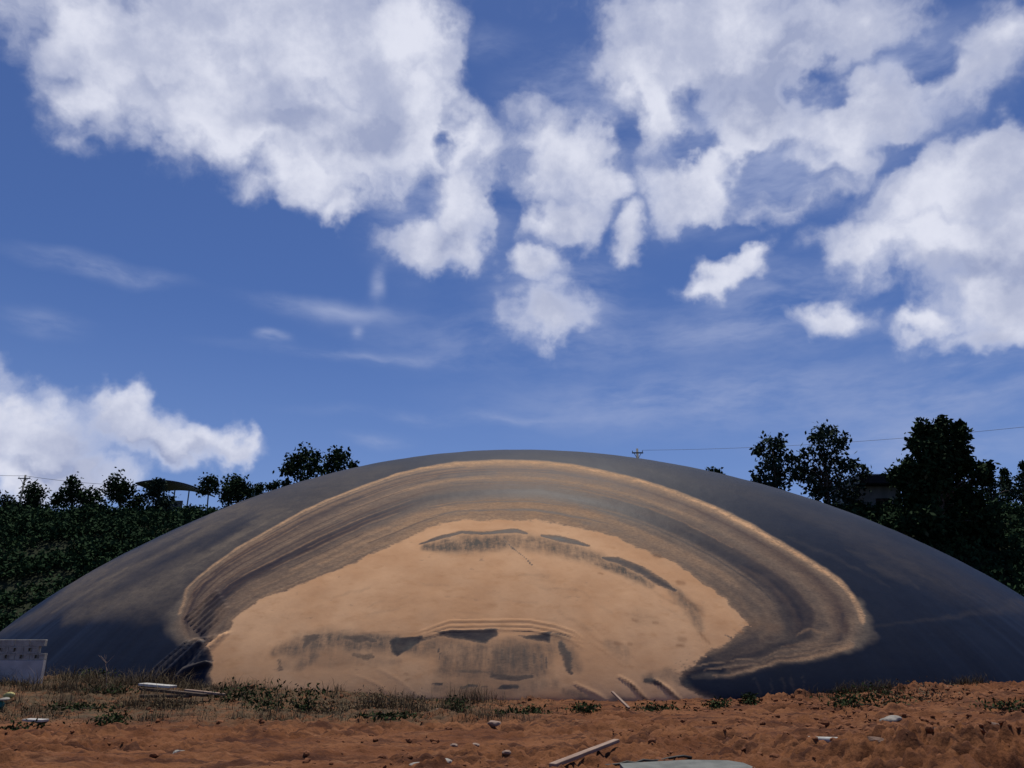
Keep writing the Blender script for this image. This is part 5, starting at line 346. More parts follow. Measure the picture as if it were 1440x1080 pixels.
("s",[("R",0.4,0.4)],[(0.73,4.12,0.02),(1.2,3.64,0.02),(1.42,3.33,0.02),(1.64,3.03,0.02),(1.52,2.69,0.02),(1.41,2.35,0.02)],1.0,0.3),
("s",[("F",0.6,0.4)],[(4.02,2.53,0.246),(4.45,2.31,0.331),(4.91,2.31,0.182)],1.0,2),
("s",[("W",0.28,0.7)],[(4.01,2.44,0.282),(4.46,2.35,0.235)],1.0,2),
("s",[("W",0.75,0.95)],[(-7.37,1.38,0.187),(-6.85,1.49,0.372),(-6.51,1.54,0.379),(-6.18,1.59,0.383),(-5.77,1.62,0.355),(-5.37,1.64,0.327),(-4.99,1.62,0.315),(-4.61,1.61,0.306),(-4.22,1.59,0.297),(-3.91,1.58,0.275),(-3.59,1.57,0.253),(-3.28,1.56,0.231),(-2.96,1.54,0.209),(-2.65,1.53,0.188)],1.0,2.5),
("s",[("W",0.34,0.8)],[(-7.17,0.97,0.173),(-6.83,0.99,0.186),(-6.49,1.01,0.2),(-6.16,1.03,0.214),(-5.82,1.06,0.214),(-5.49,1.09,0.214),(-5.16,1.13,0.213),(-4.83,1.16,0.208),(-4.48,1.13,0.183),(-4.14,1.1,0.162),(-3.81,1.07,0.141),(-3.47,1.04,0.12)],1.0,2.5),
("s",[("M",0.22,0.85),("F",0.3,0.85)],[(-6.65,1.53,0.127),(-6.49,1.7,0.2),(-6.15,1.79,0.095)],1.0,3),
("s",[("M",0.12,0.9),("F",0.2,0.9)],[(-5.29,1.76,0.076),(-4.82,1.74,0.107),(-4.28,1.68,0.063)],1.0,2.5),
("s",[("M",0.15,0.85)],[(-4.85,1.28,0.06),(-4.57,1.22,0.103),(-4.35,1.26,0.087)],1.0,2.5),
("s",[("M",0.2,0.8)],[(-7.15,0.86,0.066),(-7.26,1.11,0.054)],1.0,1),
("s",[("W",0.8,0.8)],[(-6.5,1.03,0.187),(-6.19,1.17,0.165)],1.0,2),
("p",[("M",0.0,0.97),("T",0.05,0.97),("W",0.0,0.97)],[(-3.83,1.64),(-3.64,1.76),(-3.44,1.78),(-3.25,1.81),(-3.06,1.83),(-2.86,1.85),(-2.84,1.64),(-2.99,1.54),(-3.15,1.45),(-3.32,1.32),(-3.49,1.2),(-3.69,1.32)],0.06,1.2),
("p",[("F",0.02,0.97),("R",0.0,0.97)],[(-3.83,1.64),(-3.64,1.76),(-3.44,1.78),(-3.25,1.81),(-3.06,1.83),(-2.86,1.85),(-2.84,1.64),(-2.99,1.54),(-3.15,1.45),(-3.32,1.32),(-3.49,1.2),(-3.69,1.32)],0.05,0.5),
("p",[("M",0.0,0.97),("T",0.05,0.97),("W",0.0,0.97)],[(-2.37,1.87),(-2.2,1.96),(-2.01,1.96),(-1.82,1.97),(-1.64,1.98),(-1.45,1.98),(-1.26,1.99),(-1.08,2.0),(-0.89,2.0),(-0.7,2.01),(-0.52,2.02),(-0.47,1.83),(-0.66,1.72),(-0.86,1.61),(-1.09,1.66),(-1.33,1.7),(-1.55,1.71),(-1.77,1.72),(-2.03,1.76),(-2.29,1.81)],0.06,1.2),
("p",[("F",0.02,0.97),("R",0.0,0.97)],[(-2.37,1.87),(-2.2,1.96),(-2.01,1.96),(-1.82,1.97),(-1.64,1.98),(-1.45,1.98),(-1.26,1.99),(-1.08,2.0),(-0.89,2.0),(-0.7,2.01),(-0.52,2.02),(-0.47,1.83),(-0.66,1.72),(-0.86,1.61),(-1.09,1.66),(-1.33,1.7),(-1.55,1.71),(-1.77,1.72),(-2.03,1.76),(-2.29,1.81)],0.05,0.5),
("p",[("M",0.0,0.97),("T",0.05,0.97),("W",0.0,0.97)],[(0.18,1.83),(0.42,1.85),(0.67,1.87),(0.85,1.9),(1.03,1.94),(1.21,1.98),(1.19,1.8),(1.17,1.64),(0.93,1.68),(0.71,1.72),(0.49,1.76)],0.06,1.2),
("p",[("F",0.02,0.97),("R",0.0,0.97)],[(0.18,1.83),(0.42,1.85),(0.67,1.87),(0.85,1.9),(1.03,1.94),(1.21,1.98),(1.19,1.8),(1.17,1.64),(0.93,1.68),(0.71,1.72),(0.49,1.76)],0.05,0.5),
("s",[("W",0.7,0.8)],[(-3.21,1.57,0.131),(-2.67,1.7,0.193),(-2.32,1.65,0.146),(-1.99,1.59,0.104)],1.0,2),
("s",[("R",0.6,0.7)],[(-3.58,1.85,0.044),(-3.23,1.87,0.044),(-2.87,1.89,0.044)],1.0,0.5),
("s",[("W",0.62,0.85)],[(-3.8,1.45,0.191),(-3.41,1.46,0.218),(-3.03,1.48,0.246),(-2.64,1.49,0.273),(-2.31,1.5,0.257),(-1.98,1.51,0.241),(-1.65,1.52,0.225),(-1.32,1.53,0.209),(-0.99,1.53,0.203),(-0.66,1.53,0.198),(-0.33,1.53,0.192),(0.0,1.53,0.187),(0.31,1.5,0.191),(0.61,1.47,0.195),(0.92,1.44,0.199),(1.23,1.42,0.203),(1.53,1.39,0.208)],1.2,3),
("s",[("W",0.8,0.85)],[(-6.55,1.7,0.113),(-6.23,1.71,0.117),(-5.91,1.73,0.121),(-5.58,1.74,0.124),(-5.26,1.75,0.129),(-4.94,1.76,0.131),(-4.6,1.75,0.124),(-4.25,1.74,0.118),(-3.91,1.73,0.113),(-3.57,1.72,0.107)],1.2,3),
("s",[("M",0.0,0.6),("T",0.04,0.6),("W",0.0,0.6),("R",0.0,0.6),("F",0.04,0.6)],[(-2.69,1.91,0.02),(-2.24,1.94,0.02),(-1.79,1.98,0.024),(-1.46,1.98,0.024),(-1.12,1.99,0.024),(-0.78,1.99,0.024),(-0.45,2.0,0.024),(-0.07,1.99,0.023),(0.3,1.98,0.022),(0.67,1.98,0.022),(1.12,1.92,0.022),(1.56,1.87,0.022),(1.91,1.7,0.02)],0.9,1.0),
("s",[("R",0.42,0.7)],[(-9.08,0.27,0.118),(-8.7,0.22,0.137),(-8.31,0.17,0.156),(-7.94,0.12,0.174),(-7.56,0.07,0.192),(-7.19,0.02,0.181),(-6.83,-0.03,0.171),(-6.47,-0.08,0.161),(-6.12,-0.13,0.152),(-5.77,-0.14,0.167),(-5.42,-0.15,0.181),(-5.08,-0.16,0.194),(-4.74,-0.18,0.209),(-4.4,-0.17,0.195),(-4.07,-0.17,0.18),(-3.73,-0.17,0.165),(-3.4,-0.17,0.151),(-3.07,-0.16,0.136),(-2.74,-0.16,0.122),(-2.41,-0.16,0.108),(-2.08,-0.16,0.093)],1.3,3),
("s",[("R",0.42,0.7)],[(2.91,-0.16,0.113),(3.21,-0.16,0.15),(3.52,-0.16,0.189),(3.82,-0.16,0.17),(4.13,-0.17,0.151),(4.44,-0.17,0.18),(4.74,-0.17,0.209),(5.05,-0.17,0.181),(5.36,-0.17,0.152),(5.67,-0.18,0.124),(5.98,-0.18,0.096)],1.3,3),
("s",[("M",0.0,0.9),("T",0.04,0.9),("W",0.0,0.9),("R",0.0,0.9),("F",0.04,0.9)],[(-3.29,4.96,0.036),(-2.96,5.09,0.063),(-2.63,5.21,0.09),(-2.23,5.32,0.09),(-1.82,5.44,0.09),(-1.11,5.38,0.044)],0.9,0.8),
("s",[("M",0.0,0.92),("T",0.04,0.92),("W",0.0,0.92),("R",0.0,0.92),("F",0.04,0.92)],[(-1.11,5.38,0.045),(-0.74,5.42,0.068),(-0.36,5.46,0.089),(0.18,5.49,0.12),(0.54,5.4,0.045)],0.9,0.8),
("s",[("M",0.0,0.92),("T",0.04,0.92),("W",0.0,0.92),("R",0.0,0.92),("F",0.04,0.92)],[(1.08,5.31,0.06),(1.77,5.17,0.118),(2.35,5.03,0.106),(2.77,4.92,0.03)],0.9,0.8),
("s",[("M",0.0,0.92),("T",0.04,0.92),("W",0.0,0.92),("R",0.0,0.92),("F",0.04,0.92)],[(3.19,4.48,0.042),(3.73,4.37,0.141),(4.19,4.14,0.147),(4.63,3.88,0.169),(4.84,3.71,0.152),(5.22,3.49,0.151),(5.49,3.29,0.054)],0.9,1.1),
("s",[("M",0.0,0.6),("T",0.04,0.6),("W",0.0,0.6),("R",0.0,0.6),("F",0.04,0.6)],[(-2.89,1.7,0.087),(-2.58,1.76,0.065),(-2.32,1.81,0.065)],0.9,1.5),
("s",[("M",0.0,0.7),("T",0.04,0.7),("W",0.0,0.7),("R",0.0,0.7),("F",0.4,0.7)],[(-6.65,1.53,0.102),(-6.46,1.7,0.148),(-6.15,1.79,0.071)],0.9,2.2),
("s",[("M",0.0,0.75),("T",0.04,0.75),("W",0.0,0.75),("R",0.0,0.75),("F",0.3,0.75)],[(-5.24,1.76,0.064),(-4.82,1.72,0.106),(-4.28,1.66,0.063)],0.9,2.0),
("p",[("W",0.66,0.95)],[(-2.36,1.24),(-1.84,1.37),(-1.32,1.49),(-0.88,1.57),(-0.44,1.66),(0.06,1.68),(0.55,1.7),(1.23,1.45),(1.15,0.72),(0.53,0.49),(-0.05,0.51),(-0.64,0.53),(-1.15,0.57),(-1.66,0.61),(-2.18,0.64)],0.22,2.5),
("p",[("M",0.4,0.8)],[(-0.66,1.39),(-0.44,1.59),(0.06,1.61),(0.55,1.64),(0.98,1.39),(0.98,0.78),(0.44,0.75),(-0.1,0.72),(-0.64,0.68)],0.22,2.5),
("p",[("R",0.3,0.8)],[(-2.27,1.24),(-1.79,1.35),(-1.32,1.45),(-0.88,1.54),(-0.44,1.64),(0.06,1.67),(0.55,1.7),(1.14,1.45),(1.07,0.78),(0.53,0.53),(-0.05,0.56),(-0.64,0.59),(-1.14,0.63),(-1.64,0.68),(-2.14,0.72)],0.25,2.5),
("s",[("W",0.56,0.7)],[(0.59,1.48,0.044),(0.55,1.2,0.044)],1.0,0.5),
("s",[("M",0.0,0.72),("T",0.04,0.72),("W",0.0,0.72),("R",0.0,0.72),("F",0.4,0.72)],[(0.51,1.33,0.032),(0.47,0.82,0.031)],0.9,0.5),
("s",[("W",0.486,0.7)],[(-0.8,1.29,0.025),(-0.79,1.0,0.025),(-0.77,0.71,0.025)],1.0,0.5),
("s",[("M",0.0,0.33),("T",0.04,0.33),("W",0.0,0.33),("R",0.0,0.33),("F",0.4,0.33)],[(-0.32,1.41,0.023),(-0.3,1.11,0.022),(-0.28,0.83,0.022)],0.9,0.5),
("s",[("W",0.268,0.7)],[(-1.67,1.35,0.041),(-1.65,1.16,0.04)],1.0,0.5),
("s",[("M",0.0,0.54),("T",0.04,0.54),("W",0.0,0.54),("R",0.0,0.54),("F",0.4,0.54)],[(0.42,1.54,0.02),(0.39,1.15,0.02)],0.9,0.5),
("s",[("W",0.49,0.7)],[(0.75,1.56,0.047),(0.69,1.3,0.046)],1.0,0.5),
("s",[("M",0.0,0.54),("T",0.04,0.54),("W",0.0,0.54),("R",0.0,0.54),("F",0.4,0.54)],[(0.69,1.37,0.02),(0.69,1.01,0.02)],0.9,0.5),
("s",[("W",0.658,0.7)],[(-2.16,1.38,0.021),(-2.15,1.07,0.021),(-2.15,0.77,0.021)],1.0,0.5),
("s",[("M",0.0,0.4),("T",0.04,0.4),("W",0.0,0.4),("R",0.0,0.4),("F",0.4,0.4)],[(0.9,1.36,0.039),(0.89,1.07,0.039),(0.87,0.78,0.038)],0.9,0.5),
("s",[("W",0.939,0.7)],[(0.36,1.45,0.027),(0.36,0.92,0.027)],1.0,0.5),
("s",[("M",0.0,0.39),("T",0.04,0.39),("W",0.0,0.39),("R",0.0,0.39),("F",0.4,0.39)],[(0.36,1.39,0.02),(0.37,1.06,0.02)],0.9,0.5),
("s",[("W",0.813,0.7)],[(-2.06,1.32,0.041),(-2.04,1.03,0.041),(-2.02,0.75,0.04)],1.0,0.5),
("s",[("M",0.0,0.36),("T",0.04,0.36),("W",0.0,0.36),("R",0.0,0.36),("F",0.4,0.36)],[(-1.58,1.38,0.038),(-1.58,0.96,0.037)],0.9,0.5),
("s",[("W",0.276,0.7)],[(-1.76,1.3,0.037),(-1.75,0.92,0.036)],1.0,0.5),
("s",[("M",0.0,0.34),("T",0.04,0.34),("W",0.0,0.34),("R",0.0,0.34),("F",0.4,0.34)],[(-0.73,1.19,0.036),(-0.73,0.9,0.036)],0.9,0.5),
("s",[("W",0.586,0.7)],[(-0.88,1.18,0.02),(-0.86,0.65,0.02)],1.0,0.5),
("s",[("M",0.0,0.44),("T",0.04,0.44),("W",0.0,0.44),("R",0.0,0.44),("F",0.4,0.44)],[(0.06,1.26,0.026),(0.07,1.01,0.026)],0.9,0.5),
("s",[("W",0.682,0.7)],[(0.05,1.37,0.027),(0.04,1.02,0.026)],1.0,0.5),
("s",[("M",0.0,0.67),("T",0.04,0.67),("W",0.0,0.67),("R",0.0,0.67),("F",0.4,0.67)],[(0.39,1.45,0.034),(0.39,1.27,0.034)],0.9,0.5),
("s",[("W",0.544,0.7)],[(0.16,1.58,0.035),(0.18,1.3,0.035)],1.0,0.5),
("s",[("M",0.0,0.68),("T",0.04,0.68),("W",0.0,0.68),("R",0.0,0.68),("F",0.4,0.68)],[(1.03,1.2,0.035),(1.05,0.92,0.034)],0.9,0.5),
("s",[("W",0.709,0.7)],[(0.84,1.28,0.023),(0.81,1.09,0.023)],1.0,0.5),
("s",[("M",0.0,0.39),("T",0.04,0.39),("W",0.0,0.39),("R",0.0,0.39),("F",0.4,0.39)],[(-0.41,1.19,0.02),(-0.4,0.93,0.02)],0.9,0.5),
("s",[("W",0.466,0.7)],[(0.77,1.34,0.037),(0.76,1.07,0.037)],1.0,0.5),
("s",[("M",0.0,0.37),("T",0.04,0.37),("W",0.0,0.37),("R",0.0,0.37),("F",0.4,0.37)],[(-2.21,1.3,0.027),(-2.14,0.88,0.027)],0.9,0.5),
("s",[("W",0.402,0.7)],[(-0.86,1.29,0.041),(-0.83,0.86,0.04)],1.0,0.5),
("s",[("M",0.0,0.68),("T",0.04,0.68),("W",0.0,0.68),("R",0.0,0.68),("F",0.4,0.68)],[(-0.05,1.47,0.03),(-0.08,1.03,0.029)],0.9,0.5),
("s",[("W",0.319,0.7)],[(0.5,1.19,0.038),(0.51,0.93,0.037)],1.0,0.5),
("s",[("M",0.0,0.68),("T",0.04,0.68),("W",0.0,0.68),("R",0.0,0.68),("F",0.4,0.68)],[(-2.28,1.49,0.037),(-2.25,1.13,0.036)],0.9,0.5),
("s",[("W",0.323,0.7)],[(0.86,1.23,0.04),(0.81,0.69,0.039)],1.0,0.5),
("s",[("M",0.0,0.43),("T",0.04,0.43),("W",0.0,0.43),("R",0.0,0.43),("F",0.4,0.43)],[(-0.31,1.41,0.038),(-0.29,0.94,0.037)],0.9,0.5),
("s",[("W",0.375,0.7)],[(-0.72,1.52,0.047),(-0.7,1.23,0.047),(-0.69,0.95,0.046)],1.0,0.5),
("s",[("M",0.0,0.33),("T",0.04,0.33),("W",0.0,0.33),("R",0.0,0.33),("F",0.4,0.33)],[(-1.13,1.22,0.026),(-1.06,0.67,0.026)],0.9,0.5),
("s",[("M",0.0,0.8),("T",0.04,0.8),("W",0.0,0.8),("R",0.0,0.8),("F",0.4,0.8)],[(-0.64,0.66,0.078),(-0.34,0.64,0.088),(-0.04,0.61,0.098),(0.28,0.63,0.088),(0.6,0.65,0.078)],0.9,1.3),
("s",[("M",0.15,0.8)],[(-1.72,0.8,0.039),(-1.18,0.76,0.059),(-0.64,0.78,0.039)],1.0,1.5),
("s",[("M",0.0,0.85),("T",0.04,0.85),("W",0.0,0.85),("R",0.0,0.85),("F",0.15,0.85)],[(-2.3,0.45,0.047),(-2.07,0.45,0.047)],0.9,1.0),
("s",[("M",0.0,0.85),("T",0.04,0.85),("W",0.0,0.85),("R",0.0,0.85),("F",0.15,0.85)],[(-1.57,0.37,0.038),(-1.38,0.37,0.038)],0.9,1.0),
("s",[("M",0.0,0.85),("T",0.04,0.85),("W",0.0,0.85),("R",0.0,0.85),("F",0.15,0.85)],[(-1.31,0.41,0.062),(-1.01,0.41,0.062)],0.9,1.0),
("s",[("M",0.0,0.85),("T",0.04,0.85),("W",0.0,0.85),("R",0.0,0.85),("F",0.15,0.85)],[(-0.86,0.37,0.03),(-0.7,0.37,0.031)],0.9,1.0),
("s",[("M",0.0,0.85),("T",0.04,0.85),("W",0.0,0.85),("R",0.0,0.85),("F",0.15,0.85)],[(-0.23,0.37,0.077),(0.15,0.37,0.077)],0.9,1.0),
("s",[("M",0.0,0.85),("T",0.04,0.85),("W",0.0,0.85),("R",0.0,0.85),("F",0.15,0.85)],[(-0.32,0.35,0.061),(-0.02,0.36,0.061)],0.9,1.0),
("s",[("M",0.0,0.85),("T",0.04,0.85),("W",0.0,0.85),("R",0.0,0.85),("F",0.35,0.85)],[(1.52,1.59,0.112),(1.68,1.28,0.177),(1.72,0.92,0.152),(1.79,0.72,0.065)],0.9,1.4),
("s",[("M",0.4,0.6)],[(1.38,1.85,0.13),(1.78,1.76,0.13)],1.0,2),
("s",[("W",0.5,0.8)],[(-2.22,0.37,0.154),(-1.92,0.36,0.161),(-1.62,0.35,0.167),(-1.32,0.33,0.173),(-1.02,0.32,0.179),(-0.72,0.31,0.185),(-0.42,0.3,0.191),(-0.08,0.33,0.185),(0.25,0.36,0.177),(0.59,0.39,0.169),(0.93,0.42,0.162),(1.27,0.45,0.154)],1.0,2),
("s",[("W",0.6,0.8)],[(1.29,1.8,0.177),(1.75,1.45,0.221),(1.87,1.16,0.198),(1.98,0.88,0.174)],1.0,2),
("s",[("R",0.65,0.6)],[(0.42,0.01,0.189),(0.77,0.03,0.201),(1.11,0.05,0.214),(1.46,0.07,0.229),(1.88,0.01,0.191),(2.29,-0.05,0.153)],1.0,2),
("s",[("W",0.8,0.8)],[(1.58,0.3,0.1),(1.99,0.11,0.161),(2.39,-0.16,0.141)],1.0,2),
("s",[("R",0.65,0.75)],[(-2.7,2.04,0.02),(-2.35,2.15,0.022),(-1.99,2.26,0.024),(-1.61,2.27,0.024),(-1.22,2.27,0.024),(-0.84,2.28,0.024),(-0.45,2.28,0.024),(-0.11,2.29,0.024),(0.23,2.3,0.024),(0.57,2.3,0.024),(0.96,2.23,0.024),(1.35,2.15,0.025),(1.92,1.95,0.024),(2.09,1.83,0.02)],1.0,0.3),
("s",[("R",0.6,0.75)],[(-2.69,1.95,0.02),(-2.34,2.03,0.021),(-1.98,2.11,0.024),(-1.6,2.11,0.024),(-1.22,2.12,0.024),(-0.83,2.12,0.024),(-0.45,2.13,0.024),(-0.11,2.13,0.024),(0.23,2.14,0.024),(0.56,2.15,0.024),(0.95,2.07,0.024),(1.34,2.0,0.024),(1.91,1.8,0.024),(2.08,1.68,0.02)],1.0,0.3),
("s",[("R",0.5,0.6)],[(-4.96,1.87,0.022),(-4.62,1.89,0.023),(-4.28,1.9,0.024),(-3.94,1.92,0.025),(-3.6,1.93,0.026),(-3.15,1.97,0.024),(-2.7,2.0,0.022)],1.0,0.4),
("s",[("M",0.25,0.8),("R",0.9,0.8)],[(3.4,0.55,0.022),(3.66,0.33,0.065),(3.88,0.06,0.073),(4.28,-0.17,0.062)],1.0,0.6),
("s",[("M",0.0,0.85),("T",0.04,0.85),("W",0.0,0.85),("R",0.0,0.85),("F",0.04,0.85)],[(3.92,0.54,0.08),(4.22,0.52,0.122),(4.51,0.42,0.063)],0.9,1.0),
("s",[("R",0.9,0.8),("M",0.25,0.7)],[(4.42,0.44,0.044),(4.65,0.25,0.065),(4.94,-0.0,0.085),(5.19,-0.15,0.063)],1.0,0.6),
("s",[("M",0.5,0.7)],[(4.83,0.68,0.182),(4.93,0.38,0.181)],1.0,2),
("s",[("W",0.75,0.8)],[(3.06,0.03,0.199),(3.5,-0.13,0.178)],1.0,2),
("s",[("R",0.6,0.5)],[(2.43,1.59,0.036),(2.84,1.32,0.035),(3.15,1.1,0.035),(3.45,0.88,0.035)],1.0,0.6),
("s",[("R",0.6,0.5)],[(1.82,2.39,0.037),(2.14,2.13,0.037),(2.45,1.87,0.037),(2.76,1.59,0.036)],1.0,0.6),
("s",[("R",0.6,0.5)],[(2.59,2.13,0.037),(2.86,1.87,0.037)],1.0,0.6),
("s",[("R",0.6,0.5)],[(3.26,1.18,0.036),(3.66,0.88,0.035)],1.0,0.6),
("s",[("W",0.4,0.8)],[(2.92,1.59,0.179),(3.21,1.44,0.2),(3.5,1.28,0.222)],1.0,2),
("s",[("W",0.6,0.8)],[(3.95,0.58,0.154),(4.34,0.65,0.164),(4.73,0.72,0.184),(4.98,0.58,0.175),(5.22,0.44,0.152)],1.0,2),
("s",[("F",0.25,0.5)],[(7.4,0.58,0.057),(7.4,0.28,0.054),(7.4,-0.02,0.056)],1.0,3),
("s",[("F",0.25,0.5)],[(7.93,0.57,0.034),(7.86,0.27,0.037),(7.8,-0.02,0.036)],1.0,3),
("s",[("F",0.25,0.5)],[(8.28,0.6,0.058),(8.2,0.28,0.057),(8.14,-0.03,0.057)],1.0,3),
("s",[("F",0.25,0.5)],[(8.56,0.63,0.058),(8.48,0.3,0.058),(8.41,-0.03,0.054)],1.0,3),
("s",[("F",0.25,0.5)],[(8.95,0.66,0.025),(8.83,0.31,0.025),(8.74,-0.03,0.028)],1.0,3),
("s",[("F",0.6,0.6)],[(5.58,-0.0,0.118),(5.97,-0.04,0.112),(6.36,-0.07,0.106),(6.76,-0.11,0.098),(7.07,-0.1,0.096),(7.38,-0.08,0.097),(7.69,-0.07,0.097),(8.01,-0.06,0.098),(8.33,-0.05,0.098),(8.67,-0.03,0.088),(9.02,-0.02,0.079),(9.37,0.0,0.069),(9.73,0.02,0.06)],1.0,2),
("s",[("D",0.075,1)],[(-11.92,0.23,0.045),(-11.67,0.54,0.05),(-11.44,0.86,0.059),(-11.25,1.06,0.053),(-11.06,1.26,0.045),(-10.87,1.47,0.037),(-10.68,1.67,0.028)],1.0,0.2),
("s",[("F",0.45,0.6)],[(-11.89,0.27,0.02),(-11.67,0.58,0.022),(-11.45,0.88,0.026),(-11.21,1.15,0.024),(-10.97,1.42,0.022),(-10.74,1.7,0.02)],1.0,0.4),
("s",[("D",0.037,1)],[(-11.78,0.27,0.045),(-11.55,0.58,0.05),(-11.31,0.9,0.059),(-11.06,1.16,0.048),(-10.81,1.42,0.041),(-10.57,1.69,0.028)],1.0,0.2),
("s",[("F",0.225,0.6)],[(-11.75,0.31,0.02),(-11.53,0.61,0.021),(-11.32,0.92,0.026),(-11.09,1.18,0.024),(-10.86,1.45,0.021),(-10.63,1.72,0.02)],1.0,0.4),
("s",[("D",0.075,1)],[(-11.65,0.3,0.041),(-11.41,0.62,0.05),(-11.18,0.93,0.059),(-10.94,1.19,0.048),(-10.7,1.45,0.041),(-10.46,1.71,0.028)],1.0,0.2),
("s",[("F",0.45,0.6)],[(-11.62,0.35,0.02),(-11.4,0.65,0.02),(-11.19,0.96,0.029),(-10.96,1.21,0.024),(-10.74,1.47,0.021),(-10.52,1.73,0.02)],1.0,0.4),
("s",[("D",0.075,1)],[(-11.52,0.34,0.041),(-11.29,0.65,0.053),(-11.05,0.97,0.059),(-10.82,1.22,0.048),(-10.58,1.47,0.041),(-10.35,1.73,0.031)],1.0,0.2),
("s",[("F",0.45,0.6)],[(-11.49,0.38,0.02),(-11.27,0.68,0.021),(-11.06,0.99,0.026),(-10.84,1.24,0.024),(-10.62,1.5,0.021),(-10.41,1.75,0.02)],1.0,0.4),
("s",[("D",0.037,1)],[(-11.39,0.38,0.045),(-11.15,0.69,0.05),(-10.92,1.01,0.059),(-10.69,1.25,0.048),(-10.46,1.5,0.041),(-10.24,1.75,0.031)],1.0,0.2),
("s",[("F",0.225,0.6)],[(-11.36,0.42,0.02),(-11.14,0.72,0.02),(-10.93,1.03,0.026),(-10.72,1.27,0.023),(-10.51,1.52,0.021),(-10.3,1.77,0.02)],1.0,0.4),
("s",[("D",0.075,1)],[(-11.26,0.41,0.044),(-11.03,0.73,0.05),(-10.79,1.04,0.058),(-10.57,1.28,0.048),(-10.35,1.52,0.038),(-10.13,1.77,0.031)],1.0,0.2),
("s",[("F",0.45,0.6)],[(-11.23,0.45,0.02),(-11.01,0.76,0.021),(-10.8,1.07,0.026),(-10.6,1.3,0.023),(-10.39,1.54,0.02),(-10.19,1.79,0.02)],1.0,0.4),
("s",[("D",0.075,1)],[(-11.14,0.45,0.041),(-10.89,0.76,0.05),(-10.66,1.08,0.058),(-10.45,1.31,0.048),(-10.24,1.55,0.038),(-10.02,1.79,0.028)],1.0,0.2),
("s",[("F",0.45,0.6)],[(-11.1,0.49,0.02),(-10.88,0.79,0.021),(-10.67,1.1,0.029),(-10.47,1.33,0.023),(-10.28,1.57,0.021),(-10.09,1.81,0.02)],1.0,0.4),
("s",[("D",0.037,1)],[(-11.0,0.49,0.044),(-10.76,0.8,0.05),(-10.54,1.12,0.058),(-10.33,1.34,0.048),(-10.12,1.57,0.041),(-9.91,1.8,0.031)],1.0,0.2),
("s",[("F",0.225,0.6)],[(-10.97,0.53,0.02),(-10.76,0.83,0.02),(-10.54,1.14,0.029),(-10.35,1.36,0.023),(-10.16,1.59,0.021),(-9.98,1.83,0.02)],1.0,0.4),
("s",[("D",0.075,1)],[(-10.88,0.52,0.041),(-10.64,0.84,0.05),(-10.41,1.15,0.058),(-10.2,1.37,0.048),(-10.0,1.6,0.041),(-9.81,1.82,0.031)],1.0,0.2),
("s",[("F",0.45,0.6)],[(-10.84,0.56,0.02),(-10.62,0.87,0.02),(-10.41,1.17,0.029),(-10.23,1.4,0.023),(-10.05,1.62,0.021),(-9.86,1.85,0.02)],1.0,0.4),
("s",[("D",0.075,1)],[(-10.74,0.56,0.041),(-10.51,0.87,0.05),(-10.28,1.19,0.058),(-10.08,1.4,0.048),(-9.89,1.62,0.038),(-9.7,1.84,0.028)],1.0,0.2),
("s",[("F",0.45,0.6)],[(-10.71,0.6,0.02),(-10.5,0.9,0.02),(-10.29,1.21,0.029),(-10.11,1.43,0.023),(-9.93,1.64,0.02),(-9.76,1.86,0.02)],1.0,0.4),
("s",[("D",0.037,1)],[(-10.62,0.59,0.041),(-10.38,0.91,0.049),(-10.15,1.23,0.058),(-9.96,1.44,0.051),(-9.78,1.65,0.038),(-9.59,1.86,0.031)],1.0,0.2),
("s",[("F",0.225,0.6)],[(-10.58,0.64,0.02),(-10.37,0.94,0.021),(-10.16,1.25,0.025),(-9.9,1.56,0.022),(-9.65,1.88,0.02)],1.0,0.4),
("s",[("D",0.075,1)],[(-10.49,0.63,0.044),(-10.26,0.94,0.049),(-10.02,1.26,0.055),(-9.75,1.57,0.041),(-9.48,1.88,0.028)],1.0,0.2),
("s",[("F",0.45,0.6)],[(-10.46,0.67,0.02),(-10.24,0.98,0.02),(-10.03,1.28,0.025),(-9.78,1.59,0.022),(-9.54,1.9,0.02)],1.0,0.4),
("s",[("D",0.075,1)],[(-10.37,0.67,0.044),(-10.13,0.98,0.049),(-9.89,1.3,0.058),(-9.63,1.6,0.044),(-9.38,1.9,0.031)],1.0,0.2),
("s",[("F",0.45,0.6)],[(-10.33,0.71,0.02),(-10.11,1.01,0.02),(-9.9,1.32,0.025),(-9.67,1.62,0.022),(-9.43,1.92,0.02)],1.0,0.4),
("s",[("D",0.037,1)],[(-10.24,0.7,0.044),(-10.0,1.02,0.049),(-9.76,1.34,0.058),(-9.51,1.62,0.041),(-9.27,1.92,0.028)],1.0,0.2),
("s",[("F",0.225,0.6)],[(-10.21,0.74,0.02),(-9.99,1.05,0.02),(-9.77,1.36,0.025),(-9.55,1.64,0.022),(-9.33,1.94,0.02)],1.0,0.4),
("s",[("D",0.22,1)],[(-10.69,0.28,0.081),(-10.5,0.51,0.122),(-10.31,0.74,0.161),(-9.96,0.86,0.101),(-9.6,0.97,0.05)],1.0,0.2),
("s",[("F",0.5,0.7)],[(-10.69,0.31,0.023),(-10.51,0.53,0.03),(-10.32,0.76,0.042),(-9.96,0.87,0.034),(-9.6,0.97,0.029)],1.0,0.4),
("s",[("D",0.2,1)],[(-11.39,0.29,0.081),(-11.16,0.5,0.105),(-10.92,0.71,0.122),(-10.7,0.92,0.146),(-10.52,1.14,0.127),(-10.33,1.37,0.107),(-10.14,1.59,0.089)],1.0,0.2),
("s",[("D",0.06,1)],[(-11.12,2.45,0.04),(-10.93,2.68,0.05),(-10.73,2.93,0.064),(-10.38,3.32,0.041)],1.0,0.2),
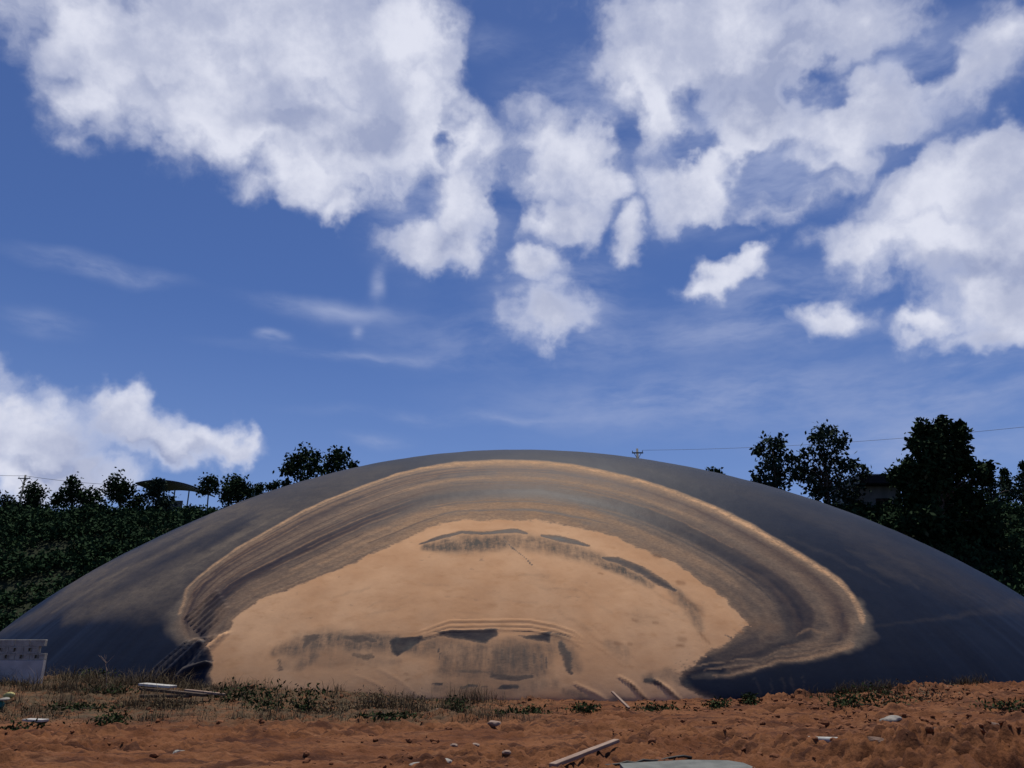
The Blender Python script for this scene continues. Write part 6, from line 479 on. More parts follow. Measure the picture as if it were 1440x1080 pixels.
("s",[("D",0.06,1)],[(-10.94,2.34,0.04),(-10.75,2.57,0.05),(-10.57,2.81,0.06),(-10.23,3.21,0.04)],1.0,0.2),
("s",[("D",0.06,1)],[(-10.77,2.23,0.04),(-10.58,2.46,0.047),(-10.4,2.7,0.06),(-10.09,3.09,0.04)],1.0,0.2),
("s",[("D",0.06,1)],[(-10.59,2.12,0.039),(-10.41,2.36,0.049),(-10.23,2.59,0.059),(-9.95,2.98,0.04)],1.0,0.2),
("s",[("D",0.06,1)],[(-10.42,2.02,0.036),(-10.25,2.25,0.046),(-10.08,2.48,0.056),(-9.82,2.86,0.04)],1.0,0.2),
("s",[("D",0.06,1)],[(-10.25,1.92,0.036),(-10.09,2.14,0.046),(-9.91,2.37,0.056),(-9.69,2.75,0.04)],1.0,0.2),
("s",[("D",0.02,1)],[(-2.92,1.93,0.023),(-2.61,2.04,0.025),(-2.31,2.15,0.027),(-1.99,2.26,0.03),(-1.61,2.27,0.029),(-1.22,2.27,0.029),(-0.84,2.28,0.029),(-0.45,2.28,0.029),(-0.11,2.29,0.029),(0.23,2.3,0.029),(0.57,2.3,0.029),(0.96,2.23,0.029),(1.35,2.15,0.029),(1.92,1.95,0.029),(2.18,1.74,0.02)],1.0,0.2),
("s",[("D",0.02,1)],[(-2.91,1.84,0.023),(-2.6,1.93,0.025),(-2.29,2.02,0.027),(-1.98,2.11,0.029),(-1.6,2.11,0.028),(-1.22,2.12,0.028),(-0.83,2.12,0.028),(-0.45,2.13,0.028),(-0.11,2.13,0.028),(0.23,2.14,0.028),(0.56,2.15,0.028),(0.95,2.07,0.028),(1.34,2.0,0.029),(1.91,1.8,0.029),(2.16,1.59,0.02)],1.0,0.2),
("s",[("D",0.02,1)],[(-2.9,1.77,0.022),(-2.59,1.84,0.024),(-2.28,1.91,0.027),(-1.97,1.98,0.028),(-1.59,1.98,0.028),(-1.21,1.99,0.028),(-0.83,1.99,0.028),(-0.45,2.0,0.028),(-0.11,2.0,0.028),(0.22,2.01,0.028),(0.56,2.02,0.028),(0.95,1.94,0.028),(1.34,1.87,0.028),(1.9,1.68,0.029),(2.15,1.47,0.02)],1.0,0.2),
("s",[("D",0.035,1)],[(3.24,0.64,0.021),(3.6,0.41,0.043),(3.81,0.16,0.036),(4.01,-0.09,0.03)],1.0,0.5),
("s",[("D",0.04,1)],[(4.27,0.58,0.022),(4.62,0.35,0.044),(4.83,0.12,0.036),(5.03,-0.1,0.03)],1.0,0.5),
("s",[("D",0.025,1)],[(1.9,0.45,0.02),(2.19,0.32,0.03),(2.48,0.18,0.041),(2.87,-0.12,0.029)],1.0,0.5),
("s",[("D",0.006,1)],[(1.83,2.53,0.02),(2.08,2.32,0.02),(2.33,2.11,0.023),(2.57,1.91,0.028),(2.8,1.66,0.024),(3.04,1.42,0.022),(3.26,1.18,0.02)],1.0,0.5),
("s",[("D",0.005,1)],[(2.2,2.8,0.02),(2.44,2.57,0.02),(2.67,2.35,0.021),(2.9,2.13,0.025),(3.13,1.91,0.027),(3.33,1.7,0.026),(3.52,1.49,0.023),(3.72,1.28,0.021),(3.91,1.08,0.02)],1.0,0.5),
("s",[("D",0.008,1)],[(-4.74,0.68,0.02),(-4.39,0.56,0.029),(-4.05,0.44,0.038),(-3.7,0.22,0.033),(-3.36,0.0,0.027)],1.0,0.5),
("s",[("D",0.008,1)],[(-4.11,0.88,0.02),(-3.76,0.73,0.029),(-3.42,0.58,0.038),(-3.07,0.34,0.032),(-2.73,0.1,0.027)],1.0,0.5),
("s",[("D",0.008,1)],[(4.96,0.78,0.02),(5.33,0.81,0.02),(5.7,0.84,0.02),(6.08,0.87,0.024),(6.42,0.88,0.023),(6.76,0.89,0.021),(7.1,0.9,0.02),(7.45,0.91,0.02)],1.0,0.5),
("s",[("D",0.005,1)],[(-0.36,5.2,0.02),(0.05,4.81,0.02),(0.45,4.44,0.024),(0.71,4.15,0.02),(0.97,3.86,0.02)],1.0,0.5),
]


# ------------------------------------------------------------ node helpers
class NT:
    def __init__(s, tree): s.t = tree; s.n = tree.nodes; s.l = tree.links
    def new(s, typ, **kw):
        n = s.n.new(typ)
        for k, v in kw.items(): setattr(n, k, v)
        return n
    def put(s, sock, v):
        if isinstance(v, bpy.types.NodeSocket): s.l.new(v, sock)
        elif v is not None: sock.default_value = v
    def math(s, op, a, b=None, c=None, clamp=False):
        n = s.new('ShaderNodeMath', operation=op, use_clamp=clamp)
        for i, v in enumerate((a, b, c)): s.put(n.inputs[i], v)
        return n.outputs[0]
    def vmath(s, op, a, b=None, out=0):
        n = s.new('ShaderNodeVectorMath', operation=op)
        s.put(n.inputs[0], a)
        if b is not None: s.put(n.inputs[1], b)
        return n.outputs['Value'] if out else n.outputs[0]
    def noise(s, vec, scale, detail=6, rough=.55, dist=0., lac=2., color=False):
        n = s.new('ShaderNodeTexNoise')
        s.put(n.inputs['Vector'], vec); n.inputs['Scale'].default_value = scale
        n.inputs['Detail'].default_value = detail; n.inputs['Roughness'].default_value = rough
        n.inputs['Distortion'].default_value = dist; n.inputs['Lacunarity'].default_value = lac
        return n.outputs['Color'] if color else n.outputs[0]
    def ramp(s, v, a, b, c=0., d=1., smooth=True):
        n = s.new('ShaderNodeMapRange'); n.interpolation_type = 'SMOOTHSTEP' if smooth else 'LINEAR'
        s.put(n.inputs[0], v)
        for i, q in enumerate((a, b, c, d)): s.put(n.inputs[i + 1], q)
        return n.outputs[0]
    def mix(s, f, a, b, typ='MIX'):
        n = s.new('ShaderNodeMix', data_type='RGBA', blend_type=typ)
        s.put(n.inputs[0], f); s.put(n.inputs[6], col(a)); s.put(n.inputs[7], col(b))
        return n.outputs[2]
    def attr(s, name):
        return s.new('ShaderNodeAttribute', attribute_name=name).outputs['Fac']
def col(c):
    if isinstance(c, (tuple, list)) and len(c) == 3: return (*c, 1)
    return c

# ------------------------------------------------------------ sky with clouds
world = bpy.data.worlds.new('World'); bpy.context.scene.world = world; world.use_nodes = True
w = NT(world.node_tree); w.n.clear()
d = w.new('ShaderNodeTexCoord').outputs['Generated']
sky = w.new('ShaderNodeTexSky', sky_type='NISHITA', sun_disc=False)
sky.sun_elevation = rad(SUN_EL); sky.sun_rotation = rad(SUN_AZ)
sky.air_density = 1.0; sky.dust_density = .6; sky.ozone_density = 3.0; sky.altitude = 1200
def sky_dir(az, el):
    az, el = rad(az), rad(el)
    return Vector((math.sin(az) * math.cos(el), math.cos(az) * math.cos(el), math.sin(el)))
def warp(amp1, amp2):
    a = w.noise(d, 7., 3, .55, color=True); b = w.noise(d, 22., 4, .52, color=True)
    va = w.vmath('SCALE', w.vmath('SUBTRACT', a, (.5, .5, .5))); va.node.inputs[3].default_value = amp1
    vb = w.vmath('SCALE', w.vmath('SUBTRACT', b, (.5, .5, .5))); vb.node.inputs[3].default_value = amp2
    return w.vmath('ADD', d, w.vmath('ADD', va, vb))
dw3 = warp(.055, .075)
def az_el(vec):
    s = w.new('ShaderNodeSeparateXYZ'); w.put(s.inputs[0], vec)
    az = w.math('ARCTAN2', s.outputs[0], s.outputs[1]); el = w.math('ARCSINE', w.math('MINIMUM', w.math('MAXIMUM', s.outputs[2], -1.), 1.))
    c = w.new('ShaderNodeCombineXYZ'); w.put(c.inputs[0], az); w.put(c.inputs[1], el); return c.outputs[0]
def puffs(table, vec):
    acc = None
    v_in = vec
    for k, (az, el, rx, ry, wt, rot) in enumerate([(*t, 0.)[:6] for t in table]):
        sx, sy = math.cos(rad(el)) / rad(rx), 1 / rad(ry)
        m = w.new('ShaderNodeVectorMath', operation='MULTIPLY_ADD')
        if k % 10 == 9:                     # keeps the shader's evaluation in sequence (a tiny, invisible offset)
            ma = w.new('ShaderNodeVectorMath', operation='MULTIPLY_ADD'); w.put(ma.inputs[0], acc)
            ma.inputs[1].default_value = (1e-7, 1e-7, 1e-7); w.put(ma.inputs[2], vec); v_in = ma.outputs[0]
        w.put(m.inputs[0], v_in); m.inputs[1].default_value = (sx, sy, 0); m.inputs[2].default_value = (-rad(az) * sx, -rad(el) * sy, 0)
        r = w.vmath('LENGTH', m.outputs[0], out=1)
        v = w.math('MULTIPLY_ADD', r, -wt, wt)          # wt * (1 - r)
        acc = w.math('SMOOTH_MAX', acc, v, .26) if acc is not None else v
    return acc
dw = az_el(dw3)
cov = puffs(CLOUD_PUFFS, dw)
cov = w.math('SUBTRACT', cov, w.math('MAXIMUM', puffs(CLOUD_GAPS, dw), 0.))
n_big = w.noise(d, 9., 4, .5); n_fine = w.noise(dw3, 17., 6, .56)
dens = w.math('ADD', w.math('MULTIPLY', cov, 1.3), w.math('MULTIPLY_ADD', n_fine, 1.25, -.66))
dens = w.math('ADD', dens, w.math('MULTIPLY_ADD', n_big, .5, -.22))
alpha = w.math('POWER', w.ramp(dens, -.46, .84), 1.3)
# the sky behind and beside the viewer has scattered clouds of its own
sep = w.new('ShaderNodeSeparateXYZ'); w.put(sep.inputs[0], d)
beh = w.math('MULTIPLY', w.ramp(sep.outputs[1], .45, -.05), w.ramp(w.noise(d, 3.2, 5, .58), .58, .74))
alpha = w.math('MAXIMUM', alpha, w.math('MULTIPLY', beh, .9))
dsoft = warp(.035, .008)
wsp = puffs(CLOUD_WISPS, az_el(dsoft))
strk = w.new('ShaderNodeMapping'); w.put(strk.inputs[0], dsoft); strk.inputs['Scale'].default_value = (1, 1, 3.6)
thin = w.math('MULTIPLY', w.ramp(wsp, -.06, .45), w.ramp(w.noise(strk.outputs[0], 7., 5, .6), .28, .75))
thin = w.math('MULTIPLY', thin, .72)
shade = w.ramp(puffs(CLOUD_SHADES, dw), -.1, .75)
n_sh = w.noise(d, 8., 6, .6)
shade = w.math('ADD', w.math('MULTIPLY', shade, .8), w.ramp(n_sh, .66, .34, 0., .75), clamp=True)
shade = w.math('MULTIPLY', shade, w.ramp(dens, .05, .7))
ccol = w.mix(shade, (7.6, 7.8, 8.9), (3.5, 3.95, 5.7))
skyc = w.mix(1., sky.outputs[0], (.50, .61, .88), 'MULTIPLY')
skyc = w.mix(w.ramp(sep.outputs[2], .42, .06, 0., .30), skyc, (3.0, 3.9, 6.3))
skyc = w.mix(thin, skyc, (3.9, 4.5, 6.6))
skyc = w.mix(w.math('MULTIPLY', alpha, .97), skyc, ccol)
bg = w.new('ShaderNodeBackground'); w.put(bg.inputs[0], skyc); bg.inputs[1].default_value = SKY_STRENGTH
world.cycles.sampling_method = 'NONE'
bpy.context.scene.cycles.max_bounces = 5; bpy.context.scene.cycles.diffuse_bounces = 3
w.l.new(bg.outputs[0], w.new('ShaderNodeOutputWorld').inputs[0])

# ------------------------------------------------------------ numpy helpers
def hash3(ix, iy, iz, seed):
    h = (ix.astype(np.int64) * 374761393 + iy.astype(np.int64) * 668265263 + iz.astype(np.int64) * 2147483647 + seed * 1274126177) & 0xffffffff
    h = ((h ^ (h >> 13)) * 1274126177) & 0xffffffff
    h = ((h ^ (h >> 16)) * 2246822519) & 0xffffffff
    return ((h ^ (h >> 15)) & 0xffff) / 65535.0
def vnoise(x, y, seed=0):
    ix = np.floor(x); iy = np.floor(y); fx = x - ix; fy = y - iy
    fx = fx * fx * fx * (fx * (fx * 6 - 15) + 10); fy = fy * fy * fy * (fy * (fy * 6 - 15) + 10)
    z = np.zeros_like(ix)
    a = hash3(ix, iy, z, seed); b = hash3(ix + 1, iy, z, seed); c = hash3(ix, iy + 1, z, seed); e = hash3(ix + 1, iy + 1, z, seed)
    return (a + (b - a) * fx) + ((c + (e - c) * fx) - (a + (b - a) * fx)) * fy
def fbm(x, y, seed=0, octv=5, gain=.5, mode=0):
    s = 0; a = 1; t = 0
    for o in range(octv):
        ca, sa = math.cos(o * 1.1), math.sin(o * 1.1)
        n = vnoise((x * ca - y * sa) * 2 ** o + 17.3 * o, (x * sa + y * ca) * 2 ** o - 9.1 * o, seed + o)
        if mode == 1: n = 1 - abs(2 * n - 1)
        if mode == 2: n = abs(2 * n - 1)
        s = s + a * n; t += a; a *= gain
    return s / t
def sst(a, b, x):
    t = np.clip((x - a) / (b - a), 0, 1); return t * t * (3 - 2 * t)

def mesh_np(name, verts, faces, mat, parent=None, smooth=False, loc=None):
    """verts Nx3, faces MxK (K = 3 or 4), one mesh object"""
    verts = np.asarray(verts, np.float32); faces = np.asarray(faces, np.int32)
    me = bpy.data.meshes.new(name); k = faces.shape[1]
    me.vertices.add(len(verts)); me.vertices.foreach_set('co', verts.ravel())
    me.loops.add(faces.size); me.loops.foreach_set('vertex_index', faces.ravel())
    me.polygons.add(len(faces)); me.polygons.foreach_set('loop_start', np.arange(0, faces.size, k, dtype=np.int32))
    me.polygons.foreach_set('use_smooth', np.full(len(faces), smooth))
    me.update(calc_edges=True); me.validate()
    me.materials.append(mat)
    o = bpy.data.objects.new(name, me); C.objects.link(o)
    if parent is not None: o.parent = parent
    if loc is not None: o.location = loc
    return o
def tag(o, label=None, cat=None, group=None, kind=None):
    for k, v in (('label', label), ('category', cat), ('group', group), ('kind', kind)):
        if v: o[k] = v
    return o
def thing(name, loc, label, cat, group=None, rz=0.):
    o = bpy.data.objects.new(name, None); C.objects.link(o); o.location = loc; o.rotation_euler = (0, 0, rz); o.empty_display_size = .3
    return tag(o, label, cat, group)
def bm_obj(name, bm, mat, parent=None, smooth=False):
    me = bpy.data.meshes.new(name); bm.normal_update(); bm.to_mesh(me); bm.free(); me.materials.append(mat)
    if smooth: me.polygons.foreach_set('use_smooth', np.full(len(me.polygons), True))
    o = bpy.data.objects.new(name, me); C.objects.link(o)
    if parent is not None: o.parent = parent
    return o
def add_box(bm, c, s, rot=None, bevel=0.):
    r = bmesh.ops.create_cube(bm, size=1.)
    m = Matrix.Translation(c) @ (rot.to_4x4() if rot is not None else Matrix()) @ Matrix.Diagonal((*s, 1))
    bmesh.ops.transform(bm, matrix=m, verts=r['verts'])
    if bevel:
        e = list({e for v in r['verts'] for e in v.link_edges})
        bmesh.ops.bevel(bm, geom=e, offset=bevel, segments=1, affect='EDGES')
def add_tube(bm, pts, radii, n=8, cap=True):
    rings = []; pts = [Vector(p) for p in pts]
    for i, p in enumerate(pts):
        t = (pts[min(i + 1, len(pts) - 1)] - pts[max(i - 1, 0)]).normalized()
        a = t.cross(Vector((0, 0, 1)) if abs(t.z) < .9 else Vector((0, 1, 0))).normalized(); b = t.cross(a)
        r = radii[i] if hasattr(radii, '__len__') else radii
        rings.append([bm.verts.new(p + (a * math.cos(2 * math.pi * k / n) + b * math.sin(2 * math.pi * k / n)) * r) for k in range(n)])
    for A, B in zip(rings[:-1], rings[1:]):
        for k in range(n): bm.faces.new((A[k], B[k], B[(k + 1) % n], A[(k + 1) % n]))
    if cap: bm.faces.new(rings[0]); bm.faces.new(list(reversed(rings[-1])))

# ------------------------------------------------------------ materials
def material(name, rough=.85):
    m = bpy.data.materials.new(name); m.use_nodes = True
    t = NT(m.node_tree); b = t.n['Principled BSDF']; b.inputs['Roughness'].default_value = rough
    return m, t, b
def simple(name, a, b_, scale=6., rough=.85, bump=.0, bscale=40., spec=.3, stretch=(1, 1, 1), detail=5):
    m, t, b = material(name, rough)
    co = t.new('ShaderNodeTexCoord').outputs['Object']
    mp = t.new('ShaderNodeMapping'); t.put(mp.inputs[0], co); mp.inputs['Scale'].default_value = stretch
    f = t.ramp(t.noise(mp.outputs[0], scale, detail, .6), .32, .68)
    t.put(b.inputs['Base Color'], t.mix(f, a, b_)); b.inputs['Specular IOR Level'].default_value = spec
    if bump:
        bn = t.new('ShaderNodeBump'); bn.inputs['Strength'].default_value = 1.; bn.inputs['Distance'].default_value = bump
        t.put(bn.inputs['Height'], t.noise(mp.outputs[0], bscale, 4)); t.put(b.inputs['Normal'], bn.outputs[0])
    return m
def leaf_mat(name, dark, light, warm=None, trans=.0):
    m, t, b = material(name, .85)
    geo = t.new('ShaderNodeNewGeometry')
    v = t.attr('tint')
    c = t.mix(v, dark, light)
    if warm: c = t.mix(t.ramp(v, .93, .98), c, warm)
    t.put(b.inputs['Base Color'], c); b.inputs['Specular IOR Level'].default_value = .05
    return m
MAT = dict(
    leaf=leaf_mat('leaf_green', (.008, .019, .009), (.022, .042, .017), (.055, .058, .03)),
    leaf2=leaf_mat('leaf_blue_green', (.010, .021, .016), (.024, .042, .028)),
    leaf_soft=leaf_mat('leaf_hillside', (.012, .030, .014), (.026, .052, .021)),
    weed=leaf_mat('weed_leaf', (.014, .024, .009), (.036, .052, .020)),
    dry=leaf_mat('dry_stalk', (.05, .038, .022), (.165, .125, .078)),
    bark=simple('bark', (.05, .04, .032), (.11, .09, .07), 9., .9, .02, 30., stretch=(1, 1, .3)),
    timber=simple('timber', (.19, .125, .095), (.29, .21, .165), 5., .8, .004, 60., stretch=(.3, 4, 4)),
    dark_timber=simple('dark_timber', (.035, .022, .016), (.09, .06, .042), 5., .85, .004, 50.),
    white_board=simple('white_board', (.30,.29,.27), (.44,.43,.40), 5., .6, .002, 40.),
    plastic_pipe=simple('plastic_pipe', (.30, .30, .28), (.42, .42, .39), 7., .45, .0),
    paper=simple('crumpled_paper', (.17, .155, .135), (.29, .27, .24), 7., .8, .004, 30.),
    black=simple('black_rubber', (.012, .012, .012), (.03, .028, .025), 6., .6),
    grey_sheet=simple('fibre_cement', (.085, .092, .088), (.13, .138, .13), 5., .8, .004, 40.),
    render=simple('cement_render', (.30, .29, .30), (.40, .385, .39), 3., .9, .004, 50.),
    block=simple('concrete_block', (.22, .21, .195), (.33, .315, .29), 8., .95, .008, 60.),
    roof_metal=simple('dark_sheet_roof', (.014, .011, .012), (.026, .022, .022), 2., .5),
    hut_wall=simple('hut_wall', (.20, .20, .19), (.30, .29, .27), 1.2, .9),
    blue_panel=simple('blue_white_panel', (.30, .38, .46), (.45, .52, .58), 1.5, .7),
    pane=simple('window_pane', (.02, .025, .03), (.05, .06, .07), 2., .15),
    trim=simple('pale_trim', (.42, .42, .42), (.55, .55, .55), 3., .8),
    rust_wall=simple('rusty_sheet', (.17, .07, .03), (.26, .12, .05), 3., .8),
    pole=simple('grey_pole', (.12, .12, .115), (.18, .18, .17), 2., .85),
    teal=simple('teal_plastic', (.008, .07, .06), (.015, .12, .10), 4., .5, .01, 14.),
    yellow=simple('faded_yellow', (.35, .30, .10), (.45, .40, .18), 6., .8),
    rock=simple('rock', (.09, .055, .04), (.16, .105, .08), 6., .95, .02, 14.),
    clod=simple('clod', (.105, .036, .014), (.175, .068, .028), 3., .95, .012, 30.),
)

# ------------------------------------------------------------ the membrane cover, its shape
CX, CY, AL, AR, BB, EN, HH, EQ, EM = .305, 41.213, 25.913, 27.9, 16.721, 2.077, 11.187, .827, 1.955

# ------------------------------------------------------------ ground
G_X = [-40, -20, -13, -9.5, -6, -3, 0, 5, 9, 13, 17, 22, 40]
G_Z = [.62, .60, .48, .30, .16, .03, -.02, -.02, .10, .26, .36, .42, .45]
def terrain(x, y):
    z = np.interp(x, G_X, G_Z) * sst(15.5, 22.5, y)
    left = sst(-8, -22, x); right = sst(10, 26, x)
    slope_l = 12.8 * sst(53, 79, y); slope_r = 11.0 * sst(46, 64, y); slope_c = 6 * sst(62, 80, y)
    z = z + slope_l * left + slope_r * right + slope_c * (1 - left) * (1 - right)
    z = z + 2.5 * (fbm(x / 60, y / 60, 5, 3) - .5) * sst(60, 140, np.hypot(x, y))
    z = z - 12 * sst(200, 1200, np.hypot(x, y))
    return z
def relief(x, y):
    near = sst(60, 26, np.hypot(x, y))
    z = .20 * (fbm(x / 2.4, y / 2.4, 11, 4) - .5) + .11 * (fbm(x / 2.6, y / .42, 14, 4, .55) - .5) * sst(6, 2, x)
    lumps = fbm(x / .55, y / .40, 21, 4, .55, 2)
    rough = .55 + .9 * sst(.42, .62, fbm(x / 2.6, y / 2.0, 31, 3))
    # churned bank at the right of the foreground
    bank = sst(3.9, 5.4, x) * sst(14.9, 13.7, y) * (1 - np.exp(-(((x - 5.2) / .7) ** 2 + ((y - 13.6) / .9) ** 2)))
    rough = rough + 1.5 * bank + .5 * sst(5, 8, x)
    z = z + .20 * rough * (lumps - .35)
    z = z + .085 * rough * (fbm(x / .16, y / .14, 41, 3, .5, 2) - .4)
    z = z + .045 * (.5 + rough) * (fbm(x / .085, y / .09, 46, 2, .6, 2) - .4) * sst(20, 15, y)
    # spoil heap and the hole beside it
    z = z + .22 * bank + .42 * bank * (fbm(x / .9, y / .55, 51, 4, .55, 1) - .62)
    hole = np.exp(-(((x - 5.45) / .34) ** 2 + ((y - 12.95) / .62) ** 2) ** 2)
    z = z - .42 * hole
    rut = np.exp(-((y - (15.2 + .42 * (x - 2.6))) / .10) ** 2) * sst(2.2, 2.7, x) * sst(5.0, 4.4, x)
    z = z - .11 * rut * fbm(x / .3, y / .3, 61, 2)
    rut = np.exp(-((y - (14.9 + .12 * (x + 6))) / .10) ** 2) * sst(-7.2, -6.6, x) * sst(-4.1, -4.8, x)
    z = z - .12 * rut
    return z * near
def ground_z(x, y):
    x = np.atleast_1d(np.asarray(x, float)); y = np.atleast_1d(np.asarray(y, float))
    return terrain(x, y) + relief(x, y)
def gz(x, y): return float(ground_z(x, y)[0])

def make_ground():
    xs = np.concatenate([np.linspace(-1600, -120, 16), np.linspace(-115, -21, 60), np.arange(-20, 20.01, .055), np.linspace(21, 115, 60), np.linspace(120, 1600, 16)])
    ys = np.concatenate([np.linspace(-600, 0, 14), np.linspace(1, 9.5, 18), np.arange(9.6, 14.5, .045), np.arange(14.5, 27, .075), np.linspace(27.2, 110, 110), np.linspace(120, 2600, 24)])
    X, Y = np.meshgrid(xs, ys); x = X.ravel(); y = Y.ravel()
    z = ground_z(x, y)
    # the lagoon under the cover is dug out
    dx = x - CX; dy = y - CY
    u = (np.abs(dx / np.where(dx > 0, AR, AL)) ** EN + np.abs(dy / BB) ** EN) ** (1 / EN)
    z = np.where(u < .97, np.minimum(z, -.6), z)
    nx = len(xs); i = np.arange(nx * len(ys)).reshape(len(ys), nx)
    f = np.stack([i[:-1, :-1], i[:-1, 1:], i[1:, 1:], i[1:, :-1]], -1).reshape(-1, 4)
    m, t, b = material('red_clay', .95); b.inputs['Specular IOR Level'].default_value = .15
    co = t.new('ShaderNodeTexCoord').outputs['Object']
    band = t.new('ShaderNodeMapping'); t.put(band.inputs[0], co); band.inputs['Scale'].default_value = (.35, 1.5, 1)
    c = t.mix(t.ramp(t.noise(co, .55, 6, .6), .35, .65), (.112, .041, .0165), (.178, .074, .032))
    c = t.mix(t.math('MULTIPLY', t.ramp(t.noise(band.outputs[0], 1.7, 9, .7), .46, .62), .9), c, (.045, .016, .009))
    c = t.mix(t.math('MULTIPLY', t.ramp(t.noise(band.outputs[0], 2.9, 7, .7), .54, .70), .7), c, (.21, .10, .050))
    c = t.mix(t.math('MULTIPLY', t.ramp(t.noise(co, 14., 5, .7), .50, .70), .55), c, (.045, .018, .011))
    # stubble-covered strip at the left and the overgrown slopes beyond
    g = t.attr('litter')
    c = t.mix(t.math('MULTIPLY', g, t.ramp(t.noise(co, 4., 6, .7), .3, .6)), c, (.072, .058, .036))
    c = t.mix(t.attr('overgrown'), c, (.018, .024, .012))
    t.put(b.inputs['Base Color'], c)
    bn = t.new('ShaderNodeBump'); bn.inputs['Strength'].default_value = 1.; bn.inputs['Distance'].default_value = .035
    t.put(bn.inputs['Height'], t.noise(co, 16., 8, .7)); t.put(b.inputs['Normal'], bn.outputs[0])
    o = mesh_np('ground', np.c_[x, y, z], f, m, smooth=True); tag(o, 'red clay ground churned into clods and ruts', 'ground', kind='structure')
    lit = sst(16.6, 18.6, y + .8 * (fbm(x / 1.2, y / .8, 71, 3) - .5) * 2) * sst(2.0, -3, x) * .8 * sst(40, 30, y)
    a = o.data.attributes.new('litter', 'FLOAT', 'POINT'); a.data.foreach_set('value', lit.astype(np.float32))
    og = np.maximum(sst(34, 44, y), sst(80, 130, np.hypot(x, y)))
    a = o.data.attributes.new('overgrown', 'FLOAT', 'POINT'); a.data.foreach_set('value', og.astype(np.float32))
make_ground()

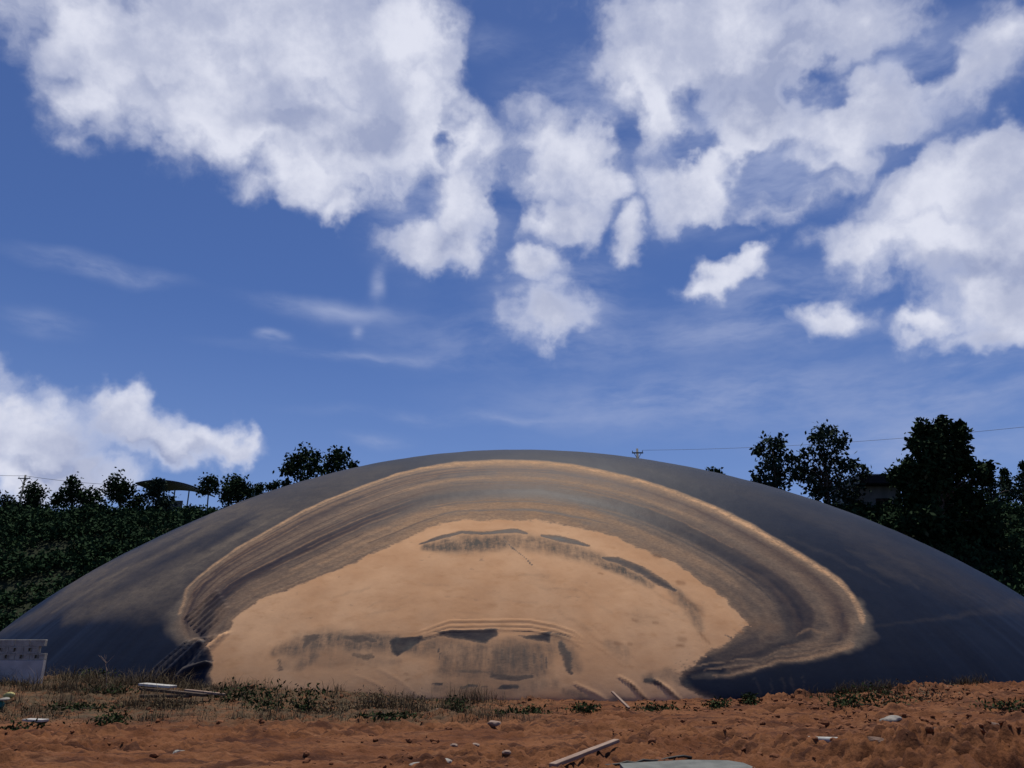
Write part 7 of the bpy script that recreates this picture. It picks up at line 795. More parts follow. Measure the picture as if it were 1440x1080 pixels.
# ------------------------------------------------------------ the membrane cover
def make_cover():
    # even steps along the middle meridian
    uu = np.linspace(0, 1, 6000); zz = HH * np.clip(1 - uu ** EM, 0, 1) ** EQ
    arc = np.r_[0, np.cumsum(np.hypot(np.diff(uu * BB), np.diff(zz)))]
    NU, NF, NB = 420, 1150, 150
    u = np.interp(np.linspace(0, arc[-1], NU + 1)[1:], arc, uu)
    # around: fine on the near side
    th = np.concatenate([np.linspace(math.pi, 2 * math.pi, NF, endpoint=False), np.linspace(0, math.pi, NB, endpoint=False)])
    U, T = np.meshgrid(u, th, indexing='ij')
    c, s = np.cos(T), np.sin(T); k = (np.abs(c) ** EN + np.abs(s) ** EN) ** (-1 / EN)
    x = CX + np.where(c > 0, AR, AL) * U * c * k; y = CY + BB * U * s * k
    z = HH * np.clip(1 - U ** EM, 0, 1) ** EQ
    P3 = np.stack([x, y, z], -1)
    tu = np.gradient(P3, axis=0); tt = np.roll(P3, -1, 1) - np.roll(P3, 1, 1)
    n = np.cross(tu, tt); n /= np.maximum(1e-9, np.linalg.norm(n, axis=-1, keepdims=True))
    n = np.where((n[..., 2:3] < 0), -n, n)
    # mud marks, drawn on the front elevation of the sheet
    nn = len(th) * NU
    X = x.ravel(); Z = z.ravel(); Yv = y.ravel(); front = (s.ravel() <= .05)
    val = {k: np.zeros(nn) for k in 'MFRTWD'}
    X1 = X / .55; Z1 = Z / .30
    wx = (fbm(X1, Z1, 101, 4, .55) - .5); wz = (fbm(X1, Z1, 131, 4, .55) - .5)
    brk = fbm(X / .35, Z / .14, 151, 4, .6)
    idx_all = np.where(front)[0]
    for mk in MARKS:
        kind, chans, pts, soft, rag = mk
        pa = np.array(pts, float); ax, az = .16 * rag, .085 * rag
        pad = (pa[:, 2].max() * 1.6 if kind == 's' else soft * 1.5) + ax * .5
        sel = (X > pa[:, 0].min() - pad) & (X < pa[:, 0].max() + pad) & (Z > pa[:, 1].min() - pad) & (Z < pa[:, 1].max() + pad) & front
        I = np.where(sel)[0]
        if not len(I): continue
        px = X[I] + wx[I] * ax; pz = Z[I] + wz[I] * az
        if kind == 's':
            a = np.zeros(len(I))
            for A, B in zip(pa[:-1], pa[1:]):
                dx, dz = B[0] - A[0], B[1] - A[1]; L = dx * dx + dz * dz + 1e-9
                t = np.clip(((px - A[0]) * dx + (pz - A[1]) * dz) / L, 0, 1)
                r = np.hypot(px - A[0] - t * dx, pz - A[1] - t * dz) / (A[2] + (B[2] - A[2]) * t)
                a = np.maximum(a, sst(1 + .5 * soft, 1 - .85 * soft, r))
        else:
            inside = np.zeros(len(I), bool); dist = np.full(len(I), 1e9)
            q = np.roll(pa, -1, 0)
            for A, B in zip(pa, q):
                cr = ((A[1] > pz) != (B[1] > pz))
                if A[1] != B[1]: inside ^= cr & (px < (B[0] - A[0]) * (pz - A[1]) / (B[1] - A[1]) + A[0])
                dx, dz = B[0] - A[0], B[1] - A[1]; L = dx * dx + dz * dz + 1e-9
                t = np.clip(((px - A[0]) * dx + (pz - A[1]) * dz) / L, 0, 1)
                dist = np.minimum(dist, np.hypot(px - A[0] - t * dx, pz - A[1] - t * dz))
            a = sst(-soft, soft, np.where(inside, dist, -dist))
        for ch, v, op in chans:
            if ch == 'D': val['D'][I] = np.maximum(val['D'][I], a * v); continue
            b = a * op * np.clip(.55 + .9 * brk[I], 0, 1.0) if rag > .6 else a * op
            val[ch][I] = val[ch][I] * (1 - b) + v * b
    disp = val['D'].reshape(x.shape)
    # slack of an inflated sheet: long soft swells and faint radial pulls
    edge = sst(1.0, .93, U)
    disp = disp + edge * (.10 * (fbm(x / 5.0, y / 4.0, 201, 3) - .5) + .022 * (fbm(x / .9, z / .7, 211, 3) - .5))
    pull = fbm(T * 26, U * 3, 221, 3) - .5
    disp = disp + .085 * pull * sst(.80, .97, U)
    P3 = P3 + n * disp[..., None]
    # skirt tucked into the anchor trench
    sk = P3[-1].copy(); sk[:, 2] = -.9
    verts = np.concatenate([np.array([[CX, CY, HH]]), P3.reshape(-1, 3), sk]); NT_ = len(th)
    i = 1 + np.arange((NU + 1) * NT_).reshape(NU + 1, NT_); j = np.roll(i, -1, 1)
    f = np.stack([i[:-1], j[:-1], j[1:], i[1:]], -1).reshape(-1, 4)[:, ::-1]
    top = np.stack([np.zeros(NT_, int), i[0], j[0], j[0]], -1)[:, :3]
    m, t, b = material('mud_marked_membrane')
    co = t.new('ShaderNodeTexCoord').outputs['Object']
    M, F, R = t.attr('mud'), t.attr('dust'), t.attr('rust')
    fl = t.new('ShaderNodeMapping'); t.put(fl.inputs[0], co); fl.inputs['Scale'].default_value = (.6, 1, 1.6)
    n1 = t.noise(fl.outputs[0], 2.4, 8, .65); n2 = t.noise(fl.outputs[0], 13., 6, .7); n3 = t.noise(co, .35, 5, .6)
    nn0 = t.math('ADD', t.math('MULTIPLY', n1, .55), t.math('MULTIPLY', n2, .45))
    bare = t.mix(n3, (.0042, .0095, .0235), (.0085, .0165, .037))
    fF = t.math('MULTIPLY', F, t.math('MULTIPLY_ADD', n1, 1.5, .32), clamp=True)
    dustc = t.mix(t.ramp(n2, .3, .7), (.155, .125, .097), (.215, .173, .134))
    c = t.mix(fF, bare, dustc)
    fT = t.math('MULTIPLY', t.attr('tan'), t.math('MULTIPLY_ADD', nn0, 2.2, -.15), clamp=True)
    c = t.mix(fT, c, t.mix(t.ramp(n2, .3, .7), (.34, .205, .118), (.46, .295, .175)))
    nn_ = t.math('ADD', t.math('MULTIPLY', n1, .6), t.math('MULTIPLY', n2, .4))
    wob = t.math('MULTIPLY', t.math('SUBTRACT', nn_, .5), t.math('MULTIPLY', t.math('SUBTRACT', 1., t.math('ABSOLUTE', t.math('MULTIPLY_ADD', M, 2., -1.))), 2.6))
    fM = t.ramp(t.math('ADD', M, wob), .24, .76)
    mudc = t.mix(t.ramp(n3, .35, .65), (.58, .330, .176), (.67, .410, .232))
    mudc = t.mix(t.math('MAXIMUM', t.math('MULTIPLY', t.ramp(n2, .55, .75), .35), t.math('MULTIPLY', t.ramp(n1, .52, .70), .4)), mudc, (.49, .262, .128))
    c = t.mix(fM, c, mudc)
    run = t.new('ShaderNodeMapping'); t.put(run.inputs[0], co); run.inputs['Scale'].default_value = (.7, .15, .22)
    n4 = t.noise(run.outputs[0], 7., 6, .65)
    fW = t.math('MULTIPLY', t.attr('wet'), t.math('MULTIPLY_ADD', t.math('ADD', t.math('MULTIPLY', nn0, .5), t.math('MULTIPLY', n4, .5)), 4.6, -1.35), clamp=True)
    c = t.mix(fW, c, t.mix(n1, (.055, .058, .058), (.17, .148, .12)))
    fR = t.math('MULTIPLY', R, t.math('MULTIPLY_ADD', n1, .7, .2), clamp=True)
    c = t.mix(fR, c, (.15, .068, .036))
    t.put(b.inputs['Base Color'], c)
    cover = t.math('MAXIMUM', fM, t.math('MAXIMUM', t.math('MULTIPLY', fF, .85), fT), clamp=True)
    t.put(b.inputs['Roughness'], t.math('MULTIPLY_ADD', cover, .45, .5))
    t.put(b.inputs['Specular IOR Level'], t.math('MULTIPLY_ADD', cover, -.04, .08))
    bn = t.new('ShaderNodeBump'); bn.inputs['Strength'].default_value = 1.; bn.inputs['Distance'].default_value = .006
    t.put(bn.inputs['Height'], t.noise(co, 5., 6, .6)); t.put(b.inputs['Normal'], bn.outputs[0])
    # the crown is a fan of triangles: keep it as quads with a doubled ring vertex by splitting it off the same mesh
    me = bpy.data.meshes.new('membrane_cover')
    me.vertices.add(len(verts)); me.vertices.foreach_set('co', verts.astype(np.float32).ravel())
    li = np.concatenate([f.ravel(), top.ravel()]).astype(np.int32)
    ls = np.concatenate([np.arange(len(f)) * 4, len(f) * 4 + np.arange(len(top)) * 3]).astype(np.int32)
    me.loops.add(len(li)); me.loops.foreach_set('vertex_index', li)
    me.polygons.add(len(ls)); me.polygons.foreach_set('loop_start', ls)
    me.polygons.foreach_set('use_smooth', np.full(len(ls), True))
    me.update(calc_edges=True)
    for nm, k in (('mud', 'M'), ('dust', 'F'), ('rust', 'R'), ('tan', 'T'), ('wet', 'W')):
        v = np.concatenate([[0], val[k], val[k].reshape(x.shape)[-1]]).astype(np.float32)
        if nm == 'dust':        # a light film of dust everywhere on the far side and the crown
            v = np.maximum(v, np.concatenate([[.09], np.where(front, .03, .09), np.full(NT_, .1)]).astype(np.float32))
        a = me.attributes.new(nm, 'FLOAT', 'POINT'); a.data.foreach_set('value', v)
    me.materials.append(m)
    o = bpy.data.objects.new('membrane_cover', me); C.objects.link(o)
    tag(o, 'huge inflated dark membrane dome, its front marked by ochre mud inside a pale tide line', 'biogas dome')
make_cover()

# ------------------------------------------------------------ foliage
def leaves(rng, cen, size, up=.25, long=1.8):
    """one bent leaf quad for each centre"""
    n = len(cen)
    a = rng.normal(size=(n, 3)); a[:, 2] -= .35; a /= np.linalg.norm(a, axis=1, keepdims=True)
    r = rng.normal(size=(n, 3)); b = np.cross(a, r); b /= np.linalg.norm(b, axis=1, keepdims=True)
    L = (size * rng.uniform(.6, 1.35, n))[:, None]
    tip = cen + a * L; w = b * L / long * .5; mid = cen + a * L * .48
    v = np.stack([cen, mid + w, tip, mid - w], 1).reshape(-1, 3)
    return v, np.arange(n * 4).reshape(n, 4)
def leaf_obj(name, rng, cen, size, mat, parent=None, long=1.8, tint=None, kind=None):
    v, f = leaves(rng, cen, size, long=long)
    o = mesh_np(name, v, f, mat, parent)
    tv = (rng.random(len(cen)) if tint is None else tint)
    a = o.data.attributes.new('tint', 'FLOAT', 'POINT'); a.data.foreach_set('value', np.repeat(tv, 4).astype(np.float32))
    return o
def clump_points(rng, cl, dens, fill=.5):
    pts = []; tint = []
    for x, y, z, r in cl:
        ns = max(7, int(15 * r * r + 8 * r))           # sprays
        d = rng.normal(size=(ns, 3)); d /= np.linalg.norm(d, axis=1, keepdims=True)
        rr = r * rng.uniform(fill, 1.06, ns) ** .7
        c = np.array([x, y, z]) + d * rr[:, None] * np.array([1, 1, .95])
        k = max(6, int(dens))
        sp = np.repeat(c, k, 0) + rng.normal(size=(ns * k, 3)) * min(.30, .33 * r + .05)
        pts.append(sp); tint.append(np.repeat(rng.random(ns), k) * .6 + rng.random(ns * k) * .4)
    return np.concatenate(pts), np.concatenate(tint)
def make_tree(key, name, label, cat='tree', leaf=.34, dens=26, mat='leaf', group=None, seed=0, trunk=.13, fill=.5):
    t = TREES[key]; rng = np.random.default_rng(900 + seed)
    bx, by, _ = t['base']; bz = float(terrain(np.array([bx]), np.array([by]))[0]) - .1
    root = thing(name, (bx, by, bz), label, cat, group)
    cl = [(x - bx, y - by + rng.normal() * r * .5, z - bz, r) for x, y, z, r in t['cl']]
    p, tint = clump_points(rng, cl, dens, fill)
    leaf_obj('crown', rng, p, leaf, MAT[mat], root, tint=tint)
    bm = bmesh.new()
    top = max(c[2] for c in cl); low = min(c[2] for c in cl)
    mx = sum(c[0] * c[3] for c in cl) / sum(c[3] for c in cl)
    fork = Vector((mx * .35, 0, max(.5, low * .85)))
    tr = trunk
    add_tube(bm, [(0, 0, -.3), (fork.x * .4, .05, fork.z * .5), fork, (mx, 0, fork.z + (top - fork.z) * .55), (mx * 1.05, 0, fork.z + (top - fork.z) * .85)], [tr * 1.5, tr * 1.1, tr, tr * .6, tr * .25], 8)
    for c in cl:
        q = Vector((c[0], c[1], c[2])); zb = fork.z + max(0, (q.z - fork.z)) * .45
        s = Vector((mx * (zb / max(top, .1)), 0, zb)); m_ = (s + q) * .5 + Vector((rng.normal() * .15, rng.normal() * .15, .2))
        add_tube(bm, [s, m_, q], [tr * .45, tr * .3, tr * .12], 5)
    bm_obj('trunk', bm, MAT['bark'], root, True)
    return root
G_RIDGE = 'trees along the ridge behind the dome'
make_tree('ridge1', 'broadleaf_tree', 'low bushy dark tree at the far left end of the ridge row', group=G_RIDGE, seed=1, fill=.3)
make_tree('ridge2', 'broadleaf_tree', 'dark rounded tree just right of the distant left utility pole', group=G_RIDGE, seed=2, fill=.3)
make_tree('ridge3', 'broadleaf_tree', 'dark ridge tree with a leaning lopsided crown, between two smaller trees', group=G_RIDGE, seed=3, fill=.3)
make_tree('ridge4', 'broadleaf_tree', 'short dark ridge tree just left of the tall ball shaped tree', group=G_RIDGE, seed=4, fill=.3)
make_tree('ridge5', 'broadleaf_tree', 'tall dark ridge tree with a ball shaped crown, left of the curved roof shed', group=G_RIDGE, seed=5, fill=.3)
make_tree('ridge6', 'broadleaf_tree', 'small low tree between the ball shaped tree and the curved roof shed', group=G_RIDGE, seed=6, fill=.3)
make_tree('shed_tree', 'broadleaf_tree', 'grey green tree growing in front of the left end of the curved roof shed', seed=7, mat='leaf2', group=G_RIDGE)
make_tree('ridge8', 'broadleaf_tree', 'small umbrella shaped tree on a bare stem right of the curved roof shed', group=G_RIDGE, seed=8, trunk=.07)
make_tree('ridge9', 'broadleaf_tree', 'broad pointed dark tree standing where the left ridge meets the dome', group=G_RIDGE, seed=9, fill=.3)
make_tree('ridge10', 'broadleaf_tree', 'tiny treetop peeping over the dome edge, left of an even smaller one', group=G_RIDGE, seed=10)
make_tree('ridge11', 'broadleaf_tree', 'smallest treetop over the dome edge, beside the big spreading tree', group=G_RIDGE, seed=11)
make_tree('twinA', 'broadleaf_tree', 'wide spreading tree with gappy crown above the left shoulder of the dome', seed=12, leaf=.36, dens=14, trunk=.12)
make_tree('twinB', 'broadleaf_tree', 'rounder smaller tree touching the right side of the wide spreading tree', seed=13, leaf=.36, dens=15, trunk=.1)
make_tree('smallS', 'broadleaf_tree', 'tiny dark treetop above the right shoulder of the dome near the pole', seed=14)
make_tree('rightC', 'broadleaf_tree', 'dark tree with flat topped crown over the dome, left of the taller gappy tree', seed=15, leaf=.38, dens=15, mat='leaf2', trunk=.14)
make_tree('rightD', 'broadleaf_tree', 'tall gappy tree with sky showing through, left of the grey hut', seed=16, leaf=.38, dens=11, mat='leaf2', trunk=.14)
make_tree('bigE', 'broadleaf_tree', 'biggest darkest tree, broad pyramid crown with three tips at the right', seed=17, leaf=.42, dens=34, trunk=.25, fill=.25)
make_tree('roofbush', 'broadleaf_tree', 'little treetops showing above the dark roof of the grey hut', seed=18, leaf=.25)
make_tree('coniF', 'conifer_tree', 'slender pointed dark conifer right of the biggest tree', seed=19, leaf=.3, fill=.2, trunk=.1)
make_tree('coniG', 'conifer_tree', 'dark conifer cut by the right edge of the photo', seed=20, leaf=.3, fill=.2, trunk=.1)
make_tree('bushH', 'bush', 'low green bush between the biggest tree and the slender conifer', cat='bush', seed=21, leaf=.3, mat='leaf2')

def hillside():
    rng = np.random.default_rng(44)
    P, T = [], []
    def band(n, x0, x1, y0, y1, r0, r1, leaf_n, top=0):
        bx = rng.uniform(x0, x1, n); by = rng.uniform(y0, y1, n); bz = terrain(bx, by); r = rng.uniform(r0, r1, n)
        for i in range(n):
            k = int(leaf_n * r[i] ** 2)
            d = rng.normal(size=(k, 3)); d /= np.linalg.norm(d, axis=1, keepdims=True); d[:, 2] = np.abs(d[:, 2])
            P.append(np.array([bx[i], by[i], bz[i]]) + d * r[i] * rng.uniform(.55, 1.05, (k, 1)) * np.array([1, 1, .9]))
            T.append(np.full(k, rng.random() * .55) + rng.random(k) * .38)
    band(1500, -100, -14, 51, 80, .8, 1.6, 115)
    band(300, -100, -20, 76, 83, .7, 1.25, 90)
    band(1000, 20, 90, 45, 66, .8, 1.7, 115)
    band(300, 24, 110, 62, 84, 1.0, 2.2, 40)
    band(120, -40, 45, 66, 84, .9, 1.4, 40)
    return rng, np.concatenate(P), np.concatenate(T)
rng_, p_, t_ = hillside()
tag(leaf_obj('hillside_shrubs', rng_, p_, .36, MAT['leaf_soft'], tint=t_ * .92), 'dense dark shrubs covering the slopes behind the dome', 'shrubs', kind='stuff')

# ------------------------------------------------------------ buildings behind
def ter(x, y): return float(terrain(np.array([x]), np.array([y]))[0])
def curved_shed():
    # long low shed on the left ridge under a bowed dark roof
    x0, x1, y = -39.6, -34.2, 84.
    zb = 13.2; r = thing('shed', ((x0 + x1) / 2, y, zb), 'open sided shed on the left ridge under a dark bowed roof', 'shed')
    L = x1 - x0; top = 4.0
    n = 24; vs = []; xs = np.linspace(-L / 2 - .6, L / 2 + .6, n)
    zr = top + .85 * (1 - ((xs - (-1.0)) / (L / 2 + 1.7)) ** 2) ; zr = np.where(xs < -1, top + .85 - .10 * ((xs + 1)) ** 2 * .6, zr)
    v = []; 
    for k in range(n):
        for yy in (-2.2, 3.2):
            for dz in (0, .14): v.append((xs[k], yy, zr[k] + dz))
    f = []
    for k in range(n - 1):
        a = k * 4; b = a + 4
        f += [(a + 1, b + 1, b + 3, a + 3), (a, a + 2, b + 2, b), (a, b, b + 1, a + 1), (a + 2, a + 3, b + 3, b + 2)]
    f += [(0, 1, 3, 2), (4 * n - 4, 4 * n - 2, 4 * n - 1, 4 * n - 3)]
    mesh_np('roof', v, f, MAT['roof_metal'], r)
    bm = bmesh.new(); add_box(bm, (L / 2 - 1.5, .2, .95), (2.6, .15, 2.5)); bm_obj('wall_panel', bm, MAT['blue_panel'], r)
    bm = bmesh.new(); add_box(bm, (-1.2, 2.2, 1.5), (L * .5, .15, 4.0)); bm_obj('back_wall', bm, MAT['hut_wall'], r)
    for k in range(4):
        px = -L / 2 + .4 + k * (L - .8) / 3
        bm = bmesh.new(); add_tube(bm, [(px, -1.6, -1), (px, -1.6, top + .05)], .07, 8); bm_obj('post', bm, MAT['pole'], r)
    bm = bmesh.new(); add_box(bm, (-L / 2 + 1.4, -1.0, 1.3), (1.7, .14, 2.1)); wl = bm_obj('front_wall', bm, MAT['hut_wall'], r)
    for k in (0, 1):
        bm = bmesh.new(); add_box(bm, (-L / 2 + 1.02 + k * .75, -1.085, 1.5), (.5, .03, .8)); bm_obj('window', bm, MAT['pane'], wl)
curved_shed()
def grey_hut():
    x, y = 30.3, 64.; zb = 10.0
    r = thing('hut', (x, y, zb), 'small grey walled hut with flat dark roof between the right hand trees', 'hut')
    W, Dp, Hh = 4.0, 4.0, 4.0
    bm = bmesh.new()
    add_box(bm, (-W / 2 + .9, .0, Hh / 2), (1.8, .2, Hh)); add_box(bm, (W / 2 - .5, 0, Hh / 2), (1.0, .2, Hh)); add_box(bm, (.4, 0, Hh - .5), (1.2, .2, 1.0))
    add_box(bm, (-W / 2 + .1, Dp / 2 + .1, Hh / 2), (.2, Dp - .004, Hh)); add_box(bm, (W / 2 - .1, Dp / 2 + .1, Hh / 2), (.2, Dp - .004, Hh)); add_box(bm, (0, Dp + .2, Hh / 2), (W, .2, Hh))
    bm_obj('wall', bm, MAT['hut_wall'], r)
    bm = bmesh.new(); add_box(bm, (.4, .03, 1.5), (1.19, .06, 2.98)); bm_obj('door', bm, MAT['dark_timber'], r)
    bm = bmesh.new(); add_box(bm, (.6, 1.6, Hh + .36), (W + .9, Dp + 1.8, .66)); bm_obj('roof', bm, MAT['roof_metal'], r)
    bm = bmesh.new(); add_box(bm, (.6, 1.6, Hh + .74), (W + 1.0, Dp + 1.9, .09)); bm_obj('roof_edge', bm, MAT['trim'], r)
grey_hut()
def right_shed():
    x, y = 43.5, 58.; zb = 6.4
    r = thing('lean_to_shed', (x, y, zb), 'low rusty walled shed with pale roof strip at the right edge', 'shed')
    bm = bmesh.new(); add_box(bm, (1.2, 0, 1.05), (4.4, .12, 2.1)); bm_obj('wall', bm, MAT['rust_wall'], r)
    bm = bmesh.new(); add_box(bm, (-1.9, -.1, 1.1), (.8, .4, 2.2)); bm_obj('pillar', bm, MAT['hut_wall'], r)
    bm = bmesh.new(); add_box(bm, (.6, .9, 2.32), (6.2, 2.8, .2), Matrix.Rotation(rad(6), 3, 'X')); bm_obj('roof', bm, MAT['hut_wall'], r)
    for k in range(5):
        bm = bmesh.new(); add_box(bm, (-.6 + k * .9, -.09, 1.05), (.07, .06, 2.1)); bm_obj('batten', bm, MAT['dark_timber'], r)
right_shed()

# ------------------------------------------------------------ poles and cables
def pole(x, y, ztop, h, label, arm=1.6, rz=0.):
    r = thing('utility_pole', (x, y, ztop - h), label, 'utility pole', None, rz)
    bm = bmesh.new(); add_tube(bm, [(0, 0, -.5), (0, 0, h)], [.17, .11], 10); bm_obj('post', bm, MAT['pole'], r, True)
    bm = bmesh.new(); add_box(bm, (0, -.13, h - .45), (arm, .1, .12)); a = bm_obj('crossarm', bm, MAT['pole'], r)
    for k in (-1, 1):
        bm = bmesh.new(); add_tube(bm, [(k * arm * .45, -.13, h - .38), (k * arm * .45, -.13, h - .30), (k * arm * .45, -.13, h - .22)], [.02, .045, .02], 8); bm_obj('insulator', bm, MAT['pole'], a)
    bm = bmesh.new(); add_tube(bm, [(-.3 * arm, -.13, h - .52), (0, -.12, h - 1.1)], .03, 6); bm_obj('brace', bm, MAT['pole'], r)
    bm = bmesh.new(); add_tube(bm, [(.3 * arm, -.13, h - .52), (0, -.12, h - 1.1)], .03, 6); bm_obj('brace', bm, MAT['pole'], r)
def cable(a, b, sag, label, rad_=.022):
    a, b = Vector(a), Vector(b); n = 24; pts = []
    for k in range(n + 1):
        t = k / n; p = a.lerp(b, t); p.z -= sag * 4 * t * (1 - t); pts.append(p)
    bm = bmesh.new(); add_tube(bm, pts, rad_, 5)
    o = bm_obj('power_cable', bm, MAT['black'], None, True); tag(o, label, 'cable', 'cables between the poles')
pole(-60.49, 95.0, 21.45, 9., 'thin utility pole standing on the left ridge', 1.5)
pole(12.42, 75.0, 19.92, 10., 'utility pole with crossarm just above the crest of the dome', 1.1)
pole(44.09, 55.0, 17.51, 10., 'utility pole beyond the right edge carrying the cables', 1.4, rad(20))
cable((12.87, 75.0, 19.77), (43.79, 55.0, 17.36), .55, 'cable running from the crest pole up to the right', .015)
cable((-60.49, 95.0, 21.35), (-42.97, 92., 19.53), .3, 'faint cable from the left ridge pole towards the shed', .022)
cable((-60.49, 95.0, 21.35), (-79.21, 92., 21.96), .3, 'faint cable from the left ridge pole out of the photo', .022)

# ------------------------------------------------------------ block wall
def block_wall():
    L, Hh = 4.6, 1.42
    r = thing('block_wall', (-13.28, 23.4, gz(-13.28, 23.4) - .13), 'grey rendered wall topped with hollow concrete blocks at the left edge', 'wall', rz=rad(8))
    # local: wall runs to -x from the origin
    Hr = .80
    bm = bmesh.new(); add_box(bm, (-L / 2, 0, Hr / 2 - .2), (L, .20, Hr + .4), None, .008); bm_obj('rendered_base', bm, MAT['render'], r)
    z = Hr
    for row in range(3):
        off = (0, .2, .06)[row]; hb = .185
        for k in range(12):
            x1 = -off - k * .395
            if x1 - .385 < -L: break
            bm = bmesh.new(); w_ = .385; th = .19
            xc = x1 - w_ / 2; zc = z + hb / 2 + .004
            if row == 2:
                add_box(bm, (xc, 0, zc), (w_, th, hb - .008), None, .008)
            else:
                # block laid on its side, hollow cores facing out
                t_ = .038; ih = hb - .008
                add_box(bm, (xc, 0, zc + ih / 2 - t_ / 2), (w_, th, t_)); add_box(bm, (xc, 0, zc - ih / 2 + t_ / 2), (w_, th, t_))
                for q in (-w_ / 2 + .06, .02, w_ / 2 - .10):
                    add_box(bm, (xc + q, .002, zc), ((.12, .05, .20)[(-w_ / 2 + .06, .02, w_ / 2 - .10).index(q)], th - .006, ih - 2 * t_))
            bm_obj('block', bm, MAT['block'], r)
        z += hb
block_wall()

# ------------------------------------------------------------ debris on the ground
def lay(o, x, y, dz=0): o.location = (x, y, gz(x, y) + dz)
def bar(name, a, b, w_, h_, mat, label, cat, za=.03, zb=.03, group=None, wob=0.):
    A = Vector((a[0], a[1], gz(*a) + za)); B = Vector((b[0], b[1], gz(*b) + zb)); d_ = B - A
    bm = bmesh.new(); add_box(bm, (0, 0, 0), (d_.length, w_, h_), None, min(w_, h_) * .12)
    bmesh.ops.subdivide_edges(bm, edges=[e for e in bm.edges if e.calc_length() > d_.length * .8], cuts=8)
    rg = random.Random(len(label))
    for v in bm.verts: v.co += Vector((0, rg.uniform(-1, 1), rg.uniform(-1, 1))) * (.02 * min(w_, h_) + wob)
    o = bm_obj(name, bm, mat); o.location = (A + B) / 2; o.rotation_mode = 'QUATERNION'; o.rotation_quaternion = d_.to_track_quat('X', 'Z')
    tag(o, label, cat, group); return o
bar('plank', (.52, 11.0), (1.64, 13.3), .10, .05, MAT['timber'], 'pinkish timber plank lying on the clay at the bottom centre of the photo', 'plank', .08, .10)
bar('stick', (2.72, 22.6), (3.02, 21.6), .07, .05, MAT['timber'], 'short pale pink batten leaning against the foot of the dome', 'stick', .34, .05)
def crumple(name, x, y, s, mat, label, cat, seed, dz=.0, rough=.35):
    rg = np.random.default_rng(seed); bm = bmesh.new(); bmesh.ops.create_icosphere(bm, subdivisions=3, radius=1.)
    ax = rg.normal(size=(9, 3)); ax /= np.linalg.norm(ax, axis=1, keepdims=True); am = rg.uniform(-rough, rough, 9)
    for v in bm.verts:
        p = np.array(v.co); k = 1 + float(sum(a * abs(p @ q) ** 2 for a, q in zip(am, ax))) + rg.normal() * .05 * rough
        v.co = Vector(p * k * np.array(s))
    o = bm_obj(name, bm, mat); o.location = (x, y, gz(x, y) + dz); o.rotation_euler = (0, 0, rg.uniform(-.3, .3)); tag(o, label, cat); return o
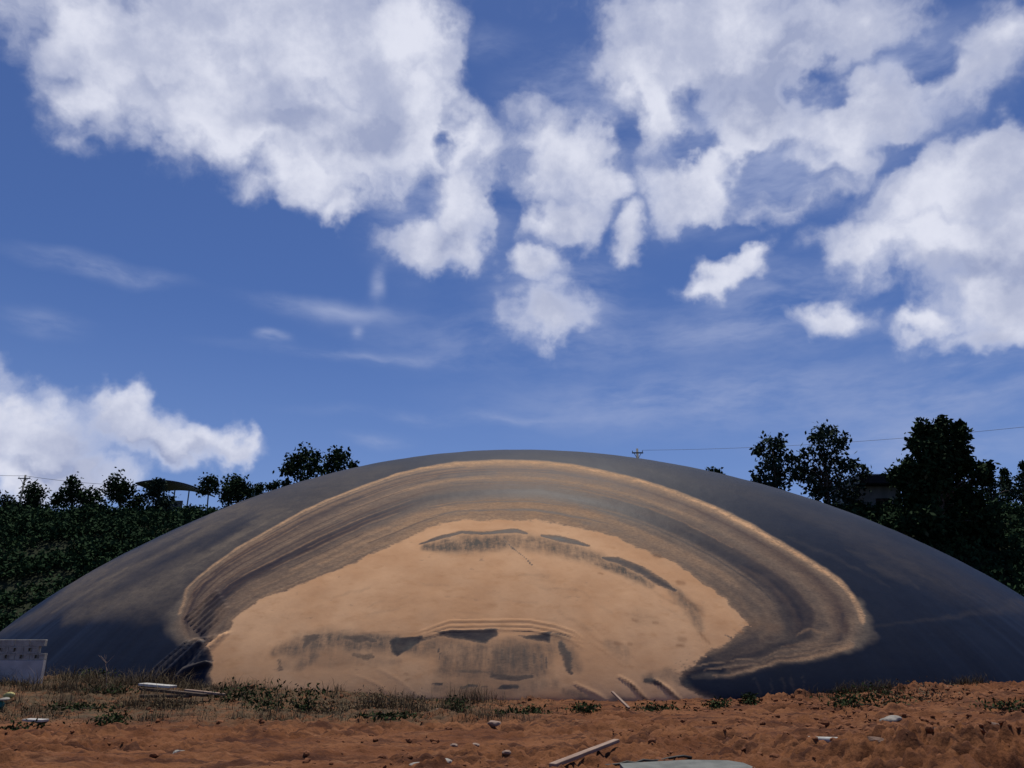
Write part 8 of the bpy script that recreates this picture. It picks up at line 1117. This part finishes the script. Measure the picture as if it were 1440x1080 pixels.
def debris():
    # grey fibre sheet at the bottom edge, with a thin black tube on the clay before it
    bm = bmesh.new(); rg = random.Random(4)
    out = [(-.85, -.42), (.72, -.40), (.86, -.15), (.80, .12), (.62, .19), (.10, .20), (-.35, .10), (-.85, -.02)]
    vs_ = [bm.verts.new((x, y, .02 * math.sin(x * 5))) for x, y in out]; f = bm.faces.new(vs_)
    e = bmesh.ops.extrude_face_region(bm, geom=[f]); bmesh.ops.translate(bm, vec=(0, 0, .045), verts=[v for v in e['geom'] if isinstance(v, bmesh.types.BMVert)])
    o = bm_obj('fibre_sheet', bm, MAT['grey_sheet']); o.location = (2.22, 10.98, gz(2.2, 10.98) + .03); o.rotation_euler = (rad(4), 0, rad(3))
    tag(o, 'broken grey sheet lying flat on the clay at the bottom edge', 'sheet')
    bm = bmesh.new(); pts = [(1.2 + k * .115, 11.40 + .03 * k + .02 * math.sin(k), 0) for k in range(12)]
    pts = [(x, y, .5 * gz(x, y) + .5 * gz(1.8, 11.6) + .05) for x, y, _ in pts]; add_tube(bm, pts, .018, 7)
    tag(bm_obj('tube', bm, MAT['black'], None, True), 'thin black hose beside the broken grey sheet', 'tube')
    # pipe stub
    a = Vector((4.92, 14.30, gz(4.92, 14.30) + .13)); b = Vector((5.38, 13.72, max(gz(5.38, 13.72), gz(5.15, 14.0)) + .12)); d_ = (b - a).normalized()
    b = a + d_ * .85
    bm = bmesh.new(); add_tube(bm, [a, b], .05, 20, False); add_tube(bm, [b, a], .041, 20, False)
    o = bm_obj('pipe', bm, MAT['plastic_pipe'], None, True); tag(o, 'short white pipe sticking out of the churned clay at the right', 'pipe')
    crumple('crumpled_bag', 8.1, 18.0, (.24, .13, .10), MAT['paper'], 'crumpled whitish bag lying on the clay towards the right', 'bag', 5, .06)
    crumple('crumpled_paper', -1.22, 11.95, (.14, .10, .035), MAT['paper'], 'crumpled white paper at the bottom edge, left of centre', 'paper', 6, .03, .6)
    crumple('crumpled_paper', -1.02, 11.80, (.10, .06, .03), MAT['paper'], 'smaller scrap of paper touching the crumpled white paper at the bottom edge', 'paper', 16, .03, .6)
    for k, (x, y, s, lab) in enumerate([(-.08, 12.7, .055, 'small pale stone on the clay just left of the timber plank'), (-.58, 13.4, .05, 'small pale stone farther back, left of the plank tip'), (-.95, 13.9, .05, 'small pale stone nearest the centre line of loose stones'), (-.36, 16.9, .10, 'flat pinkish stone on smooth clay below the grass strip'), (3.2, 15.5, .05, 'lone pale pebble above the plank tip'), (-5.15, 13.2, .09, 'pale chip lying in the rutted clay at lower left'), (-1.7, 19.2, .12, 'light stone among dry weeds near the dome foot')]):
        bm = bmesh.new(); rg = random.Random(k); bmesh.ops.create_icosphere(bm, subdivisions=2, radius=s)
        for v in bm.verts: v.co = Vector((v.co.x * 1.3, v.co.y, v.co.z * .6)) * rg.uniform(.8, 1.2)
        o = bm_obj('stone', bm, MAT['paper'] if k in (5,) else MAT['timber']); lay(o, x, y, s * .25); tag(o, lab, 'stone', 'loose pale stones on the clay')
    for k, (x, y, s, lab) in enumerate([(8.3, 14.4, .30, 'grey brown rock half buried in the spoil bank, lower right'), (5.2, 12.2, .20, 'broken rock at the hole under the white pipe'), (7.4, 12.6, .26, 'rough rock at the bottom right of the spoil bank'), (9.2, 15.2, .24, 'rock near the dark plank at the right edge'), (6.6, 13.3, .22, 'rock on the bank crest between the pipe and the right edge')]):
        bm = bmesh.new(); rg = random.Random(40 + k); bmesh.ops.create_icosphere(bm, subdivisions=3, radius=s)
        cuts = [(Vector((rg.gauss(0, 1), rg.gauss(0, 1), rg.gauss(0, 1))).normalized(), s * rg.uniform(.45, .8)) for _ in range(10)]
        for v in bm.verts:
            for nrm, dd in cuts:
                q = v.co.dot(nrm)
                if q > dd: v.co -= nrm * (q - dd)
            v.co = Vector((v.co.x * 1.25, v.co.y, v.co.z * .7)) * rg.uniform(.96, 1.04)
        o = bm_obj('rock', bm, MAT['rock']); lay(o, x, y, s * .15); o.rotation_euler = (0, 0, rg.uniform(0, 6)); tag(o, lab, 'rock', 'rocks in the spoil bank')
    bar('plank', (9.55, 16.3), (10.6, 16.6), .22, .05, MAT['dark_timber'], 'dark weathered plank on the clay at the right edge', 'plank', .05, .04)
    bar('board', (-10.1, 17.5), (-9.65, 17.4), .22, .05, MAT['white_board'], 'small pale board lying on the clay at the left, below the wall', 'board', .05, .05)
    # pile of boards at the left foot of the dome
    zz = .20
    bar('board', (-9.35, 21.0), (-8.5, 20.85), .34, .06, MAT['white_board'], 'white topped board on top of the board pile', 'board', zz + .17, zz + .14)
    bar('board', (-9.3, 20.85), (-7.5, 20.4), .16, .07, MAT['dark_timber'], 'dark board under the white one, longest of the pile', 'board', zz + .07, zz - .02)
    bar('board', (-9.2, 20.65), (-7.9, 20.5), .18, .07, MAT['dark_timber'], 'lowest dark board at the front of the pile', 'board', zz - .02, zz - .06)
    bar('board', (-8.2, 20.9), (-7.1, 20.6), .12, .06, MAT['timber'], 'brownish board sticking out right from the pile', 'board', zz + .10, zz - .02)
    crumple('rubbish_bag', -11.75, 18.9, (.42, .25, .22), MAT['teal'], 'crumpled dark teal plastic bag below the grey wall', 'bag', 8, .1)
    crumple('rubbish_bag', -11.42, 18.8, (.11, .07, .05), MAT['paper'], 'small white scrap lying on the dark teal bag', 'scrap', 9, .24)
    crumple('rubbish_bag', -11.7, 19.4, (.14, .10, .08), MAT['yellow'], 'faded yellow wrapper behind the dark teal bag', 'wrapper', 10, .18)
debris()

def clods():
    rng = np.random.default_rng(12); bm = bmesh.new(); bmesh.ops.create_icosphere(bm, subdivisions=2, radius=1.)
    base = np.array([v.co for v in bm.verts]); tri = np.array([[v.index for v in f.verts] for f in bm.faces]); bm.free()
    V, Fa = [], []; k = 0
    n = 8000; x = rng.uniform(-15, 18, n); y = rng.uniform(11, 25, n) ** 1.0
    keep = rng.random(n) < (.08 + .75 * sst(.45, .6, fbm(x / 2.2, y / 1.6, 301, 3)) + .4 * sst(3, 7, x)); x, y = x[keep], y[keep]
    keep = (np.abs((x - CX) / 25) ** 2 + np.abs((y - CY) / 16.6) ** 2) > 1.0; x, y = x[keep], y[keep]
    z = ground_z(x, y)
    for i in range(len(x)):
        s = .012 + .05 * rng.random() ** 5 + (.06 * rng.random() ** 4 if x[i] > 4.5 else 0)
        d = rng.normal(size=(5, 3)); am = rng.uniform(-.3, .3, 5)
        p = base * (1 + np.abs(base @ d.T) @ am[:, None] * .5) * rng.uniform(.85, 1.15, (len(base), 1))
        a = rng.uniform(0, 6.28); R_ = np.array([[math.cos(a), -math.sin(a), 0], [math.sin(a), math.cos(a), 0], [0, 0, 1]])
        V.append((p * s * np.array([1.25, 1, .75])) @ R_.T + np.array([x[i], y[i], z[i] + s * .2])); Fa.append(tri + k); k += len(base)
    tag(mesh_np('soil_clods', np.concatenate(V), np.concatenate(Fa), MAT['clod']), 'loose red clay clods scattered over the ground', 'clods', kind='stuff')
clods()

# ------------------------------------------------------------ weeds and dry grass
def blades(rng, x, y, h, per, spread, lean):
    n = len(x); X = np.repeat(x, per) + rng.normal(size=n * per) * spread; Y = np.repeat(y, per) + rng.normal(size=n * per) * spread
    Z = ground_z(X, Y) - .02; H = np.repeat(h, per) * rng.uniform(.4, 1.15, n * per)
    a = rng.uniform(0, 2 * math.pi, n * per); l = rng.uniform(.1, lean, n * per) * H
    wd = rng.uniform(.003, .008, n * per); b = np.c_[X, Y, Z]
    dx, dy = np.cos(a), np.sin(a); px, py = -dy, dx
    mid = b + np.c_[dx * l * .35, dy * l * .35, H * .6]; tip = b + np.c_[dx * l, dy * l, H * (1 - .25 * (l / np.maximum(H, .01)) ** 2)]
    wv = np.c_[px * wd, py * wd, 0 * wd]
    v = np.stack([b - wv, b + wv, mid + wv * .8, mid - wv * .8, tip], 1).reshape(-1, 3)
    i = np.arange(n * per)[:, None] * 5
    f = np.concatenate([np.concatenate([i, i + 1, i + 2, i + 3], 1), np.concatenate([i + 3, i + 2, i + 4, i + 4], 1)])
    return v, f
def grass_obj(name, rng, x, y, h, per, spread, lean, mat, tint):
    v, f = blades(rng, x, y, h, per, spread, lean)
    # quads and tapering tips: tips as triangles
    q = f[:len(f) // 2]; t3 = f[len(f) // 2:, :3]
    tris = np.concatenate([q[:, [0, 1, 2]], q[:, [0, 2, 3]], t3])
    o = mesh_np(name, v, tris, mat)
    tv = np.repeat(np.repeat(tint, per), 5); a = o.data.attributes.new('tint', 'FLOAT', 'POINT'); a.data.foreach_set('value', np.clip(tv + rng.normal(size=len(tv)) * .0, 0, .9).astype(np.float32))
    return o
def dry_grass():
    rng = np.random.default_rng(77)
    n = 4200; x = rng.uniform(-16, 1.5, n); y = rng.uniform(17.6, 25.5, n)
    dens = sst(.36, .62, fbm(x / 1.6, y / 1.1, 401, 3)) * sst(1.5, -2.5, x) + .05
    foot = np.abs((x - CX) / np.where(x > CX, AR, AL)) ** EN + np.abs((y - CY) / BB) ** EN
    k = (rng.random(n) < dens) & (foot > 1.0); x, y = x[k], y[k]
    h = (.07 + .5 * rng.random(len(x)) ** 2.2 * sst(.4, .65, fbm(x / 1.1, y / .9, 421, 2))) * np.where(y > 19.5, 1.2, .6)
    tag(grass_obj('dry_grass', rng, x, y, h, 18, .15, 1.3, MAT['dry'], rng.random(len(x)) * .85), 'dry brown grass and stubble along the left foot of the dome', 'grass', kind='stuff')
    n = 900; x = rng.uniform(8.5, 24, n); y = CY - BB * np.clip(1 - np.abs((x - CX) / AR) ** EN, 0, 1) ** (1 / EN) - rng.uniform(.05, 1.3, n)
    k = rng.random(n) < sst(.42, .6, fbm(x / 1.8, y / 1.5, 411, 2)); x, y = x[k], y[k]
    tag(grass_obj('dry_brush', rng, x, y, rng.uniform(.15, .45, len(x)), 16, .12, .8, MAT['dry'], rng.random(len(x)) * .35), 'dry reddish brush along the right foot of the dome', 'brush', kind='stuff')
dry_grass()
def weed(x, y, h, w_, label, seed, mat='weed', flat=False, leaf=.10, n=230, name='weed'):
    rng = np.random.default_rng(500 + seed)
    r = thing(name, (x, y, gz(x, y)), label, 'plant', 'weeds along the foot of the dome')
    n = int(n * (1 + h)); p = rng.normal(size=(n, 3)) * np.array([w_ * .42, .16 + w_ * .1, h * .28]); p[:, 2] = np.abs(p[:, 2]) * 1.5 + .02
    p[:, 2] = np.minimum(p[:, 2], h * rng.uniform(.6, 1.05, n))
    if flat: p[:, 2] *= .4
    leaf_obj('foliage', rng, p, leaf, MAT[mat], r, long=2.4)
    bm = bmesh.new()
    for k in range(9):
        q = p[rng.integers(0, n)]; add_tube(bm, [(0, 0, -.03), (q[0] * .6, q[1] * .6, q[2] * .5), tuple(q)], [.012, .008, .004], 5)
    bm_obj('stem', bm, MAT['dry'] if mat == 'dry' else MAT['bark'], r)
weed(-5.74, 19.63, 0.75, 0.6, 'dark green weed clump, leftmost of two before the ochre mud', 1)
weed(-4.94, 20.23, 0.62, 0.55, 'dark green weed clump, right of its twin before the ochre mud', 2)
weed(-6.92, 20.91, 0.55, 0.75, 'olive weed clump beside the left end of the ochre mud', 3)
weed(-2.61, 17.65, 0.14, 0.75, 'flat bright green weed patch on the clay', 4, flat=True)
weed(-1.37, 20.26, 0.36, 0.4, 'small dark weed at the centre foot of the dome', 5)
weed(0.42, 20.07, 0.22, 0.5, 'low green weed under the bluish streak in the mud', 6)
weed(-0.13, 19.87, 0.16, 0.45, 'low flat weed left of the greener one at the centre', 7, flat=True)
weed(1.77, 20.47, 0.2, 0.5, 'dark weed just left of the pale pink batten', 8)
weed(3.75, 21.55, 0.22, 0.9, 'dark weeds in the crease right of the pale pink batten', 9)
weed(5.48, 22.25, 0.25, 0.4, 'dark weed at the right corner of the ochre mud', 10)
weed(6.47, 22.75, 0.32, 0.25, 'single dark weed against the bare blue membrane', 11)
weed(9.20, 21.09, 0.62, 1.0, 'bushy dark green weed at the right foot of the dome', 12)
weed(8.33, 20.83, 0.36, 0.7, 'low weed left of the bushy dark green one', 13)
weed(11.49, 19.29, 0.22, 0.9, 'low green weed at the far right edge', 14)
weed(-8.06, 16.97, 0.3, 0.35, 'round dark green weed below the board pile', 15)
weed(-15.88, 29.81, 0.5, 1.0, 'dark bush against the dome beside the grey wall', 16)
weed(-13.61, 26.88, 0.4, 0.8, 'smaller dark bush right of the one beside the wall', 17)
weed(-10.07, 19.34, 0.22, 1.1, 'low green ground weed on the left bank', 18, flat=True)
weed(-10.45, 21.43, 0.25, 0.8, 'olive weed on the left bank above the green one', 19)
weed(-9.62, 16.47, 0.25, 0.7, 'dark weed beside the teal bag', 20)
weed(-3.45, 20.89, 0.55, 0.8, 'dry brown weed clump before the lower edge of the mud', 21, mat='dry', leaf=0.07)
weed(-2.48, 20.89, 0.5, 0.7, 'dry reddish weed clump left of the small dark weed', 22, mat='dry', leaf=0.07)
weed(-4.21, 19.89, 0.42, 0.7, 'pale dry weed clump right of the two green clumps', 23, mat='dry', leaf=0.07)
weed(10.88, 21.97, 0.6, 1.7, 'dry reddish bush at the right foot of the dome', 24, mat='dry', leaf=0.08)
weed(-8.09, 19.64, 0.28, 0.9, 'pale dry weeds in front of the board pile', 25, mat='dry', leaf=0.07)
def bare_stalk(x, y, h, label, seed):
    rg = random.Random(seed); bm = bmesh.new(); z0 = gz(x, y)
    add_tube(bm, [(0, 0, -.05), (-.08, 0, h * .5), (-.22, 0, h)], [.012, .010, .005], 6)
    for k in range(6):
        t = rg.uniform(.4, .95); b = Vector((-.22 * t * t, 0, h * t)); add_tube(bm, [b, b + Vector((rg.uniform(-.25, .25), rg.uniform(-.1, .1), rg.uniform(.1, .25)))], [.006, .003], 5)
    o = bm_obj('dry_stalk', bm, MAT['timber']); o.location = (x, y, z0); tag(o, label, 'plant')
bare_stalk(-11.2, 23.0, .95, 'tall pale bare stalk standing before the dome at the left', 3)
